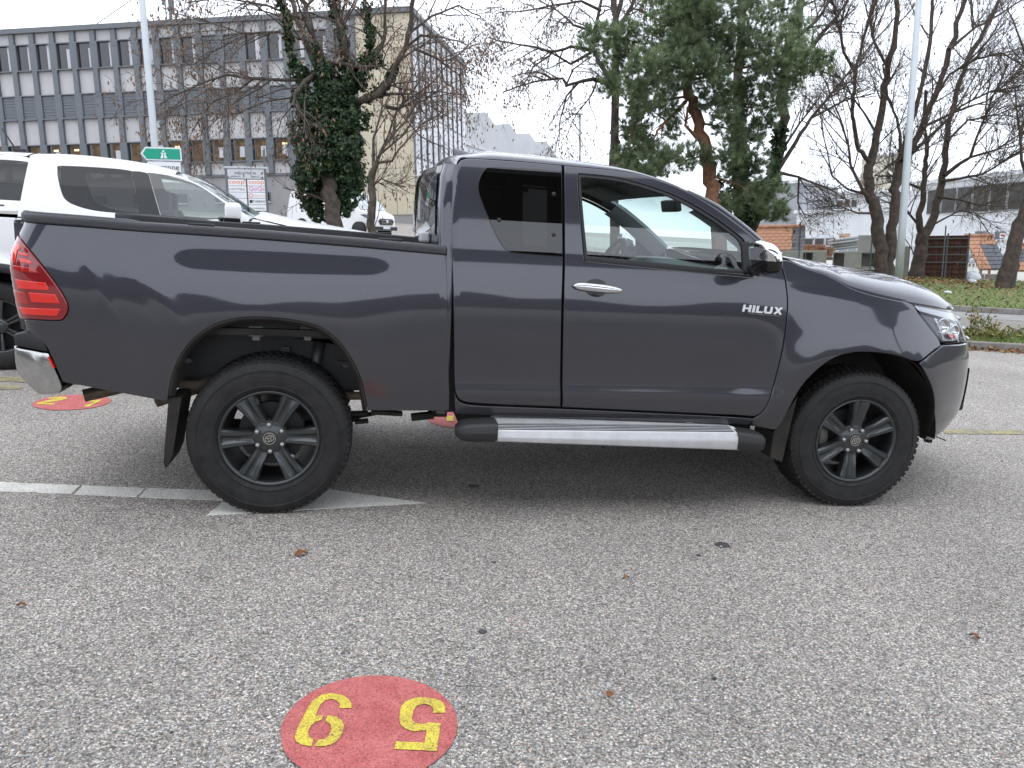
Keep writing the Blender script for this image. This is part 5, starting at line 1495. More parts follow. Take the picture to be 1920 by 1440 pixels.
    b = MB(); b.tube([(0.1, 0, 4.2), (1.4, -0.5, 1.2)], 0.07, 6); b.build('mast_strut', M_WHITEF, m)
    b = MB(); b.tube([(0.28, -0.1, 1.8), (0.28, -0.1, 3.9)], 0.13, 8); b.tube([(-0.3, -0.1, 2.4), (-0.3, -0.1, 5.5)], 0.08, 8); b.build('antenna', M_PIL, m)
    for k, px in enumerate((149, 222)):
        q = lx(px, 66); v = box_obj('roof_vent', (0, 0, 0), (1.3, 0.8, 0.55), M_WHITEF, None)
        v.matrix_world = T.matrix_world @ Matrix.Translation((q.x, 3.0, H1)); tag(v, ['small pale roof vent box left of the mast stay', 'pale roof box beside the mast foot'][k], 'roof vent')
    return T
OFFICE = office()

def far_factory():
    """white sawtooth works behind the office"""
    A = Vector(atd(858, 300, 78.0)); B = Vector(atd(1052, 330, 121.0))
    eX, eY = PLUMB @ Vector((1, 0, 0)), PLUMB @ Vector((0, 1, 0)); d = B-A; th = math.atan2(d.dot(eY), d.dot(eX)); L = math.hypot(d.dot(eX), d.dot(eY))
    T = thing('sawtooth_factory', 'long white factory with sawtooth roofs far behind the office block', 'building', loc=A, rotz=th, plumb=True)
    n = 5; b = MB(); prof = [(0, -12)]
    h0 = 1.9
    for i in range(n):
        x = L*i/n; prof += [(x, h0+3.9), (x+L/n*0.985, h0+1.6)]
    prof += [(L, -12)]
    b.prism(prof, lambda x, z: (x, 0, z), lambda x, z: (x, 28, z)); b.build('wall', M_WHITEB, T, fix=True)
    b = MB(); b.bbox((0, -0.12, h0-0.2), (L, -0.02, h0+0.1)); b.build('cornice', mat('pale_grey_trim', (0.5, 0.51, 0.53), 0.8), T)
    me = None
    for i in range(30):
        x = 2+i*(L-4)/30
        b = MB(); b.bbox((x, -0.08, h0-1.9), (x+0.95, 0.04, h0-0.5)); b.build('window', mat('hazy_window', (0.40, 0.42, 0.44), 0.3), T)
far_factory()

def hall(name, label, pxa, da, pxb, db, top_a, depth, m, bands, ybase=480):
    """a long shed whose front runs from pixel column pxa at distance da to pxb at db"""
    A = Vector(atd(pxa, ybase, da)); B = Vector(atd(pxb, ybase, db))
    eX, eY = PLUMB @ Vector((1, 0, 0)), PLUMB @ Vector((0, 1, 0)); d = B-A; th = math.atan2(d.dot(eY), d.dot(eX)); L = math.hypot(d.dot(eX), d.dot(eY))
    T = thing(name, label, 'building', loc=A, rotz=th, plumb=True)
    z1 = (ybase-top_a)/CAM_F*da
    box_obj('wall', (0, 0, -3.5), (L, depth, z1), m, T)
    box_obj('roof_edge', (-0.3, -0.35, z1), (L+0.3, depth+0.3, z1+0.35), mat('pale_roof_sheet', (0.62, 0.64, 0.66), 0.5), T)
    for (u0, u1, za, zb, n, mm) in bands:
        w = (u1-u0)*L/n
        for i in range(n):
            W = box_obj('window', (u0*L+w*i+0.06, -0.10, za*z1), (u0*L+w*(i+1)-0.06, 0.02, zb*z1), mat('grey_window_frame', (0.35, 0.36, 0.37), 0.6), T)
            box_obj('pane', (u0*L+w*i+0.14, -0.13, za*z1+0.08), (u0*L+w*(i+1)-0.14, -0.105, zb*z1-0.08), mm, W)
    return T, L, z1
M_HALL = mat('white_hall_cladding', (0.62, 0.64, 0.66), 0.7, var=0.06, vscale=0.4)
M_HALLD = mat('dark_hall_glazing', (0.055, 0.052, 0.048), 0.25, var=0.4, vscale=0.5)
hall('warehouse', 'long white warehouse with a dark window band behind the right-hand trees', 1700, 74, 2040, 55, 352, 30, M_HALL,
     [(0.12, 0.99, 0.58, 0.92, 9, M_HALLD), (0.04, 0.50, 0.02, 0.14, 8, mat('milky_window', (0.42, 0.45, 0.46), 0.3)), (0.56, 0.86, -0.22, 0.06, 2, mat('roller_door', (0.30, 0.31, 0.33), 0.5))])
hall('workshop', 'low white workshop with small windows behind the concrete blocks', 1490, 92, 1740, 86, 402, 20, M_HALL,
     [(0.06, 0.32, -0.10, 0.42, 3, M_HALLD), (0.34, 0.62, -0.15, 0.38, 4, mat('reflective_window', (0.25, 0.29, 0.33), 0.15)), (0.66, 0.76, -0.15, 0.5, 1, M_HALLD)])
hall('grey_shed', 'grey windowless shed seen past the pine at the truck windscreen', 1395, 100, 1500, 96, 352, 16, mat('grey_shed_sheet', (0.30, 0.31, 0.33), 0.7, var=0.08, vscale=0.5), [])
hall('storage_block', 'pale storage block with a roof window strip between the tree trunks', 1520, 130, 1720, 124, 368, 20, mat('pale_block', (0.55, 0.56, 0.57), 0.8, var=0.05, vscale=0.3),
     [(0.16, 0.42, 0.78, 0.90, 4, M_HALLD)])
hall('tower_block', 'distant yellowish tower block behind the twin trunks', 1645, 190, 1697, 190, 298, 12, mat('yellowish_tower', (0.60, 0.57, 0.47), 0.8), [(0.1, 0.9, 0.75, 0.82, 4, M_HALLD), (0.1, 0.9, 0.6, 0.67, 4, M_HALLD), (0.1, 0.9, 0.45, 0.52, 4, M_HALLD)])

# canopy and planting behind the photographer: what the truck's side mirrors
def canopy():
    T = thing('canopy_roof', 'flat canopy roof on steel posts, mirrored in the truck windows', 'canopy', loc=(1.0, -8.8, 0))
    b = MB(); b.bbox((-16, -3.0, 7.2), (17, 3.1, 7.65)); b.build('roof_slab', mat('canopy_soffit', (0.10, 0.10, 0.105), 0.8), T)
    for x in (-15.5, 16.5):
        b = MB(); b.bevbox((x, -2.5, 3.6), (0.25, 0.25, 7.2), 0.02); b.build('post', M_PIL, T)
canopy()
def backdrop_hill():
    b = MB(); rows = []
    rr = random.Random(9)
    for a in np.linspace(150, 395, 120):
        r = 46; x, y = 1+r*math.cos(rad(a)), -4+r*math.sin(rad(a))
        h = 5.2+1.6*math.sin(a*0.21)+1.1*math.sin(a*0.57+1)+0.5*rr.random()
        rows.append([(x, y, -0.5), (x*1.02, y*1.02-0.2, h*0.75), (x*1.06, y*1.06-0.5, h), (x*1.25, y*1.25-5, h*0.9)])
    b.grid(rows); structure(b.build('hedge_bank', mat('hedge_bank_foliage', (0.035, 0.036, 0.028), 0.95, var=0.5, vscale=0.6, col2=(0.075, 0.06, 0.045)), smooth=True))
backdrop_hill()
# ================================================================== trees
M_BARK = mat('brown_bark', (0.050, 0.039, 0.031), 0.95, var=0.45, vscale=5, bump=0.8, bscale=14, col2=(0.105, 0.084, 0.067))
M_BARKD = mat('dark_bark', (0.048, 0.037, 0.030), 0.95, var=0.45, vscale=5, bump=0.8, bscale=14, col2=(0.085, 0.062, 0.048))
M_TWIG = mat('twig_bark', (0.085, 0.066, 0.054), 0.9)
M_PINEB = mat('orange_pine_bark', (0.125, 0.060, 0.036), 0.9, var=0.4, vscale=4, bump=0.8, bscale=12, col2=(0.24, 0.115, 0.06))
M_IVY = [leaf_mat('ivy_leaf_dark', (0.016, 0.034, 0.014), 0.25), leaf_mat('ivy_leaf', (0.028, 0.058, 0.022), 0.25), leaf_mat('ivy_leaf_light', (0.070, 0.115, 0.042), 0.25)]
M_NEED = [leaf_mat('pine_needle_dark', (0.088, 0.125, 0.070), 0.42), leaf_mat('pine_needle', (0.170, 0.220, 0.135), 0.42), leaf_mat('pine_needle_pale', (0.250, 0.300, 0.195), 0.42)]
M_KEYS = [mat('dead_keys', (0.15, 0.095, 0.065), 0.8), mat('dead_keys_rust', (0.21, 0.12, 0.075), 0.8)]

class Tubes:
    def __init__(self): self.V = []; self.F = []; self.n = 0
    def add(self, pts, rs, sides):
        P = np.asarray(pts, float); k = len(P); rs = np.asarray(rs, float)
        D = np.empty_like(P); D[1:-1] = P[2:]-P[:-2]; D[0] = P[1]-P[0]; D[-1] = P[-1]-P[-2]
        D /= np.maximum(np.linalg.norm(D, axis=1, keepdims=True), 1e-9)
        ref = np.array([0.31, 0.87, 0.38]) if abs(D[0] @ np.array([0.31, 0.87, 0.38])) < 0.9 else np.array([1.0, 0, 0])
        A = np.cross(D, ref); A /= np.maximum(np.linalg.norm(A, axis=1, keepdims=True), 1e-9); B = np.cross(D, A)
        t = np.arange(sides)*2*np.pi/sides
        V = P[:, None, :]+rs[:, None, None]*(A[:, None, :]*np.cos(t)[None, :, None]+B[:, None, :]*np.sin(t)[None, :, None])
        i = np.arange(k-1)[:, None]*sides; j = np.arange(sides)[None, :]; j2 = (j+1) % sides
        F = np.stack([i+j, i+j2, i+sides+j2, i+sides+j], -1).reshape(-1, 4)+self.n
        self.V.append(V.reshape(-1, 3)); self.F.append(F); self.n += k*sides
    def build(self, name, m, par, smooth=True):
        return np_mesh(name, np.concatenate(self.V), np.concatenate(self.F), m, par, smooth)

def leaf_mesh(name, C, Nn, size, mats, par, aspect=0.75, fold=0.15, rng=RNG, weights=(0.35, 0.45, 0.2)):
    """folded diamond leaves at C with normals Nn"""
    n = len(C); size = np.asarray(size) if hasattr(size, '__len__') else np.full(n, size)
    r = rng.normal(size=(n, 3)); A = np.cross(Nn, r); A /= np.maximum(np.linalg.norm(A, axis=1, keepdims=True), 1e-9); B = np.cross(Nn, A)
    s = size[:, None]
    P = np.stack([C-A*s*0.5, C+B*s*0.5*aspect+Nn*s*fold, C+A*s*0.5, C-B*s*0.5*aspect+Nn*s*fold], 1).reshape(-1, 3)
    i = np.arange(n)*4; F = np.concatenate([np.stack([i, i+1, i+2], -1), np.stack([i, i+2, i+3], -1)])
    mi = rng.choice(len(mats), n, p=weights[:len(mats)]/np.sum(weights[:len(mats)])); mi = np.concatenate([mi, mi])
    return np_mesh(name, P, F, mats, par, False, mi)

def make_tree(name, label, cat, depth, limbs, levels, seed, mats, droop=0.0, keys=0, group=None, twig_mat=None, base=None, up=0.25, spawn_from=0.25, key_len=0.16):
    """limbs: (pixels, r0, r1[, depth drift, spawn]) traced main stems; finer wood is grown from them"""
    rng = np.random.default_rng(seed); px = depth/CAM_F
    if base is None: base = atd(*limbs[0][0][0], depth)
    T = thing(name, label, cat, group, loc=tuple(base))
    org = np.asarray(base, float)
    tk = Tubes(); tw = Tubes(); tips = []
    GU = np.array(GUP)
    def wiggle(p0, d, L, n, amp, trop):
        pts = [p0]; d = d/np.linalg.norm(d)
        for i in range(n):
            d = d+rng.normal(0, amp, 3)+GU*trop; d /= np.linalg.norm(d); pts.append(pts[-1]+d*L/n)
        return np.array(pts)
    def grow(pts, r0, r1, lev, spawn):
        if lev >= len(levels): return
        cnt, Lmin, Lmax, ang, amp, trop, rk, sides = levels[lev]
        cnt = int(round(cnt*spawn)); seg = np.linalg.norm(np.diff(pts, axis=0), axis=1); cum = np.concatenate([[0], np.cumsum(seg)]); tot = cum[-1]
        for c in range(cnt):
            u = spawn_from+(1-spawn_from)*rng.random() if lev == 0 else 0.12+0.88*rng.random()
            s = u*tot; i = min(np.searchsorted(cum, s)-1, len(seg)-1); i = max(i, 0); f = (s-cum[i])/max(seg[i], 1e-6)
            p = pts[i]+(pts[i+1]-pts[i])*f; d = (pts[i+1]-pts[i])/max(seg[i], 1e-6)
            r = r0+(r1-r0)*u
            a = rng.normal(size=3); a -= d*(a @ d); a /= np.linalg.norm(a)
            th = math.radians(ang*(0.7+0.6*rng.random())); nd = d*math.cos(th)+a*math.sin(th)+GU*up*(1 if lev < 2 else 0.3)
            L = rng.uniform(Lmin, Lmax)*(1.05-0.45*u); cr0 = min(r*0.6, rk*(0.8+0.4*rng.random())); cr1 = cr0*0.4
            q = wiggle(p, nd, L, 5 if lev < 2 else 4, amp, trop-droop*(0.5+lev*0.5))
            tw.add(q-org, np.linspace(cr0, max(cr1, 0.0045), len(q)), sides)
            if lev >= len(levels)-2: tips.append(q[-1]); tips.append(q[len(q)//2])
            grow(q, cr0, cr1, lev+1, 1.0)
    for L in limbs:
        pix, r0, r1 = L[0], L[1], L[2]; dd = L[3] if len(L) > 3 else 0.0; sp = L[4] if len(L) > 4 else 1.0
        n = len(pix); P = np.array([atd(x, y, depth+dd*(i/(n-1))) for i, (x, y) in enumerate(pix)])
        # finer polyline with small wobble
        Q = [P[0]]
        for i in range(n-1):
            for k in (0.33, 0.66, 1.0):
                w = rng.normal(0, 0.10*px*r0*2, 3)*(k < 1) if i else 0; Q.append(P[i]+(P[i+1]-P[i])*k+w)
        Q = np.array(Q); R = (r1+(r0-r1)*(1-np.linspace(0, 1, len(Q)))**1.35)*px*(1+rng.normal(0, 0.03, len(Q)))
        tk.add(Q-org, R, 10 if r0 > 6 else 7); grow(Q, r0*px, r1*px, 0, sp)
    tk.build('trunk', mats, T)
    if tw.n: tw.build('crown', twig_mat or M_TWIG, T)
    if keys and tips:
        tips = np.array(tips); idx = rng.integers(0, len(tips), keys); C = tips[idx]+rng.normal(0, 0.13, (keys, 3))-GU*np.abs(rng.normal(0, 0.18, keys))[:, None]
        Nn = rng.normal(size=(keys, 3)); Nn -= (Nn @ GU)[:, None]*GU; Nn /= np.linalg.norm(Nn, axis=1, keepdims=True)
        s = key_len*rng.uniform(0.5, 1.3, keys); A = -GU+rng.normal(0, 0.35, (keys, 3)); A /= np.linalg.norm(A, axis=1, keepdims=True); B = np.cross(A, Nn)
        P = np.stack([C-A*s[:, None]*0.5, C+B*s[:, None]*0.2, C+A*s[:, None]*0.5, C-B*s[:, None]*0.2], 1).reshape(-1, 3)-org
        i = np.arange(keys)*4; F = np.concatenate([np.stack([i, i+1, i+2], -1), np.stack([i, i+2, i+3], -1)]); mi = rng.integers(0, 2, keys)
        o = np_mesh('dead_leaves', P, F, M_KEYS, T, False, np.concatenate([mi, mi])); o['kind'] = 'stuff'
    return T, org
def ivy_on(T, org, blobs, depth, dens, leaf, seed, name='ivy', squash=0.8, ddrift=0.0):
    """leaves on uneven clumps; blobs are (px, py, radius px)"""
    rng = np.random.default_rng(seed); C = []; N = []
    s = depth/CAM_F
    for (bx, by, br) in blobs:
        n = int(dens*(br*s)**2*12.6); d = rng.normal(size=(n, 3)); d /= np.linalg.norm(d, axis=1, keepdims=True)
        bump = 0.80+0.16*np.sin(d[:, 0]*7+bx)+0.14*np.sin(d[:, 2]*9+by)+0.12*np.sin(d[:, 1]*11)
        r = br*s*bump*(1-0.32*rng.random(n)**2); c = atd(bx, by, depth-0.15+rng.normal(0, 0.12)+(ddrift if by > 328 else 0.0))
        P = c+d*r[:, None]*np.array([1, squash, 1.0]); C.append(P-org); nn = d+rng.normal(0, 0.55, (n, 3))+np.array([0, -0.25, 0.35]); N.append(nn/np.linalg.norm(nn, axis=1, keepdims=True))
    C = np.concatenate(C); N = np.concatenate(N)
    o = leaf_mesh(name, C, N, leaf*rng.uniform(0.6, 1.35, len(C)), M_IVY, T, rng=rng); o['kind'] = 'stuff'; return o
def stem_blobs(pix, r, step=10):
    out = []
    for (a, b) in zip(pix[:-1], pix[1:]):
        n = max(1, int(math.hypot(b[0]-a[0], b[1]-a[1])/step))
        for k in range(n): out.append((a[0]+(b[0]-a[0])*k/n+random.uniform(-2, 2), a[1]+(b[1]-a[1])*k/n, r*random.uniform(0.75, 1.2)))
    return out
LV = [(7, 1.2, 2.6, 45, 0.16, 0.02, 0.035, 5), (6, 0.6, 1.4, 45, 0.20, 0.0, 0.016, 4), (4, 0.3, 0.8, 45, 0.25, 0.0, 0.008, 3)]

# ---- the ivy-clad tree behind the truck bed
def tree_ivy():
    t1 = [(630, 520), (626, 470), (622, 400), (620, 351), (614, 275), (605, 198), (599, 147), (606, 116)]
    limbs = [(t1, 18, 10, 0, 0.3), ([(606, 116), (596, 90), (587, 70), (572, 18), (563, -15), (556, -60)], 7, 4, -0.5), ([(600, 140), (580, 95), (560, 45), (548, 0), (540, -40)], 7, 4, 1.0), ([(590, 150), (553, 115), (543, 92), (538, 30), (524, -8), (515, -50)], 6, 3.5, 1.5),
             ([(606, 120), (642, 122), (646, 90), (640, 60), (627, 18), (618, -20)], 6, 3.5, -1.0), ([(640, 185), (670, 150), (690, 110), (694, 76), (691, 46), (682, -10)], 6, 3, 1.2), ([(690, 110), (715, 85), (722, 50), (724, -15)], 5, 3, 0.5),
             ([(640, 200), (675, 190), (700, 181), (724, 159), (740, 128), (761, 89), (768, 55), (776, -10)], 8, 4, -1.0), ([(761, 89), (790, 66), (830, 70), (870, 80)], 3, 1.2, -1.0), ([(700, 181), (735, 176), (770, 176), (800, 195), (850, 225)], 3.5, 1.0, -1.2), ([(724, 200), (748, 205), (757, 188), (752, 165)], 4, 2, 0),
             ([(611, 116), (639, 119), (669, 125), (724, 122)], 4, 2, -1), ([(599, 135), (572, 153), (553, 177), (548, 200)], 6, 3, -0.8), ([(590, 150), (530, 150), (475, 147), (425, 140), (375, 157), (325, 180), (300, 195)], 3.6, 1.2, -1.0, 2.2), ([(475, 147), (440, 175), (400, 190), (360, 245)], 2.2, 1.0, -0.8, 1.6),
             ([(585, 80), (520, 60), (450, 62), (390, 40), (330, 25)], 2.6, 1.0, 1.0, 2.0), ([(575, 40), (500, 10), (420, -5), (350, 5)], 2.6, 1.0, -1.0, 2.0), ([(600, 130), (560, 180), (500, 190), (440, 215)], 2.4, 1.0, 0.8, 1.8), ([(770, 60), (810, 30), (860, 10), (900, 30)], 3, 1.2, 0.6, 1.3), ([(775, 90), (820, 110), (860, 140), (880, 190)], 3, 1.0, 0.4, 1.2)]
    T, o = make_tree('ivy_clad_tree', 'broad tree with ivy-wrapped trunk and brown seed clusters behind the truck bed', 'tree', 19.0, limbs, [(6, 1.0, 2.2, 45, 0.16, 0.0, 0.026, 4), (5, 0.5, 1.2, 45, 0.20, 0.0, 0.012, 3), (3, 0.3, 0.7, 45, 0.25, 0.0, 0.006, 3)], 21, M_BARK, droop=0.06, keys=7000, base=atd(630, 520, 19.0), up=0.1, key_len=0.10)
    bl = [(590, 200, 42), (572, 250, 34), (640, 170, 42), (662, 220, 36), (652, 275, 42), (590, 295, 42), (650, 335, 44), (582, 362, 36), (652, 365, 28), (600, 402, 24), (570, 325, 30), (646, 396, 16), (700, 110, 20), (662, 145, 34), (560, 135, 22), (610, 240, 40), (600, 340, 34), (640, 300, 44), (645, 225, 40), (588, 385, 24), (672, 330, 18)]
    bl += stem_blobs([(606, 130), (614, 275), (618, 330)], 22, 14)+stem_blobs([(553, 120), (543, 92), (538, 30), (524, -8)], 11)+stem_blobs([(642, 125), (646, 90), (640, 60), (627, 18), (618, -20)], 11)+stem_blobs([(690, 112), (694, 76), (691, 46), (684, 0)], 10)+stem_blobs([(690, 185), (724, 159), (742, 122)], 11)+stem_blobs([(600, 130), (587, 75)], 8)+stem_blobs([(650, 160), (690, 112)], 16)+stem_blobs([(553, 177), (548, 200)], 8)
    ivy_on(T, o, bl, 19.0, 330, 0.095, 5, ddrift=0.62)
tree_ivy()
# ---- slender many-stemmed tree beside it
def tree_shrub():
    st = [(700, 500), (698, 430), (697, 394), (695, 335), (706, 305)]
    fan = [([(706, 305), (712, 290), (735, 255), (770, 215), (800, 165)], 4, 1, 0.6), ([(706, 305), (735, 302), (748, 280), (790, 235), (830, 210)], 3, 1, -0.6), ([(700, 310), (700, 260), (715, 210), (720, 165)], 3.5, 1, 0.4), ([(698, 320), (730, 250), (745, 200), (750, 150)], 3, 1, -0.4), ([(712, 290), (760, 250), (785, 200)], 2.5, 0.8, 0.3), ([(697, 350), (715, 335), (740, 345), (760, 350)], 2.2, 0.8, -0.3), ([(690, 360), (705, 340), (725, 350)], 2, 0.8, 0.2)]
    make_tree('bare_tree', 'slender bare tree with rust-coloured tufts before the beige wall', 'tree', 27.0, [(st, 10, 6, 0, 0.4)]+fan, [(9, 0.8, 2.0, 32, 0.12, 0.05, 0.022, 4), (5, 0.4, 1.0, 35, 0.15, 0.03, 0.011, 3)], 8, M_BARK, keys=500, up=0.3, key_len=0.14)
tree_shrub()
# ---- tree with long drooping boughs left of the pine
def tree_boughs():
    limbs = [([(1152, 520), (1153, 430), (1152, 330), (1152, 275), (1154, 175), (1155, 100), (1155, 30), (1147, -30)], 10, 6, 0, 0.4), ([(1155, 35), (1164, 8), (1170, -30)], 5, 4, 0.3), ([(1156, 60), (1180, 20), (1195, -20)], 5, 3, 0.5),
             ([(1150, 168), (1135, 155), (1120, 150), (1092, 152), (1061, 161), (1055, 147), (1020, 150), (980, 160), (945, 172)], 5, 1.2, -1.5, 1.2), ([(1148, 155), (1127, 122), (1112, 92), (1117, 50), (1129, -5), (1135, -40)], 5, 2.5, 0.8), ([(1112, 95), (1070, 87), (1037, 97), (990, 86), (935, 77), (915, 70)], 3.6, 1, -1.0, 1.2),
             ([(1109, 98), (1070, 120), (1035, 100), (1000, 125), (987, 150), (975, 175)], 3, 0.9, 0.8, 1.2), ([(1085, 154), (1062, 180), (1050, 225), (1047, 275)], 2.5, 0.8, 0.4), ([(1117, 60), (1075, 47), (1045, 20), (1000, -5)], 3, 1.2, 1.0, 1.2), ([(1127, 20), (1090, 2), (1050, 8), (985, 20), (930, 25)], 3, 1, -1.0, 1.3), ([(1061, 161), (1075, 130), (1110, 105)], 2, 1.2, 0), ([(1120, 150), (1108, 180), (1080, 215), (1060, 260)], 2.0, 0.8, 0.5)]
    T, o = make_tree('drooping_tree', 'bare tree with long drooping boughs reaching left above the truck roof', 'tree', 30.0, limbs, [(7, 0.9, 2.4, 50, 0.18, -0.02, 0.030, 4), (6, 0.5, 1.3, 45, 0.2, -0.03, 0.015, 3), (3, 0.3, 0.7, 45, 0.22, -0.03, 0.008, 3)], 31, M_BARKD, droop=0.07, keys=3600, up=0.0, key_len=0.13)
    ivy_on(T, o, [(1180, 300, 26), (1190, 250, 26), (1200, 200, 24), (1175, 330, 30), (1205, 330, 30), (1195, 170, 22), (1160, 310, 20), (1210, 270, 22)]+stem_blobs([(1155, 320), (1153, 230)], 9), 30.5, 170, 0.14, 6)
tree_boughs()
# ---- the pine
def pine():
    D = 28.0
    limbs = [([(1352, 520), (1347, 430), (1338, 350), (1330, 310), (1320, 262), (1305, 212), (1290, 180), (1290, 125), (1287, 50), (1290, -20)], 15, 8, 0, 0.3), ([(1286, 190), (1252, 225), (1232, 245), (1225, 262)], 4, 1.5, -1.2), ([(1310, 262), (1285, 235), (1290, 200)], 4, 2, -0.3), ([(1290, 130), (1240, 120), (1180, 100), (1120, 72)], 3, 1.2, 0.5), ([(1290, 150), (1350, 140), (1420, 120), (1500, 100), (1550, 95)], 3.2, 1.2, 0.6), ([(1288, 70), (1340, 50), (1400, 20)], 3, 1.5, 0.8), ([(1288, 60), (1240, 40), (1200, 20)], 4, 2, 1.5),
             ([(1325, 290), (1290, 300), (1250, 305)], 2.2, 1.2, 0.5), ([(1335, 330), (1380, 345), (1440, 380)], 2.5, 1.2, 0.6), ([(1310, 230), (1360, 240), (1410, 270)], 2.5, 1.2, 0.8), ([(1292, 180), (1230, 190), (1190, 230), (1180, 280)], 2.6, 1.2, 0.8), ([(1300, 200), (1370, 190), (1440, 200)], 4, 1.2, 1.2)]
    T, o = make_tree('pine_tree', 'tall pine with orange trunk and blue-green needles behind the windscreen', 'tree', D, limbs, [(7, 0.6, 1.5, 50, 0.15, 0.02, 0.022, 4), (4, 0.3, 0.7, 45, 0.2, 0.02, 0.010, 3)], 14, M_PINEB, up=0.2, twig_mat=M_BARK)
    bl = [(1120, 75, 40, 0.9), (1170, 108, 46, 1), (1240, 62, 56, 1), (1205, 175, 48, 1), (1190, 235, 36, 0.9), (1180, 296, 36, 0.8), (1270, 120, 54, 1.1), (1310, 48, 58, 1.1), (1352, 96, 56, 1.1), (1402, 58, 56, 1), (1335, 152, 44, 1), (1432, 130, 46, 1), (1392, 180, 44, 1), (1462, 98, 52, 1), (1502, 108, 40, 0.8), (1535, 118, 30, 0.7), (1452, 185, 38, 0.8), (1402, 255, 36, 0.8), (1388, 330, 40, 1), (1440, 362, 44, 1), (1300, 292, 34, 0.9), (1250, 300, 34, 0.9), (1262, 240, 26, 0.6), (1362, 230, 34, 0.8), (1420, 300, 30, 0.8), (1310, -10, 55, 1), (1400, -10, 50, 1), (1470, 20, 40, 0.7), (1240, -10, 45, 0.9), (1455, 400, 26, 0.8), (1215, 120, 40, 1), (1225, 290, 34, 0.9), (1370, 385, 28, 0.8), (1290, 75, 40, 1), (1300, 20, 50, 1), (1262, 150, 34, 0.8), (1322, 110, 36, 1), (1245, 200, 34, 0.8), (1345, 195, 34, 0.9), (1365, 290, 34, 0.9), (1150, 160, 30, 0.6), (1165, 60, 34, 0.8), (1500, 60, 34, 0.6), (1430, 230, 30, 0.7), (1210, 320, 30, 0.8), (1480, 150, 34, 0.7)]
    rng = np.random.default_rng(4); s = D/CAM_F; V = []; mi = []
    for (bx, by, br, w) in bl:
        n = int(0.070*br*br*w)+26; c = atd(bx, by, D-0.5+rng.normal(0, 0.9)); d = rng.normal(size=(n, 3)); d /= np.linalg.norm(d, axis=1, keepdims=True)
        C = c+d*(br*s*rng.random(n)**0.45)[:, None]*np.array([1.05, 1.0, 0.85]); ax = d*0.6+rng.normal(0, 0.5, (n, 3))+np.array([0, -0.1, 0.55]); ax /= np.linalg.norm(ax, axis=1, keepdims=True)
        k = 46
        nd = ax[:, None, :]+rng.normal(0, 0.55, (n, k, 3)); nd /= np.linalg.norm(nd, axis=2, keepdims=True); L = rng.uniform(0.15, 0.29, (n, k, 1)); sd = np.cross(nd, rng.normal(size=(n, k, 3))); sd /= np.linalg.norm(sd, axis=2, keepdims=True)
        b0 = C[:, None, :]-ax[:, None, :]*rng.uniform(0, 0.10, (n, k, 1)); wd = 0.0072
        V.append(np.stack([b0-sd*wd, b0+sd*wd, b0+nd*L], 2).reshape(-1, 3)); m0 = rng.choice(3, n, p=[0.3, 0.45, 0.25]); mi.append(np.repeat(m0, k))
    V = np.concatenate(V)-o; F = np.arange(len(V)).reshape(-1, 3); ob = np_mesh('needles', V, F, M_NEED, T, False, np.concatenate(mi)); ob['kind'] = 'stuff'
pine()
# ---- ivied tree right of the pine
def tree_ivied_right():
    limbs = [([(1392, 520), (1398, 440), (1430, 380), (1450, 335), (1464, 239), (1467, 169), (1478, 84), (1500, 10), (1510, -40)], 14, 7, 0, 0.3), ([(1395, 440), (1385, 330), (1384, 220), (1388, 100), (1394, 0), (1396, -40)], 12, 7, 1.2, 0.3), ([(1461, 315), (1492, 267), (1520, 222), (1560, 174), (1633, 84), (1680, 30)], 4.5, 1.2, -1.0, 1.4), ([(1459, 323), (1498, 332), (1549, 351), (1594, 377)], 3.2, 1, -0.8), ([(1470, 170), (1500, 120), (1545, 60), (1590, 0)], 4, 2, 0.7, 1.2), ([(1478, 84), (1530, 40), (1570, -20)], 3.5, 2, -0.6, 1.2), ([(1498, 332), (1496, 380), (1512, 410)], 2.2, 0.9, 0.3), ([(1455, 300), (1500, 230), (1530, 190)], 3, 1.2, 0.8), ([(1520, 222), (1580, 190), (1640, 175)], 2.5, 1, 0.6)]
    T, o = make_tree('ivied_tree', 'two-stemmed tree with ivied trunks and bare right-hand limbs beside the pine', 'tree', 30.0, limbs, LV, 17, M_BARK, keys=300, up=0.15, droop=0.01)
    bl = stem_blobs([(1400, 430), (1430, 380), (1448, 340), (1456, 290), (1464, 230)], 15, 11)+stem_blobs([(1390, 420), (1385, 330), (1384, 220), (1386, 150)], 17, 11)+[(1365, 375, 26), (1420, 395, 26), (1405, 360, 24), (1390, 300, 22), (1395, 410, 26), (1345, 345, 16)]
    ivy_on(T, o, bl, 30.0, 170, 0.13, 12)
tree_ivied_right()
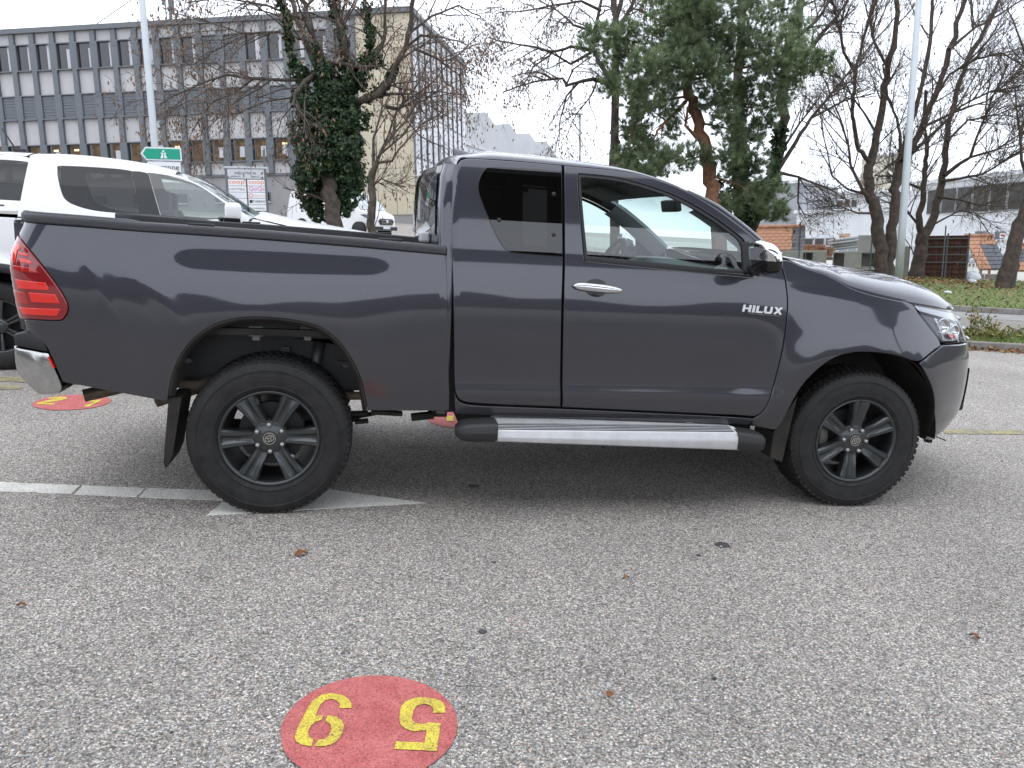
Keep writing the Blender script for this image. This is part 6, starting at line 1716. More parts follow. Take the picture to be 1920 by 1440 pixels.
# ---- bare trees on the verge
LV2 = [(9, 1.1, 3.0, 40, 0.09, 0.03, 0.028, 4), (7, 0.7, 1.8, 40, 0.12, 0.02, 0.013, 3), (5, 0.4, 1.1, 40, 0.14, 0.01, 0.0078, 3)]
def twin():
    limbs = [([(1652, 533), (1655, 509), (1648, 452), (1641, 391), (1634, 374), (1630, 337), (1633, 306), (1643, 253), (1657, 183), (1664, 127), (1678, 70), (1681, 0), (1682, -40)], 14, 4, 0, 0.8), ([(1633, 306), (1627, 300), (1610, 281), (1602, 239), (1598, 208), (1603, 169), (1605, 138), (1616, 84), (1641, 6), (1650, -30)], 5, 2, -1.2, 1.2), ([(1605, 138), (1582, 98), (1574, 56), (1558, -10)], 3.2, 1.6, -0.8, 1.2), ([(1640, 245), (1622, 214), (1605, 191), (1580, 150), (1545, 115)], 2.6, 1, 0.8, 1.2), ([(1640, 380), (1620, 360), (1595, 310), (1590, 270), (1575, 220), (1555, 170)], 4, 1.2, -0.7, 1.2), ([(1625, 365), (1590, 355), (1560, 330), (1545, 260), (1535, 200)], 2.6, 0.9, 0.7, 1.0),
             ([(1667, 533), (1669, 509), (1671, 452), (1678, 382), (1684, 340), (1687, 300), (1696, 290), (1712, 283), (1729, 239), (1754, 180), (1779, 93), (1802, 22), (1815, -30)], 12, 4, 0.6, 1.0), ([(1690, 300), (1702, 250), (1715, 211), (1729, 157), (1743, 84), (1748, 17), (1752, -30)], 6, 3, 1.2, 1.2), ([(1688, 300), (1688, 267), (1682, 222), (1664, 180), (1655, 120)], 3.6, 1.5, -0.5, 1.2), ([(1712, 285), (1760, 240), (1800, 200), (1860, 170), (1920, 160)], 3.5, 1.2, -1.2, 1.4), ([(1729, 239), (1790, 210), (1850, 190), (1925, 120)], 3, 1.2, 1.0, 1.4), ([(1754, 180), (1780, 140), (1830, 110), (1880, 100), (1930, 130)], 3.2, 1.2, -0.8, 1.4), ([(1779, 93), (1830, 50), (1870, 30), (1930, -10)], 3, 1.4, 0.8, 1.4), ([(1664, 127), (1640, 80), (1630, 40), (1640, -20)], 3, 1.6, 0.5, 1.2), ([(1678, 330), (1640, 330), (1680, 300), (1720, 250)], 2.0, 1.0, 0.4), ([(1645, 400), (1610, 400), (1570, 385), (1530, 390)], 2.2, 0.8, -0.8)]
    make_tree('twin_trunk_tree', 'bare tree with two trunks from one foot behind the bluish lamp post', 'tree', 31.2, limbs, LV2, 41, M_BARKD, keys=500, up=0.25, base=atz(1660, 531), group='bare trees on the verge')
twin()
def forked():
    limbs = [([(1714, 530), (1720, 505), (1726, 470), (1730, 440)], 15, 11, 0, 0.1), ([(1730, 445), (1724, 424), (1727, 390), (1731, 350), (1736, 310), (1738, 280), (1732, 230), (1736, 170)], 7, 3, -0.8, 1.2), ([(1730, 445), (1743, 425), (1754, 396), (1763, 354), (1768, 323), (1775, 265), (1785, 210), (1800, 150), (1825, 90), (1860, 30), (1880, -20)], 9, 3, 0.8, 1.2), ([(1771, 329), (1795, 310), (1819, 295), (1830, 261), (1858, 188), (1890, 120)], 4.5, 1.5, -0.8, 1.4), ([(1765, 340), (1800, 335), (1845, 325), (1900, 290), (1940, 270)], 3, 1.2, -1.0, 1.6), ([(1731, 355), (1705, 345), (1692, 340), (1670, 330)], 3, 1.2, 0.8), ([(1724, 424), (1700, 395), (1685, 375), (1650, 360)], 2.6, 1.0, -0.8, 1.0), ([(1760, 370), (1800, 375), (1840, 385), (1890, 370)], 2.4, 0.9, 0.6, 1.4), ([(1819, 295), (1870, 280), (1930, 240)], 2.6, 1, 0.6, 1.4), ([(1743, 425), (1770, 410), (1800, 395), (1830, 400), (1850, 430)], 2.0, 0.8, -0.6, 1.2), ([(1775, 265), (1815, 225), (1870, 215), (1930, 190)], 2.6, 1, 0.8, 1.3)]
    make_tree('forked_tree', 'bare tree forking low beside the rust-brown brick cage', 'tree', 34.5, limbs, LV2, 43, M_BARKD, keys=900, up=0.15, base=atz(1717, 527), group='bare trees on the verge')
forked()
def leaning():
    limbs = [([(1880, 546), (1884, 528), (1895, 486), (1909, 433), (1925, 390), (1955, 300), (1985, 200), (2000, 80)], 17, 9, 0, 0.4), ([(1935, 360), (1915, 300), (1910, 230), (1900, 150)], 4, 1.2, -0.8, 0.7), ([(1975, 230), (1940, 150), (1915, 80), (1890, 20)], 4, 1.2, 0.7, 0.7)]
    make_tree('leaning_tree', 'thick trunk leaning right at the right edge of the verge', 'tree', 29.5, limbs, LV2, 45, M_BARKD, keys=150, up=0.1, base=atz(1880, 545), group='bare trees on the verge')
leaning()
# ================================================================== street furniture and vehicles
def text_part(s, size, m, par, loc, align='CENTER', depth=0.004, name='lettering', rot=(math.pi/2, 0, 0), xs=1.0):
    cu = bpy.data.curves.new('t', 'FONT'); cu.body = s; cu.size = size; cu.align_x = align; cu.extrude = depth/2; cu.resolution_u = 3
    o = bpy.data.objects.new('t', cu); COL.objects.link(o)
    dg = bpy.context.evaluated_depsgraph_get(); me = bpy.data.meshes.new_from_object(o.evaluated_get(dg))
    bpy.data.objects.remove(o, do_unlink=True); bpy.data.curves.remove(cu)
    me.materials.clear(); me.materials.append(m)
    r = bpy.data.objects.new(name, me); COL.objects.link(r); r.parent = par; r.location = loc; r.rotation_euler = rot; r.scale = (xs, 1, 1)
    return r
M_GALV = mat('galvanised_steel', (0.46, 0.49, 0.51), 0.55, 0.3, var=0.06, vscale=1.5)
M_SIGNW = mat('sign_white', (0.74, 0.75, 0.76), 0.45)
M_SIGNG = mat('sign_green', (0.0, 0.30, 0.19), 0.4)
M_SIGNGR = mat('sign_grey_edge', (0.30, 0.33, 0.36), 0.5)
M_INK = mat('dark_ink', (0.03, 0.03, 0.035), 0.5)
def facing(p):
    """plumb rotation about z so that local -y looks at the camera"""
    e = PLUMB.transposed() @ (Vector(CAM_C)-Vector(p)); return math.atan2(e.y, e.x)+math.pi/2

def lamp_posts():
    # near left lamp post
    p = Vector(atd(311, 470, 17.0)); base = Vector((p.x, p.y, float(gz(p.x, p.y))))
    t = thing('lamp_post', 'pale grey lamp post rising behind the green direction sign', 'lamp post', loc=base, plumb=True)
    b = MB(); b.tube([(0, 0, 0), (0, 0, 1.0), (0, 0, 10)], [0.082, 0.078, 0.052], 14); b.build('pole', M_GALV, t, smooth=True)
    b = MB(); b.tube([(0, 0, 9.95), (0.1, 0.3, 10.3), (0.3, 1.0, 10.4)], 0.04, 8); b.bevbox((0.4, 1.35, 10.4), (0.3, 0.75, 0.12), 0.03); b.build('lamp_head', M_GALV, t)
    b = MB(); b.lathe([(0.16, 0.0), (0.16, 0.05), (0.11, 0.06)], 14, 'Z'); b.build('foot_collar', M_GALV, t)
    # right lamp post on the verge
    p = Vector(atz(1683, 541)); base = Vector((p.x, p.y, 0.09))
    t = thing('lamp_post', 'tall bluish lamp post on the verge before the twin-trunk tree', 'lamp post', loc=base, plumb=True)
    b = MB(); b.tube([(0, 0, 0), (0, 0, 2.0), (0, 0, 12)], [0.135, 0.125, 0.085], 14); b.build('pole', M_GALV, t, smooth=True)
    b = MB(); b.tube([(0, 0, 11.95), (-0.3, -0.5, 12.2), (-0.6, -1.4, 12.25)], 0.05, 8); b.bevbox((-0.7, -1.8, 12.25), (0.3, 0.8, 0.12), 0.03); b.build('lamp_head', M_GALV, t)
    # far lamp with flat head
    p = Vector(atd(1090, 420, 70.0)); base = Vector((p.x, p.y, p.z-2.0))
    t = thing('lamp_post', 'thin distant lamp post with a flat double head above the truck roof', 'lamp post', loc=base, plumb=True)
    hh = (420-224)/CAM_F*70+2.0
    b = MB(); b.tube([(0, 0, 0), (0, 0, hh)], [0.10, 0.08], 8); b.build('pole', mat('far_grey_steel', (0.30, 0.31, 0.33), 0.6), t)
    b = MB(); b.box((-0.3, 0, hh+0.05), (1.1, 0.3, 0.12)); b.box((0.12, 0, hh-2.6), (0.3, 0.1, 0.08)); b.build('lamp_head', MATS['far_grey_steel'], t)
lamp_posts()

def arrow_plate(w, h, tip, d, y):
    return [(-w/2, h/2), (-w/2+tip, h), (w/2, h), (w/2, 0), (-w/2+tip, 0)]
DS = 16.1
def direction_signs():
    p = Vector(atd(302, 289, DS)); t = thing('motorway_sign', 'green arrow sign with white motorway symbol on the lamp post', 'road sign', loc=p, rotz=facing(p), plumb=True)
    s = DS/CAM_F                                    # metres per photo pixel
    w, h = 72*s, 25*s
    def plate(w, h, tip, y0, y1, zc, m, name, par, k=0.0):
        b = MB(); poly = [(-w/2+k*1.6, 0), (-w/2+tip+k*0.4, h/2-k), (w/2-k, h/2-k), (w/2-k, -h/2+k), (-w/2+tip+k*0.4, -h/2+k)]
        b.prism(poly, lambda x, z: (x, y0, z+zc), lambda x, z: (x, y1, z+zc)); return b.build(name, m, par, fix=True)
    plate(w, h, 0.105, -0.03, 0.0, 0, M_SIGNGR, 'plate', t)
    plate(w, h, 0.105, -0.034, -0.031, 0, M_SIGNW, 'white_border', t, 0.008)
    plate(w, h, 0.105, -0.038, -0.035, 0, M_SIGNG, 'green_face', t, 0.032)
    b = MB(); c = 0.045; u = h/25*0.9
    for poly in ([(-6.5, -8.5), (-1.0, -8.5), (-0.8, 3), (-2.2, 3)], [(6.5, -8.5), (1.0, -8.5), (0.8, 3), (2.2, 3)], [(-4.6, 0.2), (-2.2, 0.2), (-2.2, 2.0), (-5.2, 3.2)], [(4.6, 0.2), (2.2, 0.2), (2.2, 2.0), (5.2, 3.2)], [(-2.2, 4), (2.2, 4), (1.6, 7.5), (-1.6, 7.5)]):
        b.prism([(x*u+c, z*u) for x, z in poly], lambda x, z: (x, -0.042, z), lambda x, z: (x, -0.039, z))
    b.build('motorway_symbol', M_SIGNW, t, fix=True)
    b = MB(); b.bbox((-0.03+0.02, 0.001, -0.35), (0.05, 0.05, 0.17)); b.build('clamp', M_GALV, t)
    p = Vector(atd(304.5, 313.5, DS)); t2 = thing('town_sign', 'white arrow sign lettered Lausanne below the green sign', 'road sign', loc=p, rotz=facing(p), plumb=True)
    w, h = 66*s, 21*s
    plate(w, h, 0.10, -0.03, 0.0, 0, M_SIGNGR, 'plate', t2); plate(w, h, 0.10, -0.034, -0.031, 0, M_SIGNW, 'white_face', t2, 0.014)
    text_part('Lausanne', 0.225*DS/21.6, M_INK, t2, (0.045*DS/21.6, -0.036, -0.075*DS/21.6), xs=0.92)
    b = MB(); b.bbox((-0.05, 0.001, -0.2), (0.03, 0.05, 0.16)); b.build('clamp', M_GALV, t2)
    p = Vector(atd(318, 332, DS)); t3 = thing('town_sign', 'lowest white sign on the lamp post, only its edge above the white pickup', 'road sign', loc=p, rotz=facing(p), plumb=True)
    plate(w, h*0.8, 0.13, -0.03, 0.0, -0.03, M_SIGNGR, 'plate', t3); plate(w, h*0.8, 0.13, -0.034, -0.031, -0.03, M_SIGNW, 'white_face', t3, 0.014)
direction_signs()

def info_board():
    D = 36.0; p = Vector(atd(470, 410, D)); s = D/CAM_F
    t = thing('company_board', 'white company directory board on grey posts before the office plinth', 'sign board', loc=p, rotz=facing(p)+0.02, plumb=True)
    Z = lambda py: (410-py)*s
    X = lambda px: (px-470)*s
    for px in (432.5, 501.5):
        b = MB(); b.bevbox((X(px), 0, Z(370)), (0.11, 0.12, Z(318)-Z(422)+1.6), 0.01); b.build('post', M_PIL, t)
    b = MB(); b.bevbox((X(467), 0, Z(317.5)), (X(505)-X(428), 0.16, 0.09), 0.02); b.build('top_rail', M_GALV, t)
    def pan(x0, y0, x1, y1, m=M_SIGNW):
        b = MB(); b.bbox((X(x0), -0.05, Z(y1)), (X(x1), -0.02, Z(y0))); return b.build('panel', m, t)
    b = MB(); b.bbox((X(435), -0.018, Z(400)), (X(500), 0.02, Z(319))); b.build('backing', M_PIL, t)
    a = pan(433.5, 320, 500, 337.3, mat('board_grey_head', (0.52, 0.53, 0.56), 0.5))
    text_part('INDUSTRIE 66', 0.15, M_INK, a, (X(466), -0.055, Z(329.5))); text_part('BUREAUX', 0.09, M_INK, a, (X(449), -0.055, Z(334.8))); text_part('DEPOTS', 0.09, M_INK, a, (X(483), -0.055, Z(335.3)))
    b = MB(); y = -0.056
    for sx, cx in ((1, 494.5), (-1, 437)):
        b.prism([(X(cx)-0.08*sx, Z(334.6)), (X(cx)+0.02*sx, Z(334.6)), (X(cx)+0.02*sx, Z(333.3)), (X(cx)+0.09*sx, Z(335)), (X(cx)+0.02*sx, Z(336.7)), (X(cx)+0.02*sx, Z(335.4)), (X(cx)-0.08*sx, Z(335.4))], lambda x, z: (x, y, z), lambda x, z: (x, y+0.004, z))
    b.build('arrow', M_INK, a, fix=True)
    ORANGE = mat('orange_logo_ink', (0.72, 0.17, 0.04), 0.5); PINK = mat('magenta_logo_ink', (0.62, 0.10, 0.36), 0.5); GREY = mat('grey_logo_ink', (0.25, 0.25, 0.26), 0.5); PALE = mat('pale_blue_panel', (0.50, 0.60, 0.70), 0.5); ROSE = mat('rose_logo_ink', (0.70, 0.35, 0.30), 0.5)
    rows = [338.6, 350.5, 361.8, 372.8, 384.6, 396]
    L = [('coop', 0.27, ORANGE, 1.25), ('ASSYMBA', 0.155, GREY, 1.05), (None,), ('ATA', 0.14, M_INK, 1.2), (None,)]
    R = [('coop', 0.27, ORANGE, 1.25), ('QoQa', 0.24, PINK, 1.1), ('Transvoirie', 0.12, ROSE, 1.05), ('THERMO', 0.15, M_INK, 1.0), ('F. MURNER SA', 0.09, M_INK, 1.0)]
    for i in range(5):
        m = pan(433.7, rows[i]+0.4, 465.8, rows[i+1]-0.4, PALE if i == 4 else M_SIGNW)
        if L[i][0]: text_part(L[i][0], L[i][1], L[i][2], m, (X(449.5), -0.055, Z(rows[i]+8.0)), xs=L[i][3])
        elif i == 2:
            for q in (0, 1): b = MB(); b.bbox((X(435), -0.056, Z(rows[i]+4.2+q*3.6)), (X(460-4*q), -0.051, Z(rows[i]+3.2+q*3.6))); b.build('printed_line', PALE, m)
        m = pan(468.6, rows[i]+0.4, 500, rows[i+1]-0.4)
        text_part(R[i][0], R[i][1], R[i][2], m, (X(484.5 if i not in (2, 3) else 488), -0.055, Z(rows[i]+8.0)), xs=R[i][3])
        if i == 3: b = MB(); b.bbox((X(470.2), -0.056, Z(rows[i]+8.6)), (X(475.6), -0.051, Z(rows[i]+3.0))); b.build('logo_square', M_INK, m)
        if i == 2: b = MB(); b.lathe([(0.05, 0), (0.075, -0.004), (0.1, 0)], 14, 'Y', (X(473.5), -0.052, Z(rows[i]+6))); b.build('logo_ring', ROSE, m)
info_board()

M_VANW = mat('white_vehicle_paint', (0.82, 0.82, 0.82), 0.4, coat=0.5, coat_r=0.03)
def van():
    """white delivery van, three-quarter front view"""
    D0 = 37.0; q = Vector(atd(642, 445, D0))
    t = thing('delivery_van', 'white delivery van with black grille parked behind the ivy-clad tree', 'van', loc=(q.x, q.y, float(gz(q.x, q.y))+0.0), rotz=rad(-38))
    # local: x forward (towards camera right), y left
    L, W, Hh = 5.0, 2.0, 2.0
    b = MB(); rows = []
    prof = [(-2.5, 0.35), (-2.5, 1.0), (-2.47, 1.75), (-2.40, 1.95), (-2.2, 2.0), (0.75, 2.0), (1.05, 1.95), (1.45, 1.55), (1.78, 1.22), (2.25, 1.08), (2.45, 0.95), (2.5, 0.7), (2.5, 0.35)]
    hw = lambda x, z: (1.0-0.16*ss(np.array(z), 1.05, 2.0)-0.30*ss(np.array(x), 1.9, 2.55)**2)*1.0
    for s in np.linspace(-1, 1, 15):
        row = []
        for (x, z) in prof:
            w = float(hw(x, z)); e = 0.05*abs(s)**6
            row.append((x*(1-0.02*abs(s)**4), s*w, z-(e if z > 0.4 else 0)))
        rows.append(row)
    b.grid(rows)
    for r, o in ((rows[0], 1), (rows[-1], 0)):
        b.add(r, [tuple(range(len(r)))])
    b.build('body', M_VANW, t, angle=40, fix=True)
    G = mat('van_windscreen', (0.40, 0.45, 0.48), 0.06, coat=1.0)
    b = MB(); b.grid([[(1.07+0.02, s*0.80, 1.91), (1.46+0.02, s*0.88, 1.53), (1.76+0.02, s*0.90, 1.24)] for s in np.linspace(-1, 1, 9)]); b.build('windscreen', G, t, smooth=True)
    for sy in (-1, 1):
        b = MB(); b.prism([(0.1, 1.12), (1.5, 1.15), (1.05, 1.80), (0.1, 1.82)], lambda x, z: (x, sy*(float(hw(x, z))+0.012), z), lambda x, z: (x, sy*(float(hw(x, z))-0.01), z)); b.build('side_window', M_WIN, t, fix=True)
        b = MB(); b.prism([(2.42, 0.80), (2.40, 0.93), (2.02, 1.02), (1.80, 1.0), (2.1, 0.88)], lambda x, z: (x, sy*(float(hw(x, z))+0.016), z), lambda x, z: (x-0.02, sy*(float(hw(x, z))-0.03), z)); b.build('headlight', mat('van_lamp', (0.10, 0.12, 0.15), 0.1, coat=1), t, fix=True)
        b = MB(); b.bevbox((1.15, sy*1.08, 1.25), (0.12, 0.18, 0.26), 0.03); b.build('door_mirror', M_BLACK, t)
        for x in (-1.6, 1.7):
            b = MB(); b.lathe([(0.0, -0.1), (0.2, -0.11), (0.22, -0.09), (0.33, -0.1), (0.35, -0.05), (0.35, 0.1)], 24, 'Y', (x, sy*0.93 if sy < 0 else sy*0.93, 0.35)); b.build('wheel', M_RUBBER, t, smooth=True)
    b = MB(); g = [(-0.42, 0.86), (0.42, 0.86), (0.56, 0.76), (0.44, 0.60), (-0.44, 0.60), (-0.56, 0.76)]
    b.prism(g, lambda y, z: (2.545-0.05*abs(y), y, z), lambda y, z: (2.48-0.05*abs(y), y, z)); gr = b.build('grille', M_GLOSSB, t, fix=True)
    for z in (0.66, 0.72, 0.79):
        b = MB(); b.tube([(2.53, -0.42, z), (2.555, 0, z), (2.53, 0.42, z)], 0.010, 5); b.build('grille_bar', M_CHROMED, gr)
    b = MB(); b.lathe([(0.0, 0.02), (0.06, 0.015), (0.075, 0.0)], 20, 'X', (2.55, 0, 0.755)); o = b.build('emblem', M_SIGNW, gr)
    b = MB(); b.bbox((2.47, -0.8, 0.36), (2.53, 0.8, 0.52)); b.build('lower_bumper', M_BLACK, t)
    b = MB(); b.bbox((2.53, -0.26, 0.42), (2.54, 0.26, 0.52)); b.build('number_plate', M_SIGNW, t)
    text_part('ULTRA', 0.30, mat('grey_van_ink', (0.20, 0.16, 0.17), 0.5), t, (-1.75, -0.965, 1.42), align='LEFT', rot=(math.pi/2-0.16, 0, 0))
    for k, w_ in enumerate((0.8, 1.25)):
        b = MB(); b.bbox((-1.6, -1.005, 1.22-0.13*k), (-1.6+w_, -0.985, 1.26-0.13*k)); b.build('printed_line', mat('pale_van_ink', (0.45, 0.44, 0.45), 0.5), t)
    return t
van()

# ---- white double-cab pickup with canopy in the next bay
def white_pickup():
    Y0 = 3.47; yc = Y0+0.93
    WXR, WXF = -2.57, 0.65
    def surf(x, z):
        x = np.asarray(x, float); z = np.asarray(z, float)
        y = Y0+0.0*x+0.010*(z-0.9)**2/0.1
        y = y+np.where(z > 1.27, (z-1.27)*0.28+0.10*np.clip(z-1.55, 0, 1)**1.5*2, 0.0)
        xn = np.interp(z, [0.3, 0.6, 1.0, 1.3], [1.50, 1.60, 1.60, 1.40]); u = np.clip((x-0.55)/(xn-0.55), 0, 0.999); y = y+0.9*(1-(1-u**2.6)**(1/2.2))
        u = np.clip((-3.55-x)/0.2, 0, 0.99); y = y+0.2*(1-(1-u**2.4)**(1/2.2))
        for cx in (WXR, WXF):
            r = np.sqrt((x-cx)**2+(z-0.37)**2); y = y-0.035*np.where(r < 0.52, 1.0, np.exp(-((r-0.52)/0.05)**2))*ss(z, 0.3, 0.5)
        return y
    def nrm(x, z):
        e = 1e-3; gx_ = (surf(x+e, z)-surf(x-e, z))/(2*e); gz_ = (surf(x, z+e)-surf(x, z-e))/(2*e)
        n = np.stack([gx_, -np.ones_like(gx_), gz_], -1); return n/np.linalg.norm(n, axis=-1, keepdims=True)
    PV = Matrix.Translation((WXR, Y0, 0)) @ Matrix.Rotation(rad(9.0), 4, 'Z') @ Matrix.Translation((-WXR, -Y0, 0)); PI_ = PV.inverted()
    cl = np.array(PI_ @ Vector(CAM_C)); rl3 = np.array(PI_.to_3x3())
    def aty_l(px, py, y): d = rl3 @ ray(px, py); return cl+d*((y-cl[1])/d[1])
    def hit2(px, py):
        d = rl3 @ ray(px, py); t = np.linspace(6.0, 10.5, 1100); P = cl+t[:, None]*d; g = P[:, 1]-surf(P[:, 0], P[:, 2])
        s = np.where((g[:-1] < 0) & (g[1:] >= 0))[0]
        if len(s): i = s[0]; a = -g[i]/(g[i+1]-g[i]); q = P[i]+(P[i+1]-P[i])*a
        else: q = P[np.argmin(np.abs(g))]
        return (float(q[0]), float(q[2]))
    h2 = lambda *p: [hit2(*q) for q in p]
    T = thing('white_pickup', 'white double-cab pickup with a canopy parked behind the grey truck bed', 'pickup truck')
    kw = dict(surf=surf, nrm=nrm, step=0.04, edge=0.006)
    M_W = M_VANW; rep = []
    def arch(cx, r, a0, a1, n=14): return [(cx+r*math.cos(rad(a)), 0.37+r*math.sin(rad(a))) for a in np.linspace(a0, a1, n)]
    bz = 1.275
    # lower body: bed side, two doors, wing
    rep.append(skin('bed_side', [(-3.74, bz), (-2.40, bz), (-2.40, 0.50)]+[(-2.05, 0.42)]*0+[(-2.08, 0.50)]*0+arch(WXR, 0.47, 16, 164)+[(-3.70, 0.55)], M_W, T, **kw))
    rep.append(skin('rear_door', [(-2.395, bz), (-1.505, bz), (-1.47, 0.45), (-2.05, 0.45), (-2.12, 0.60), (-2.20, 0.70), (-2.39, 0.80)], M_W, T, **kw))
    rep.append(skin('front_door', [(-1.50, bz), (-0.62, bz), (-0.45, 1.30), (-0.34, 1.0), (-0.38, 0.45), (-1.465, 0.45)], M_W, T, **kw))
    wingpts = h2((475, 408), (509, 416), (561, 428), (613, 436))
    rep.append(skin('front_wing', [(-0.60, bz+0.02)]+[(x, z-0.01) for x, z in wingpts]+[(0.6, 1.20), (1.0, 1.15), (1.32, 1.08), (1.45, 0.90), (1.50, 0.62), (1.44, 0.42), (1.18, 0.40)]+arch(WXF, 0.47, 3, 164)+[(0.1, 0.45), (-0.375, 0.45), (-0.335, 1.0), (-0.445, 1.30)], M_W, T, **kw))
    # upper cab with window openings
    roofl = h2((55, 293), (100, 293), (150, 296), (225, 304.5), (275, 313), (325, 325), (362, 339), (400, 361), (437, 386), (470, 408))
    rglass = h2((108, 313), (113, 311.5), (170, 314), (225, 318), (246, 321.5), (262, 401.5), (230, 400), (175, 395), (140, 385), (122, 375), (115, 360), (108, 330))
    fglass = h2((279, 325), (312, 329), (345, 337.5), (375, 350), (400, 367.5), (424, 384), (420, 410), (383, 412), (302, 405))
    zb = [(x, z) for x, z in [(-0.60, bz+0.004), (-2.39, bz+0.004)]]
    cab = skin('cab_side', roofl+zb, M_W, T, holes=[rglass, fglass], **kw); rep.append(cab)
    skin('rear_door_window', rglass, glass_mat('tinted_grey_glass', (0.30, 0.31, 0.32), 1.5, boost=1.0), cab, off=0.006, gap=-0.006, depth=0.004, back=False, surf=surf, nrm=nrm, step=0.05)
    skin('front_door_window', fglass, M_GLASS, cab, off=0.006, gap=-0.006, depth=0.004, back=False, surf=surf, nrm=nrm, step=0.05)
    skin('window_pillar', h2((247, 321), (262, 321), (278, 325), (301, 405.5), (263, 402.5)), M_GLOSSB, cab, off=-0.004, gap=0, depth=0.006, back=False, surf=surf, nrm=nrm, step=0.05)
    # canopy over the bed
    cp = [(-3.70, bz+0.01), (-3.60, 1.55), (-3.45, 1.72), (-3.30, 1.775)]+h2((-60, 290), (0, 289), (50, 292), (56, 300), (66, 398))[:]
    cg = [(-3.45, 1.42), (-3.30, 1.66)]+h2((-40, 299), (0, 300), (36, 302.5), (53, 305), (58, 377), (0, 374))
    can = skin('canopy', cp, M_W, T, holes=[cg], **kw); rep.append(can)
    skin('canopy_window', cg, glass_mat('tinted_grey_glass', (0.2, 0.2, 0.2)), can, off=0.004, gap=-0.006, depth=0.004, back=False, surf=surf, nrm=nrm, step=0.06)
    b = MB(); b.grid([[(x, float(surf(x, 1.37))-0.006, 1.362), (x, float(surf(x, 1.37))-0.006, 1.374)] for x in np.linspace(-3.6, -2.48, 8)]); b.build('canopy_seal', M_BLACK, can)
    # roof, windscreen, hood across the width
    rl = resample(chaikin(roofl, 2, False), 0.05, closed=False)
    def loft(pts, hgt, name, m, ymin=0.0):
        b = MB(); rows = []
        for (x, z) in pts:
            y0 = float(surf(x, z))+0.004+ymin; rows.append([(x+hgt[1]*(1-abs(2*s-1)**2.2), y0+(2*yc-2*y0)*s, z+hgt[0]*(1-abs(2*s-1)**2.6)) for s in 0.5-0.5*np.cos(np.linspace(0, math.pi, 19))])
        b.grid(rows); return b.build(name, m, T, smooth=True, fix=True)
    loft([p for p in rl if p[0] < -1.15], (0.05, 0.0), 'roof', M_W)
    loft([p for p in rl if p[0] > -1.20], (0.03, 0.12), 'windscreen', M_WSHIELD, 0.03)
    crl = [(-3.68, 1.40), (-3.60, 1.55), (-3.45, 1.72), (-3.30, 1.775)]+h2((-60, 290), (0, 289), (50, 292))
    loft(crl, (0.05, 0.0), 'canopy_roof', M_W)
    hd = [(-0.60, bz+0.03)]+wingpts+[(0.6, 1.205), (1.0, 1.155), (1.32, 1.085)]
    loft(hd, (0.06, 0.12), 'hood', M_W)
    b = MB(); zs = np.linspace(0.42, 1.07, 8); b.grid([[(float(np.interp(z, [0.4, 0.62, 0.9, 1.08], [1.46, 1.54, 1.52, 1.40]))+0.10*(1-abs(2*s-1)**2), Y0+0.62*0+0.45+(2*yc-2*Y0-0.9)*s, z) for s in np.linspace(0, 1, 11)] for z in zs]); b.build('front_grille', M_GLOSSB, T, smooth=True)
    b = MB(); b.bevbox((-3.70, yc, 1.0), (0.08, 1.5, 0.7), 0.02); b.build('tailgate', M_W, T)
    b = MB(); b.bbox((-3.5, Y0+0.15, 0.48), (1.2, 2*yc-Y0-0.15, 0.55)); b.build('floor', M_UNDER, T)
    # seats and dash silhouettes
    for x, y in ((-1.22, Y0+0.45), (-1.22, Y0+1.40), (-2.05, Y0+0.45), (-2.05, Y0+1.4)):
        b = MB(); b.bevbox((x, y, 1.10), (0.16, 0.5, 0.6), 0.05, Matrix.Rotation(rad(-12), 3, 'Y')); b.bevbox((x-0.07, y, 1.47), (0.10, 0.28, 0.20), 0.04); b.build('seat', M_SEAT, T, smooth=True, angle=50)
    b = MB(); b.bevbox((-0.48, yc, 1.22), (0.5, 1.6, 0.22), 0.06); b.build('dashboard', M_DASH, T)
    # arches in black, wheels
    for cx in (WXR, WXF):
        b = MB(); rows = []
        for a in np.linspace(-8, 188, 26):
            rows.append([(cx+r*math.cos(rad(a)), float(surf(cx+r*math.cos(rad(a)), 0.37+r*math.sin(rad(a))))+dy, 0.37+r*math.sin(rad(a))) for r, dy in ((0.46, 0.03), (0.46, -0.02), (0.53, -0.012), (0.535, 0.01))])
        b.grid(rows); rep.append(b.build('arch_moulding', M_BLACK, T, smooth=True, fix=True))
        b = MB(); b.grid([[(cx+0.50*math.cos(rad(a)), y, 0.37+0.50*math.sin(rad(a))) for y in (Y0+0.02, Y0+0.45)] for a in np.linspace(0, 180, 20)])
        b.grid([[(cx+r*math.cos(rad(a)), Y0+0.45, 0.37+r*math.sin(rad(a))) for r in (0.01, 0.5)] for a in np.linspace(-20, 200, 20)]); rep.append(b.build('wheel_house', M_UNDER, T, smooth=True))
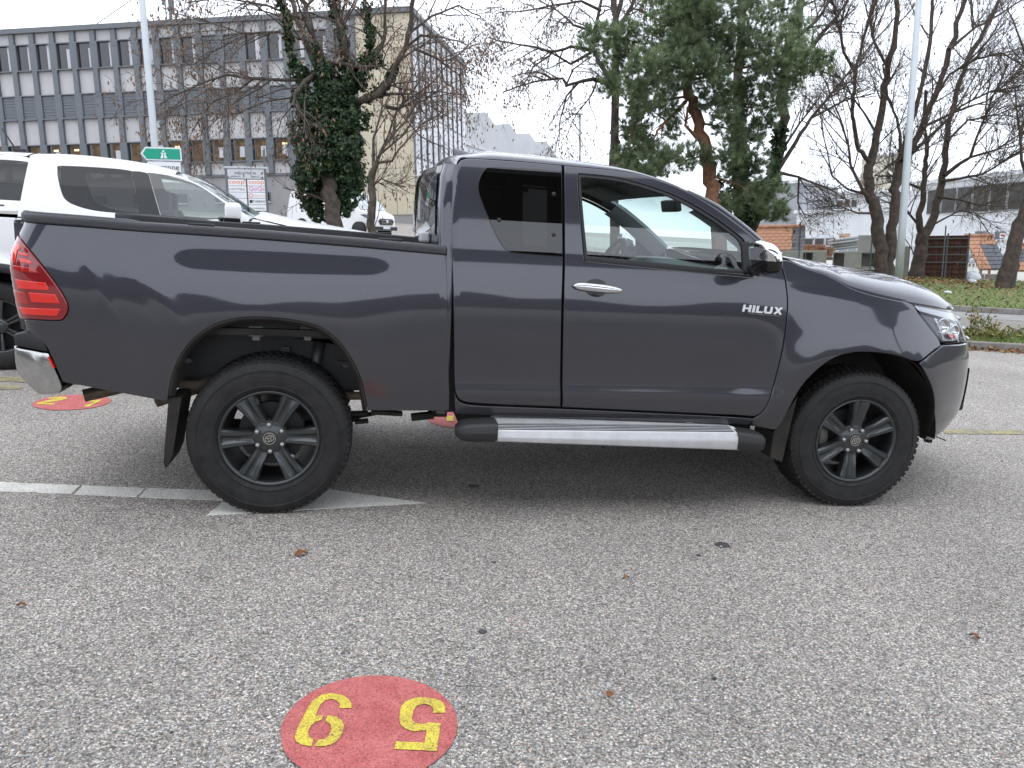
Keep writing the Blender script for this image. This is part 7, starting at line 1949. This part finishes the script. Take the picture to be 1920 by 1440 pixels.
    for cx in (WXR, WXF):
        for y, far in ((Y0, False), (2*yc-Y0, True)):
            w = bpy.data.objects.new('wheel', None); COL.objects.link(w); w.parent = T; w.location = (cx, y, 0.372); w.rotation_euler = (0, 0, math.pi if far else 0)
            b = MB(); b.lathe([(0.215, 0.05), (0.222, 0.0), (0.24, -0.012), (0.32, -0.016), (0.355, -0.002), (0.372, 0.02), (0.3725, 0.22), (0.34, 0.25), (0.22, 0.23)], 48, 'Y'); b.build('tyre', M_RUBBER, w, smooth=True)
            b = MB(); b.lathe([(0.20, 0.2), (0.205, 0.03), (0.216, 0.0), (0.226, 0.0), (0.226, 0.02)], 36, 'Y'); b.lathe([(0, 0.0), (0.05, 0.0), (0.07, 0.02), (0.07, 0.06)], 24, 'Y')
            rim = b.build('rim', M_RIM, w, smooth=True)
            b = MB(); b.lathe([(0, 0.14), (0.2, 0.14)], 24, 'Y'); b.build('brake_disc', M_RIMB, rim)
            for k in range(6):
                a = k*math.pi/3+0.5; b = MB(); b.grid([[(r, yo+d, s*hw) for s, d in ((-1.1, 0.04), (-1, 0), (-0.3, 0.0), (0, 0.012), (0.3, 0), (1, 0), (1.1, 0.04))] for r, hw, yo in ((0.05, 0.02, 0.02), (0.12, 0.024, 0.012), (0.215, 0.034, 0.004))])
                b.xf(Matrix.Rotation(-a, 4, 'Y')); b.build('spoke', M_RIM, rim)
    # door mirror
    c = aty_l(437, 402, Y0-0.10); b = MB(); b.bevbox((c[0], c[1], c[2]+0.025), (0.14, 0.20, 0.15), 0.045, seg=3); mm = b.build('door_mirror', M_W, T, smooth=True)
    b = MB(); b.bevbox((c[0]-0.01, c[1], c[2]-0.055), (0.145, 0.20, 0.055), 0.02); b.tube([(c[0]-0.08, c[1]+0.1, c[2]-0.06), (c[0]-0.10, Y0+0.06, c[2]-0.05)], 0.03, 8); b.build('mirror_housing', M_GLOSSB, mm)
    # roof aerial
    q = aty_l(30, 281, Y0+0.6); b = MB(); b.bevbox((q[0]+0.03, q[1], q[2]), (0.11, 0.05, 0.025), 0.010); q2 = aty_l(4, 241, Y0+0.6); b.tube([tuple(q), tuple(q2)], [0.008, 0.005], 6); b.build('roof_aerial', M_BLACK, T)
    for o in rep: mirror_part(o, T, c=yc)
    T.matrix_world = PV
white_pickup()
# ================================================================== builders' yard beyond the verge
def pxframe(name, label, cat, px, py, depth, group=None, yaw=0.0):
    p = Vector(atd(px, py, depth)); return thing(name, label, cat, group, loc=p, rotz=facing(p)+yaw, plumb=True), depth/CAM_F
M_BLOCK = mat('grey_concrete_block', (0.36, 0.35, 0.315), 0.95, var=0.12, vscale=2.5, bump=0.2, bscale=30)
M_BLOCKI = M_BLOCK
M_TERR = mat('terracotta', (0.40, 0.19, 0.11), 0.8, var=0.3, vscale=5, col2=(0.50, 0.27, 0.165))
M_SLATE = mat('slate_grey_tile', (0.085, 0.09, 0.105), 0.6, var=0.15, vscale=5)
M_WRAP = mat('shrink_wrap', (0.50, 0.53, 0.57), 0.3, var=0.2, vscale=6, coat=0.3)
M_PAVE = mat('grey_pavers', (0.20, 0.205, 0.215), 0.9, var=0.15, vscale=7)
M_WOODP = mat('pallet_wood', (0.28, 0.20, 0.12), 0.9, var=0.2)
M_RUSTB = mat('dark_rust_brick', (0.075, 0.030, 0.022), 0.9, var=0.5, vscale=10, col2=(0.14, 0.065, 0.045))
M_STEELG = mat('green_grey_steel', (0.10, 0.12, 0.12), 0.5, 0.4)

def hollow_block(x0, y0, x1, y1, depth, label, open_l=0.0, open_w=0.45):
    """concrete box element lying open towards the road"""
    t, s = pxframe('concrete_block', label, 'concrete block', (x0+x1)/2, y1, depth, 'hollow concrete elements by the verge')
    w, h = (x1-x0)*s, (y1-y0)*s; d = 0.75; tk = 0.07
    b = MB(); xo0 = -w/2+w*open_l; xo1 = xo0+w*open_w
    b.bbox((-w/2, 0, 0), (w/2, d, tk)); b.bbox((-w/2, 0, h-tk), (w/2, d, h)); b.bbox((-w/2, d-tk, tk), (w/2, d, h-tk))
    if xo0 > -w/2+0.02: b.bbox((-w/2, 0.0, tk), (xo0, d-tk, h-tk))
    else: b.bbox((-w/2, 0.0, tk), (-w/2+tk*0.7, d-tk, h-tk))
    b.bbox((xo1, 0, tk), (w/2, d-tk, h-tk))
    b.build('shell', M_BLOCK, t)
hollow_block(1466, 471, 1508, 508, 34.4, 'grey concrete block behind the truck mirror, left of the row', 0.9, 0.08)
hollow_block(1508.5, 471, 1547, 505, 34.4, 'open concrete block with a dark hollow at its left, below the red bricks', 0.0, 0.37)
hollow_block(1562, 472, 1612, 503, 34.4, 'open concrete block with its hollow at the left, beside the twin trunks', 0.04, 0.36)
hollow_block(1612.5, 472, 1644, 503, 34.4, 'open concrete block with a wide hollow, right end of the upper row', 0.06, 0.86)
hollow_block(1609, 441.5, 1644, 471, 34.6, 'closed concrete block standing on top of the row', 0.9, 0.05)
hollow_block(1520, 505, 1569, 522, 34.2, 'low concrete block under the left hollow block', 0.9, 0.08)
hollow_block(1569.5, 503.5, 1600, 523, 34.2, 'low concrete block with a slot at its left end', 0.0, 0.2)
hollow_block(1600.5, 503.5, 1645, 525, 34.2, 'low concrete block with a hollow at its right end', 0.48, 0.40)
hollow_block(1690, 463, 1702, 520, 35.5, 'narrow upright concrete block right of the bluish lamp post', 0.9, 0.05)

def tile_display(label, x0, x1, ytop, ybot, depth, cols, pitch_deg, yaw, split, rows=7, scallop=True, base_h=0.6):
    t, s = pxframe('roof_tile_display', label, 'tile display', (x0+x1)/2, ybot, depth, None, yaw)
    w = (x1-x0)*s; run_h = (ybot-ytop)*s; L = run_h/math.sin(rad(pitch_deg)); tw = w/cols; th = L/rows
    R = Matrix.Rotation(rad(pitch_deg), 3, 'X')
    b = MB(); b.box(R @ Vector((0, L/2, -0.04)), (w, L, 0.05), R); b.build('deck', M_WOODP, t)
    b = MB()
    for sx in (-1, 1):
        b.bbox((sx*w*0.42-0.05, L*math.cos(rad(pitch_deg))*0.9-0.05, -base_h), (sx*w*0.42+0.05, L*math.cos(rad(pitch_deg))*0.9+0.05, run_h*0.85)); b.bbox((sx*w*0.42-0.05, 0.05, -base_h), (sx*w*0.42+0.05, 0.15, 0.0))
    b.build('trestle', M_WOODP, t)
    me = {}
    for m, key in ((M_TERR, 0), (M_SLATE, 1)):
        b = MB()
        if scallop and key == 0: poly = [(-tw*0.48, th*1.25), (tw*0.48, th*1.25), (tw*0.48, th*0.22), (tw*0.34, th*0.07), (0, 0), (-tw*0.34, th*0.07), (-tw*0.48, th*0.22)]
        else: poly = [(-tw*0.48, th*1.2), (tw*0.48, th*1.2), (tw*0.48, 0), (-tw*0.48, 0)]
        b.prism(poly, lambda x, y: (x, y, 0.0), lambda x, y: (x, y, 0.035)); ms = bpy.data.meshes.new('tile'); ms.from_pydata(b.v, [], b.f); ms.materials.append(m); me[key] = ms
    for r in range(rows):
        for c in range(cols):
            key = split(r/rows, (c+0.5)/cols); off = tw*0.5 if (r % 2 and scallop and key == 0) else 0
            x = -w/2+tw*(c+0.5)+off
            if x > w/2: continue
            o = bpy.data.objects.new('tile', me[key]); COL.objects.link(o); o.parent = t
            o.matrix_local = Matrix.Translation(R @ Vector((x, th*r, 0.02+0.0*r))) @ (R @ Matrix.Rotation(rad(-3.5), 3, 'X')).to_4x4()
    b = MB(); b.tube([R @ Vector((-w/2, L+th*0.2, 0.06)), R @ Vector((w/2, L+th*0.2, 0.06))], 0.10, 8); b.build('ridge_tile', M_TERR, t)
tile_display('orange and slate roof tile display behind the truck mirror', 1414, 1506, 428, 470, 40.0, 8, 52, 0.0, lambda r, c: 0 if c < 0.72 else 1, 7)
tile_display('slanted orange and grey tile display left of the leaning trunk', 1838, 1890, 446, 505, 40.0, 5, 40, 0.45, lambda r, c: 0 if (r > 0.65 or (c < 0.35)) else 1, 8, False)
tile_display('roof tile display with orange courses at the right edge of the yard', 1900, 1950, 462, 508, 38.0, 4, 45, -0.1, lambda r, c: 0 if (r < 0.3 or r > 0.7) else 1, 6, False)

def bricks_on_pallet(label, x0, y0, x1, y1, depth, m, nx_=4, nz_=4, cat='brick stack'):
    t, s = pxframe('brick_stack', label, cat, (x0+x1)/2, y1, depth); w, h = (x1-x0)*s, (y1-y0)*s; bw, bh = w/nx_, h/nz_
    b = MB(); b.bbox((-bw*0.48, -0.0, 0.008), (bw*0.48, 0.8, bh-0.008)); me = bpy.data.meshes.new('brick'); me.from_pydata(b.v, [], b.f); me.materials.append(m)
    for k in range(nz_):
        for i in range(nx_): inst('brick', me, t, (-w/2+bw*(i+0.5)+random.uniform(-0.03, 0.03), random.uniform(-0.05, 0.05), bh*k), random.uniform(-0.04, 0.04))
    b = MB(); b.bbox((-w/2, 0, -0.14), (w/2, 0.8, -0.02)); b.build('pallet', M_WOODP, t)
bricks_on_pallet('stack of red bricks above the hollow concrete blocks', 1506, 459, 1546, 471, 36.5, M_TERR, 4, 2)
bricks_on_pallet('taller red brick stack right of the hollow blocks gap', 1545, 463, 1561, 482, 36.0, M_TERR, 2, 4)
bricks_on_pallet('pale brick bundle under the workshop doorway', 1573, 438, 1593, 450, 44.0, mat('pale_brick', (0.50, 0.30, 0.20), 0.9, var=0.2), 2, 3)

def pipes():
    t, s = pxframe('pipe_stack', 'stack of long white pipes leaning over the concrete blocks', 'pipes', 1585, 470, 37.0, yaw=0.5)
    for k in range(4):
        for i in range(4-k//2):
            b = MB(); z = 0.06+k*0.13; y = i*0.14+0.07*(k % 2); b.tube([(-0.75+0.02*k, y, z), (0.85-0.05*k, y+0.2, z+0.14)], 0.062, 8); b.build('pipe', M_WHITEB, t, smooth=True)
pipes()

def cage():
    D = 36.5; t, s = pxframe('brick_cage', 'steel cage filled with dark rust-brown bricks beside the forked tree', 'cage', 1770, 525, D)
    w, h = 70*s, 84*s; nz_, nx_ = 9, 6
    b = MB(); b.bbox((-w/nx_*0.475, 0, 0.006), (w/nx_*0.475, 0.22, h/nz_*0.9)); me = bpy.data.meshes.new('brick'); me.from_pydata(b.v, [], b.f); me.materials.append(M_RUSTB)
    rr = random.Random(2)
    for k in range(nz_):
        for i in range(nx_): inst('brick', me, t, (-w/2+w/nx_*(i+0.5), 0.12+rr.uniform(-0.04, 0.04), 0.05+(h-0.1)/nz_*k), rr.uniform(-0.06, 0.06))
    b = MB(); b.bbox((-w/2+0.02, 0.35, 0.02), (w/2-0.02, 0.9, h-0.05)); b.build('brick_core', M_RUSTB, t)
    for x in (-w/2, 0.02, w/2):
        b = MB(); b.bbox((x-0.035, 0.0, -0.1), (x+0.035, 0.07, h+0.05)); b.build('post', M_STEELG, t)
    for z in (0.02, h*0.38, h*0.55, h*0.72, h*0.9):
        b = MB(); b.bbox((-w/2, -0.03, z), (w/2, 0.0, z+0.05)); b.build('rail', M_STEELG, t)
cage()

def wrapped(label, x0, y0, x1, y1, depth, m, cap=True):
    t, s = pxframe('wrapped_pallet', label, 'pallet', (x0+x1)/2, y1, depth, 'pallets of wrapped paving'); w, h = (x1-x0)*s, (y1-y0)*s
    b = MB(); b.bevbox((0, 0.5, h/2+0.06), (w, 0.95, h-0.12), 0.035, seg=2); b.build('load', m, t)
    b = MB()
    for x in (-0.42, 0, 0.42): b.bbox((x*w-0.05, 0.05, -0.06), (x*w+0.05, 0.95, 0.06))
    b.build('pallet_base', M_WOODP, t)
    if cap: b = MB(); b.bevbox((0, 0.5, h+0.01), (w*1.03, 1.0, 0.05), 0.015); b.build('cover_sheet', M_WRAP, t)
W = [(1808, 436, 1826, 452, M_WRAP, 'white wrapped pallet, far left of the top row'), (1827, 434, 1845, 452, M_PAVE, 'grey paver pallet, second in the top row'), (1846, 434, 1863, 452, M_WRAP, 'white wrapped pallet, third in the top row'), (1864, 434, 1880, 452, M_PAVE, 'grey paver pallet, right end of the top row'),
     (1806, 453, 1831, 467, M_PAVE, 'grey paver pallet, left in the middle row'), (1832, 451, 1850, 467, M_WRAP, 'white wrapped pallet in the middle row'), (1851, 453, 1868, 467, M_PAVE, 'grey paver pallet, right in the middle row'),
     (1807, 468, 1822, 482, M_WRAP, 'white wrapped pallet, left in the third row'), (1823, 467, 1835, 482, M_WRAP, 'white wrapped pallet, right in the third row'), (1799, 482, 1818, 497, M_PAVE, 'grey paver pallet on the ground beside the cage')]
for k, (x0, y0, x1, y1, m, lb) in enumerate(W): wrapped(lb, x0, y0, x1, y1, 47.0, m, m is M_PAVE and y0 < 440)
wrapped('low bundle wrapped in white film on the yard floor', 1818, 486, 1832, 498, 44.0, M_WRAP, False)
def sample_box():
    t, s = pxframe('sample_rack', 'grey sample rack with a yellow top panel by the tile display', 'rack', 1841, 499, 43.0); w, h = 17*s, 30*s
    b = MB(); b.bbox((-w/2, 0, 0), (w/2, 0.4, h)); b.build('rack_body', mat('rack_grey', (0.40, 0.41, 0.36), 0.7), t)
    b = MB(); b.bbox((-w/2+0.1, -0.03, h*0.62), (w/2-0.12, -0.005, h*0.93)); b.build('yellow_panel', mat('yellow_panel', (0.60, 0.42, 0.03), 0.6), t)
sample_box()
def banner():
    t, s = pxframe('banner', 'white banner with red squares above the slanted tile display', 'banner', 1888, 446, 46.0); w, h = 24*s, 9*s
    b = MB(); b.bbox((-w/2, 0, 0), (w/2, 0.03, h)); b.build('sheet', M_SIGNW, t)
    for x in (-0.42, 0.3):
        b = MB(); b.bbox((x*w, -0.012, h*0.3), (x*w+0.14, -0.004, h*0.75)); b.build('red_square', mat('banner_red', (0.5, 0.05, 0.04), 0.6), t)
banner()
# low wall, fence posts, litter on the verge
def low_wall():
    t, s = pxframe('low_wall', 'low brown concrete edging along the yard behind the grass', 'wall', 1845, 528, 38.5); w = 95*s
    for k in range(4): b = MB(); b.bevbox((-w/2+w/4*(k+0.5), 0, 0.12), (w/4-0.02, 0.25, 0.48), 0.02); b.build('edging_slab', mat('brown_concrete', (0.22, 0.18, 0.16), 0.95, var=0.2, vscale=3), t)
low_wall()
for px, y0, y1, D, lb in ((1497, 418, 500, 33.0, 'thin steel fence post in front of the roof tile display'), (1630, 440, 520, 33.6, 'thin fence post in front of the right hollow block'), (1902, 470, 540, 30.5, 'thin green fence post right of the leaning trunk'), (1765, 425, 530, 34.9, 'thin post at the middle of the brick cage')):
    t, s = pxframe('fence_post', lb, 'post', px, y1, D, 'thin fence posts along the yard'); b = MB(); b.tube([(0, 0, -0.3), (0, 0, (y1-y0)*s)], 0.028, 6); b.build('post', M_STEELG, t)
def sack(px, py, w, h, lb):
    q = Vector(atz(px, py)); t = MB(); rows = []
    for v in np.linspace(0, 1, 7):
        rows.append([(w*0.5*math.cos(a)*math.sqrt(max(0, 1-v**2.2))*(1+0.12*math.sin(3*a)), w*0.4*math.sin(a)*math.sqrt(max(0, 1-v**2.2)), h*v*(1+0.1*math.cos(2*a))) for a in np.linspace(0, 2*math.pi, 17)])
    t.grid(rows); o = t.build('plastic_sack', M_WRAP, smooth=True); o.location = (q.x, q.y, 0.12); tag(o, lb, 'litter')
sack(1821, 529, 0.9, 0.38, 'white plastic heap on the grass below the low wall')
sack(1822, 534, 0.4, 0.12, 'small white plastic scrap in front of the white heap')
sack(1776, 556, 0.25, 0.06, 'small white paper on the grass near the kerb')

# grass blades, leaf litter, weeds
def grass():
    rng = np.random.default_rng(77); N = 26000
    s = rng.uniform(-6, 26, N); n = RW1+0.2+(27.0-RW1-0.2)*rng.random(N)**1.5; P = RA+s[:, None]*RD+n[:, None]*RN
    h = rng.uniform(0.02, 0.075, N); a = rng.uniform(0, 2*np.pi, N); dx = np.stack([np.cos(a), np.sin(a)], -1)*0.02*(1+0.4*rng.random(N))[:, None]; lean = rng.normal(0, 0.05, (N, 2))
    V = np.empty((N, 3, 3)); V[:, 0, :2] = P-dx; V[:, 1, :2] = P+dx; V[:, 2, :2] = P+lean; V[:, :2, 2] = 0.11; V[:, 2, 2] = 0.115+h
    o = np_mesh('grass', V.reshape(-1, 3), np.arange(3*N).reshape(-1, 3), [mat('grass_blade', (0.11, 0.17, 0.035), 0.8), mat('grass_blade_dry', (0.22, 0.21, 0.075), 0.8), mat('grass_blade_fresh', (0.09, 0.21, 0.03), 0.8)], None, False, rng.choice(3, N, p=[0.5, 0.3, 0.2]))
    o['kind'] = 'stuff'; o['label'] = 'short mown grass with dry patches on the roadside verge'; o['category'] = 'grass'
    N = 2300; s = rng.uniform(-6, 24, N); n = RW1+0.3+(27-RW1)*np.clip(rng.normal(0.55, 0.25, N), 0, 0.96); P = RA+s[:, None]*RD+n[:, None]*RN
    # more leaves heaped near the trunks
    for q in (atz(1660, 531), atz(1717, 527), atz(1600, 528), atz(1760, 535)):
        k = rng.integers(0, N, 260); P[k] = np.array(q[:2])+rng.normal(0, 1.3, (260, 2))
    C = np.concatenate([P, np.full((N, 1), 0.14)+rng.uniform(0, 0.04, (N, 1))], 1); Nn = rng.normal(0, 0.4, (N, 3))+np.array([0, 0, 1]); Nn /= np.linalg.norm(Nn, axis=1, keepdims=True)
    o = leaf_mesh('leaf_litter', C, Nn, 0.11*rng.uniform(0.6, 1.5, N), [mat('leaf_brown', (0.16, 0.075, 0.03), 0.85), mat('leaf_tan', (0.26, 0.17, 0.07), 0.85), mat('leaf_rust', (0.22, 0.075, 0.03), 0.85)], None, rng=rng)
    o['kind'] = 'stuff'; o['label'] = 'brown fallen leaves scattered over the grass verge'; o['category'] = 'leaves'
    # litter against the near kerb
    N = 1100; s = rng.uniform(-2.5, 6, N); n = -np.abs(rng.normal(0, 0.09, N))-0.0; P = RA+s[:, None]*RD+n[:, None]*RN
    C = np.concatenate([P, np.clip(0.07*np.exp(n/0.06), 0.004, 0.1)[:, None]*rng.random((N, 1))], 1); Nn = rng.normal(0, 0.5, (N, 3))+np.array([0, -0.5, 1]); Nn /= np.linalg.norm(Nn, axis=1, keepdims=True)
    o = leaf_mesh('leaf_litter', C, Nn, 0.075*rng.uniform(0.5, 1.3, N), [MATS['leaf_brown'], MATS['leaf_tan'], MATS['leaf_rust']], None, rng=rng)
    o['kind'] = 'stuff'; o['label'] = 'reddish leaf litter blown against the near kerb'; o['category'] = 'leaves'
    # bed cover
    N = 7000; s = rng.uniform(-2.5, 9, N); n = rng.uniform(0.14, NEARW-0.05, N); P = RA+s[:, None]*RD+n[:, None]*RN
    h = rng.uniform(0.04, 0.16, N); a = rng.uniform(0, 2*np.pi, N); dx = np.stack([np.cos(a), np.sin(a)], -1)*0.008; lean = rng.normal(0, 0.05, (N, 2))
    V = np.empty((N, 3, 3)); V[:, 0, :2] = P-dx; V[:, 1, :2] = P+dx; V[:, 2, :2] = P+lean; V[:, :2, 2] = 0.10; V[:, 2, 2] = 0.10+h
    o = np_mesh('grass', V.reshape(-1, 3), np.arange(3*N).reshape(-1, 3), [MATS['grass_blade'], MATS['grass_blade_dry'], MATS['grass_blade_fresh']], None, False, rng.choice(3, N, p=[0.4, 0.4, 0.2]))
    o['kind'] = 'stuff'; o['label'] = 'ragged grass in the narrow planting strip beside the road'; o['category'] = 'grass'
grass()
def weed(px, py, h, n, spread, lb, seed, cols):
    rng = np.random.default_rng(seed); q = np.array(atz(px, py)); q[2] = 0.09
    t = thing('weed', lb, 'plant', 'weeds in the planting strip', loc=tuple(q)); tb = Tubes(); C = []; Nn = []
    for k in range(n):
        d = np.array([rng.normal(0, spread), rng.normal(0, spread), 1.0]); L = h*rng.uniform(0.45, 1.0); pts = [np.array([rng.normal(0, 0.12), rng.normal(0, 0.08), 0.0])]
        for i in range(6):
            d = d+rng.normal(0, 0.14, 3); d /= np.linalg.norm(d); pts.append(pts[-1]+d*L/6)
        pts = np.array(pts); tb.add(pts, np.linspace(0.007, 0.003, 7), 4)
        for m in range(26):
            u = rng.random()*6; i = min(int(u), 5); p = pts[i]+(pts[i+1]-pts[i])*(u-i); C.append(p+rng.normal(0, 0.03, 3)); v = rng.normal(size=3)+np.array([0, -0.4, 0.8]); Nn.append(v/np.linalg.norm(v))
    tb.build('stem', mat('weed_stem', (0.12, 0.10, 0.045), 0.8), t)
    o = leaf_mesh('leaves', np.array(C), np.array(Nn), 0.06*rng.uniform(0.5, 1.4, len(C)), cols, t, aspect=0.55, rng=rng); o['kind'] = 'stuff'
WC = [mat('weed_leaf', (0.10, 0.14, 0.03), 0.7), mat('weed_leaf_yellow', (0.24, 0.21, 0.06), 0.7), mat('weed_leaf_brown', (0.17, 0.08, 0.035), 0.8)]
weed(1836, 648, 0.62, 7, 0.25, 'tall spindly weed in the strip before the truck nose', 1, WC)
weed(1857, 648, 0.42, 12, 0.5, 'bushy yellowish weed right of the tall spindly one', 2, WC)
weed(1825, 649, 0.30, 9, 0.5, 'low leafy weed tucked beside the headlight', 3, WC)
weed(1875, 648, 0.26, 7, 0.5, 'small weed at the right end of the weedy patch', 4, WC)
weed(1912, 647, 0.24, 6, 0.5, 'small grassy weed at the right edge of the strip', 5, WC)

def grit():
    """loose chippings and leaf crumbs on the asphalt"""
    rng = np.random.default_rng(19); N = 420
    P = np.stack([rng.uniform(-3.5, 7.5, N), rng.uniform(-2.6, 4.5, N)], -1); s = 0.0035+0.006*rng.random(N)**3
    C = np.concatenate([P, (s*0.45)[:, None]], 1); V = []; F = []; base = np.array([(1, 0, 0), (0, 1, 0), (-1, 0, 0), (0, -1, 0), (0, 0, 0.7), (0, 0, -0.6)])
    for i in range(N):
        a = rng.uniform(0, 6.28); R_ = np.array([[math.cos(a), -math.sin(a), 0], [math.sin(a), math.cos(a), 0], [0, 0, 1]])
        V.append((base*rng.uniform(0.6, 1.3, (6, 1))*s[i]) @ R_.T+C[i]); o = i*6; F += [(o, o+1, o+4), (o+1, o+2, o+4), (o+2, o+3, o+4), (o+3, o, o+4), (o+1, o, o+5), (o+2, o+1, o+5), (o+3, o+2, o+5), (o, o+3, o+5)]
    mi = np.repeat(rng.choice(4, N, p=[0.52, 0.36, 0.06, 0.06]), 8)
    ob = np_mesh('grit', np.concatenate(V), np.array(F), [mat('grit_pale', (0.50, 0.48, 0.44), 0.9), mat('grit_dark', (0.05, 0.05, 0.05), 0.9), MATS['leaf_brown'], MATS['leaf_tan']], None, False, mi)
    ob['kind'] = 'stuff'; ob['label'] = 'loose grit and leaf crumbs scattered over the car park asphalt'; ob['category'] = 'grit'
grit()
for (px_, py_, r_, lb_) in ((1310, 1042, 0.012, 'tiny dark drip beside the larger oil spot'), (905, 1185, 0.016, 'small bluish stain above the red disc'), (926, 1055, 0.010, 'tiny dark drip below the arrow tip'), (730, 1356, 0.0, '')):
    if r_ > 0: spot(px_, py_, r_, M_STAIN, lb_)
bpy.context.view_layer.update()
# ------------------------------------------------------------------ plumb the whole place
for o in list(scene.objects):
    if o.parent is None and o.type in {'MESH', 'EMPTY'}:
        o.matrix_world = GRAV @ o.matrix_world
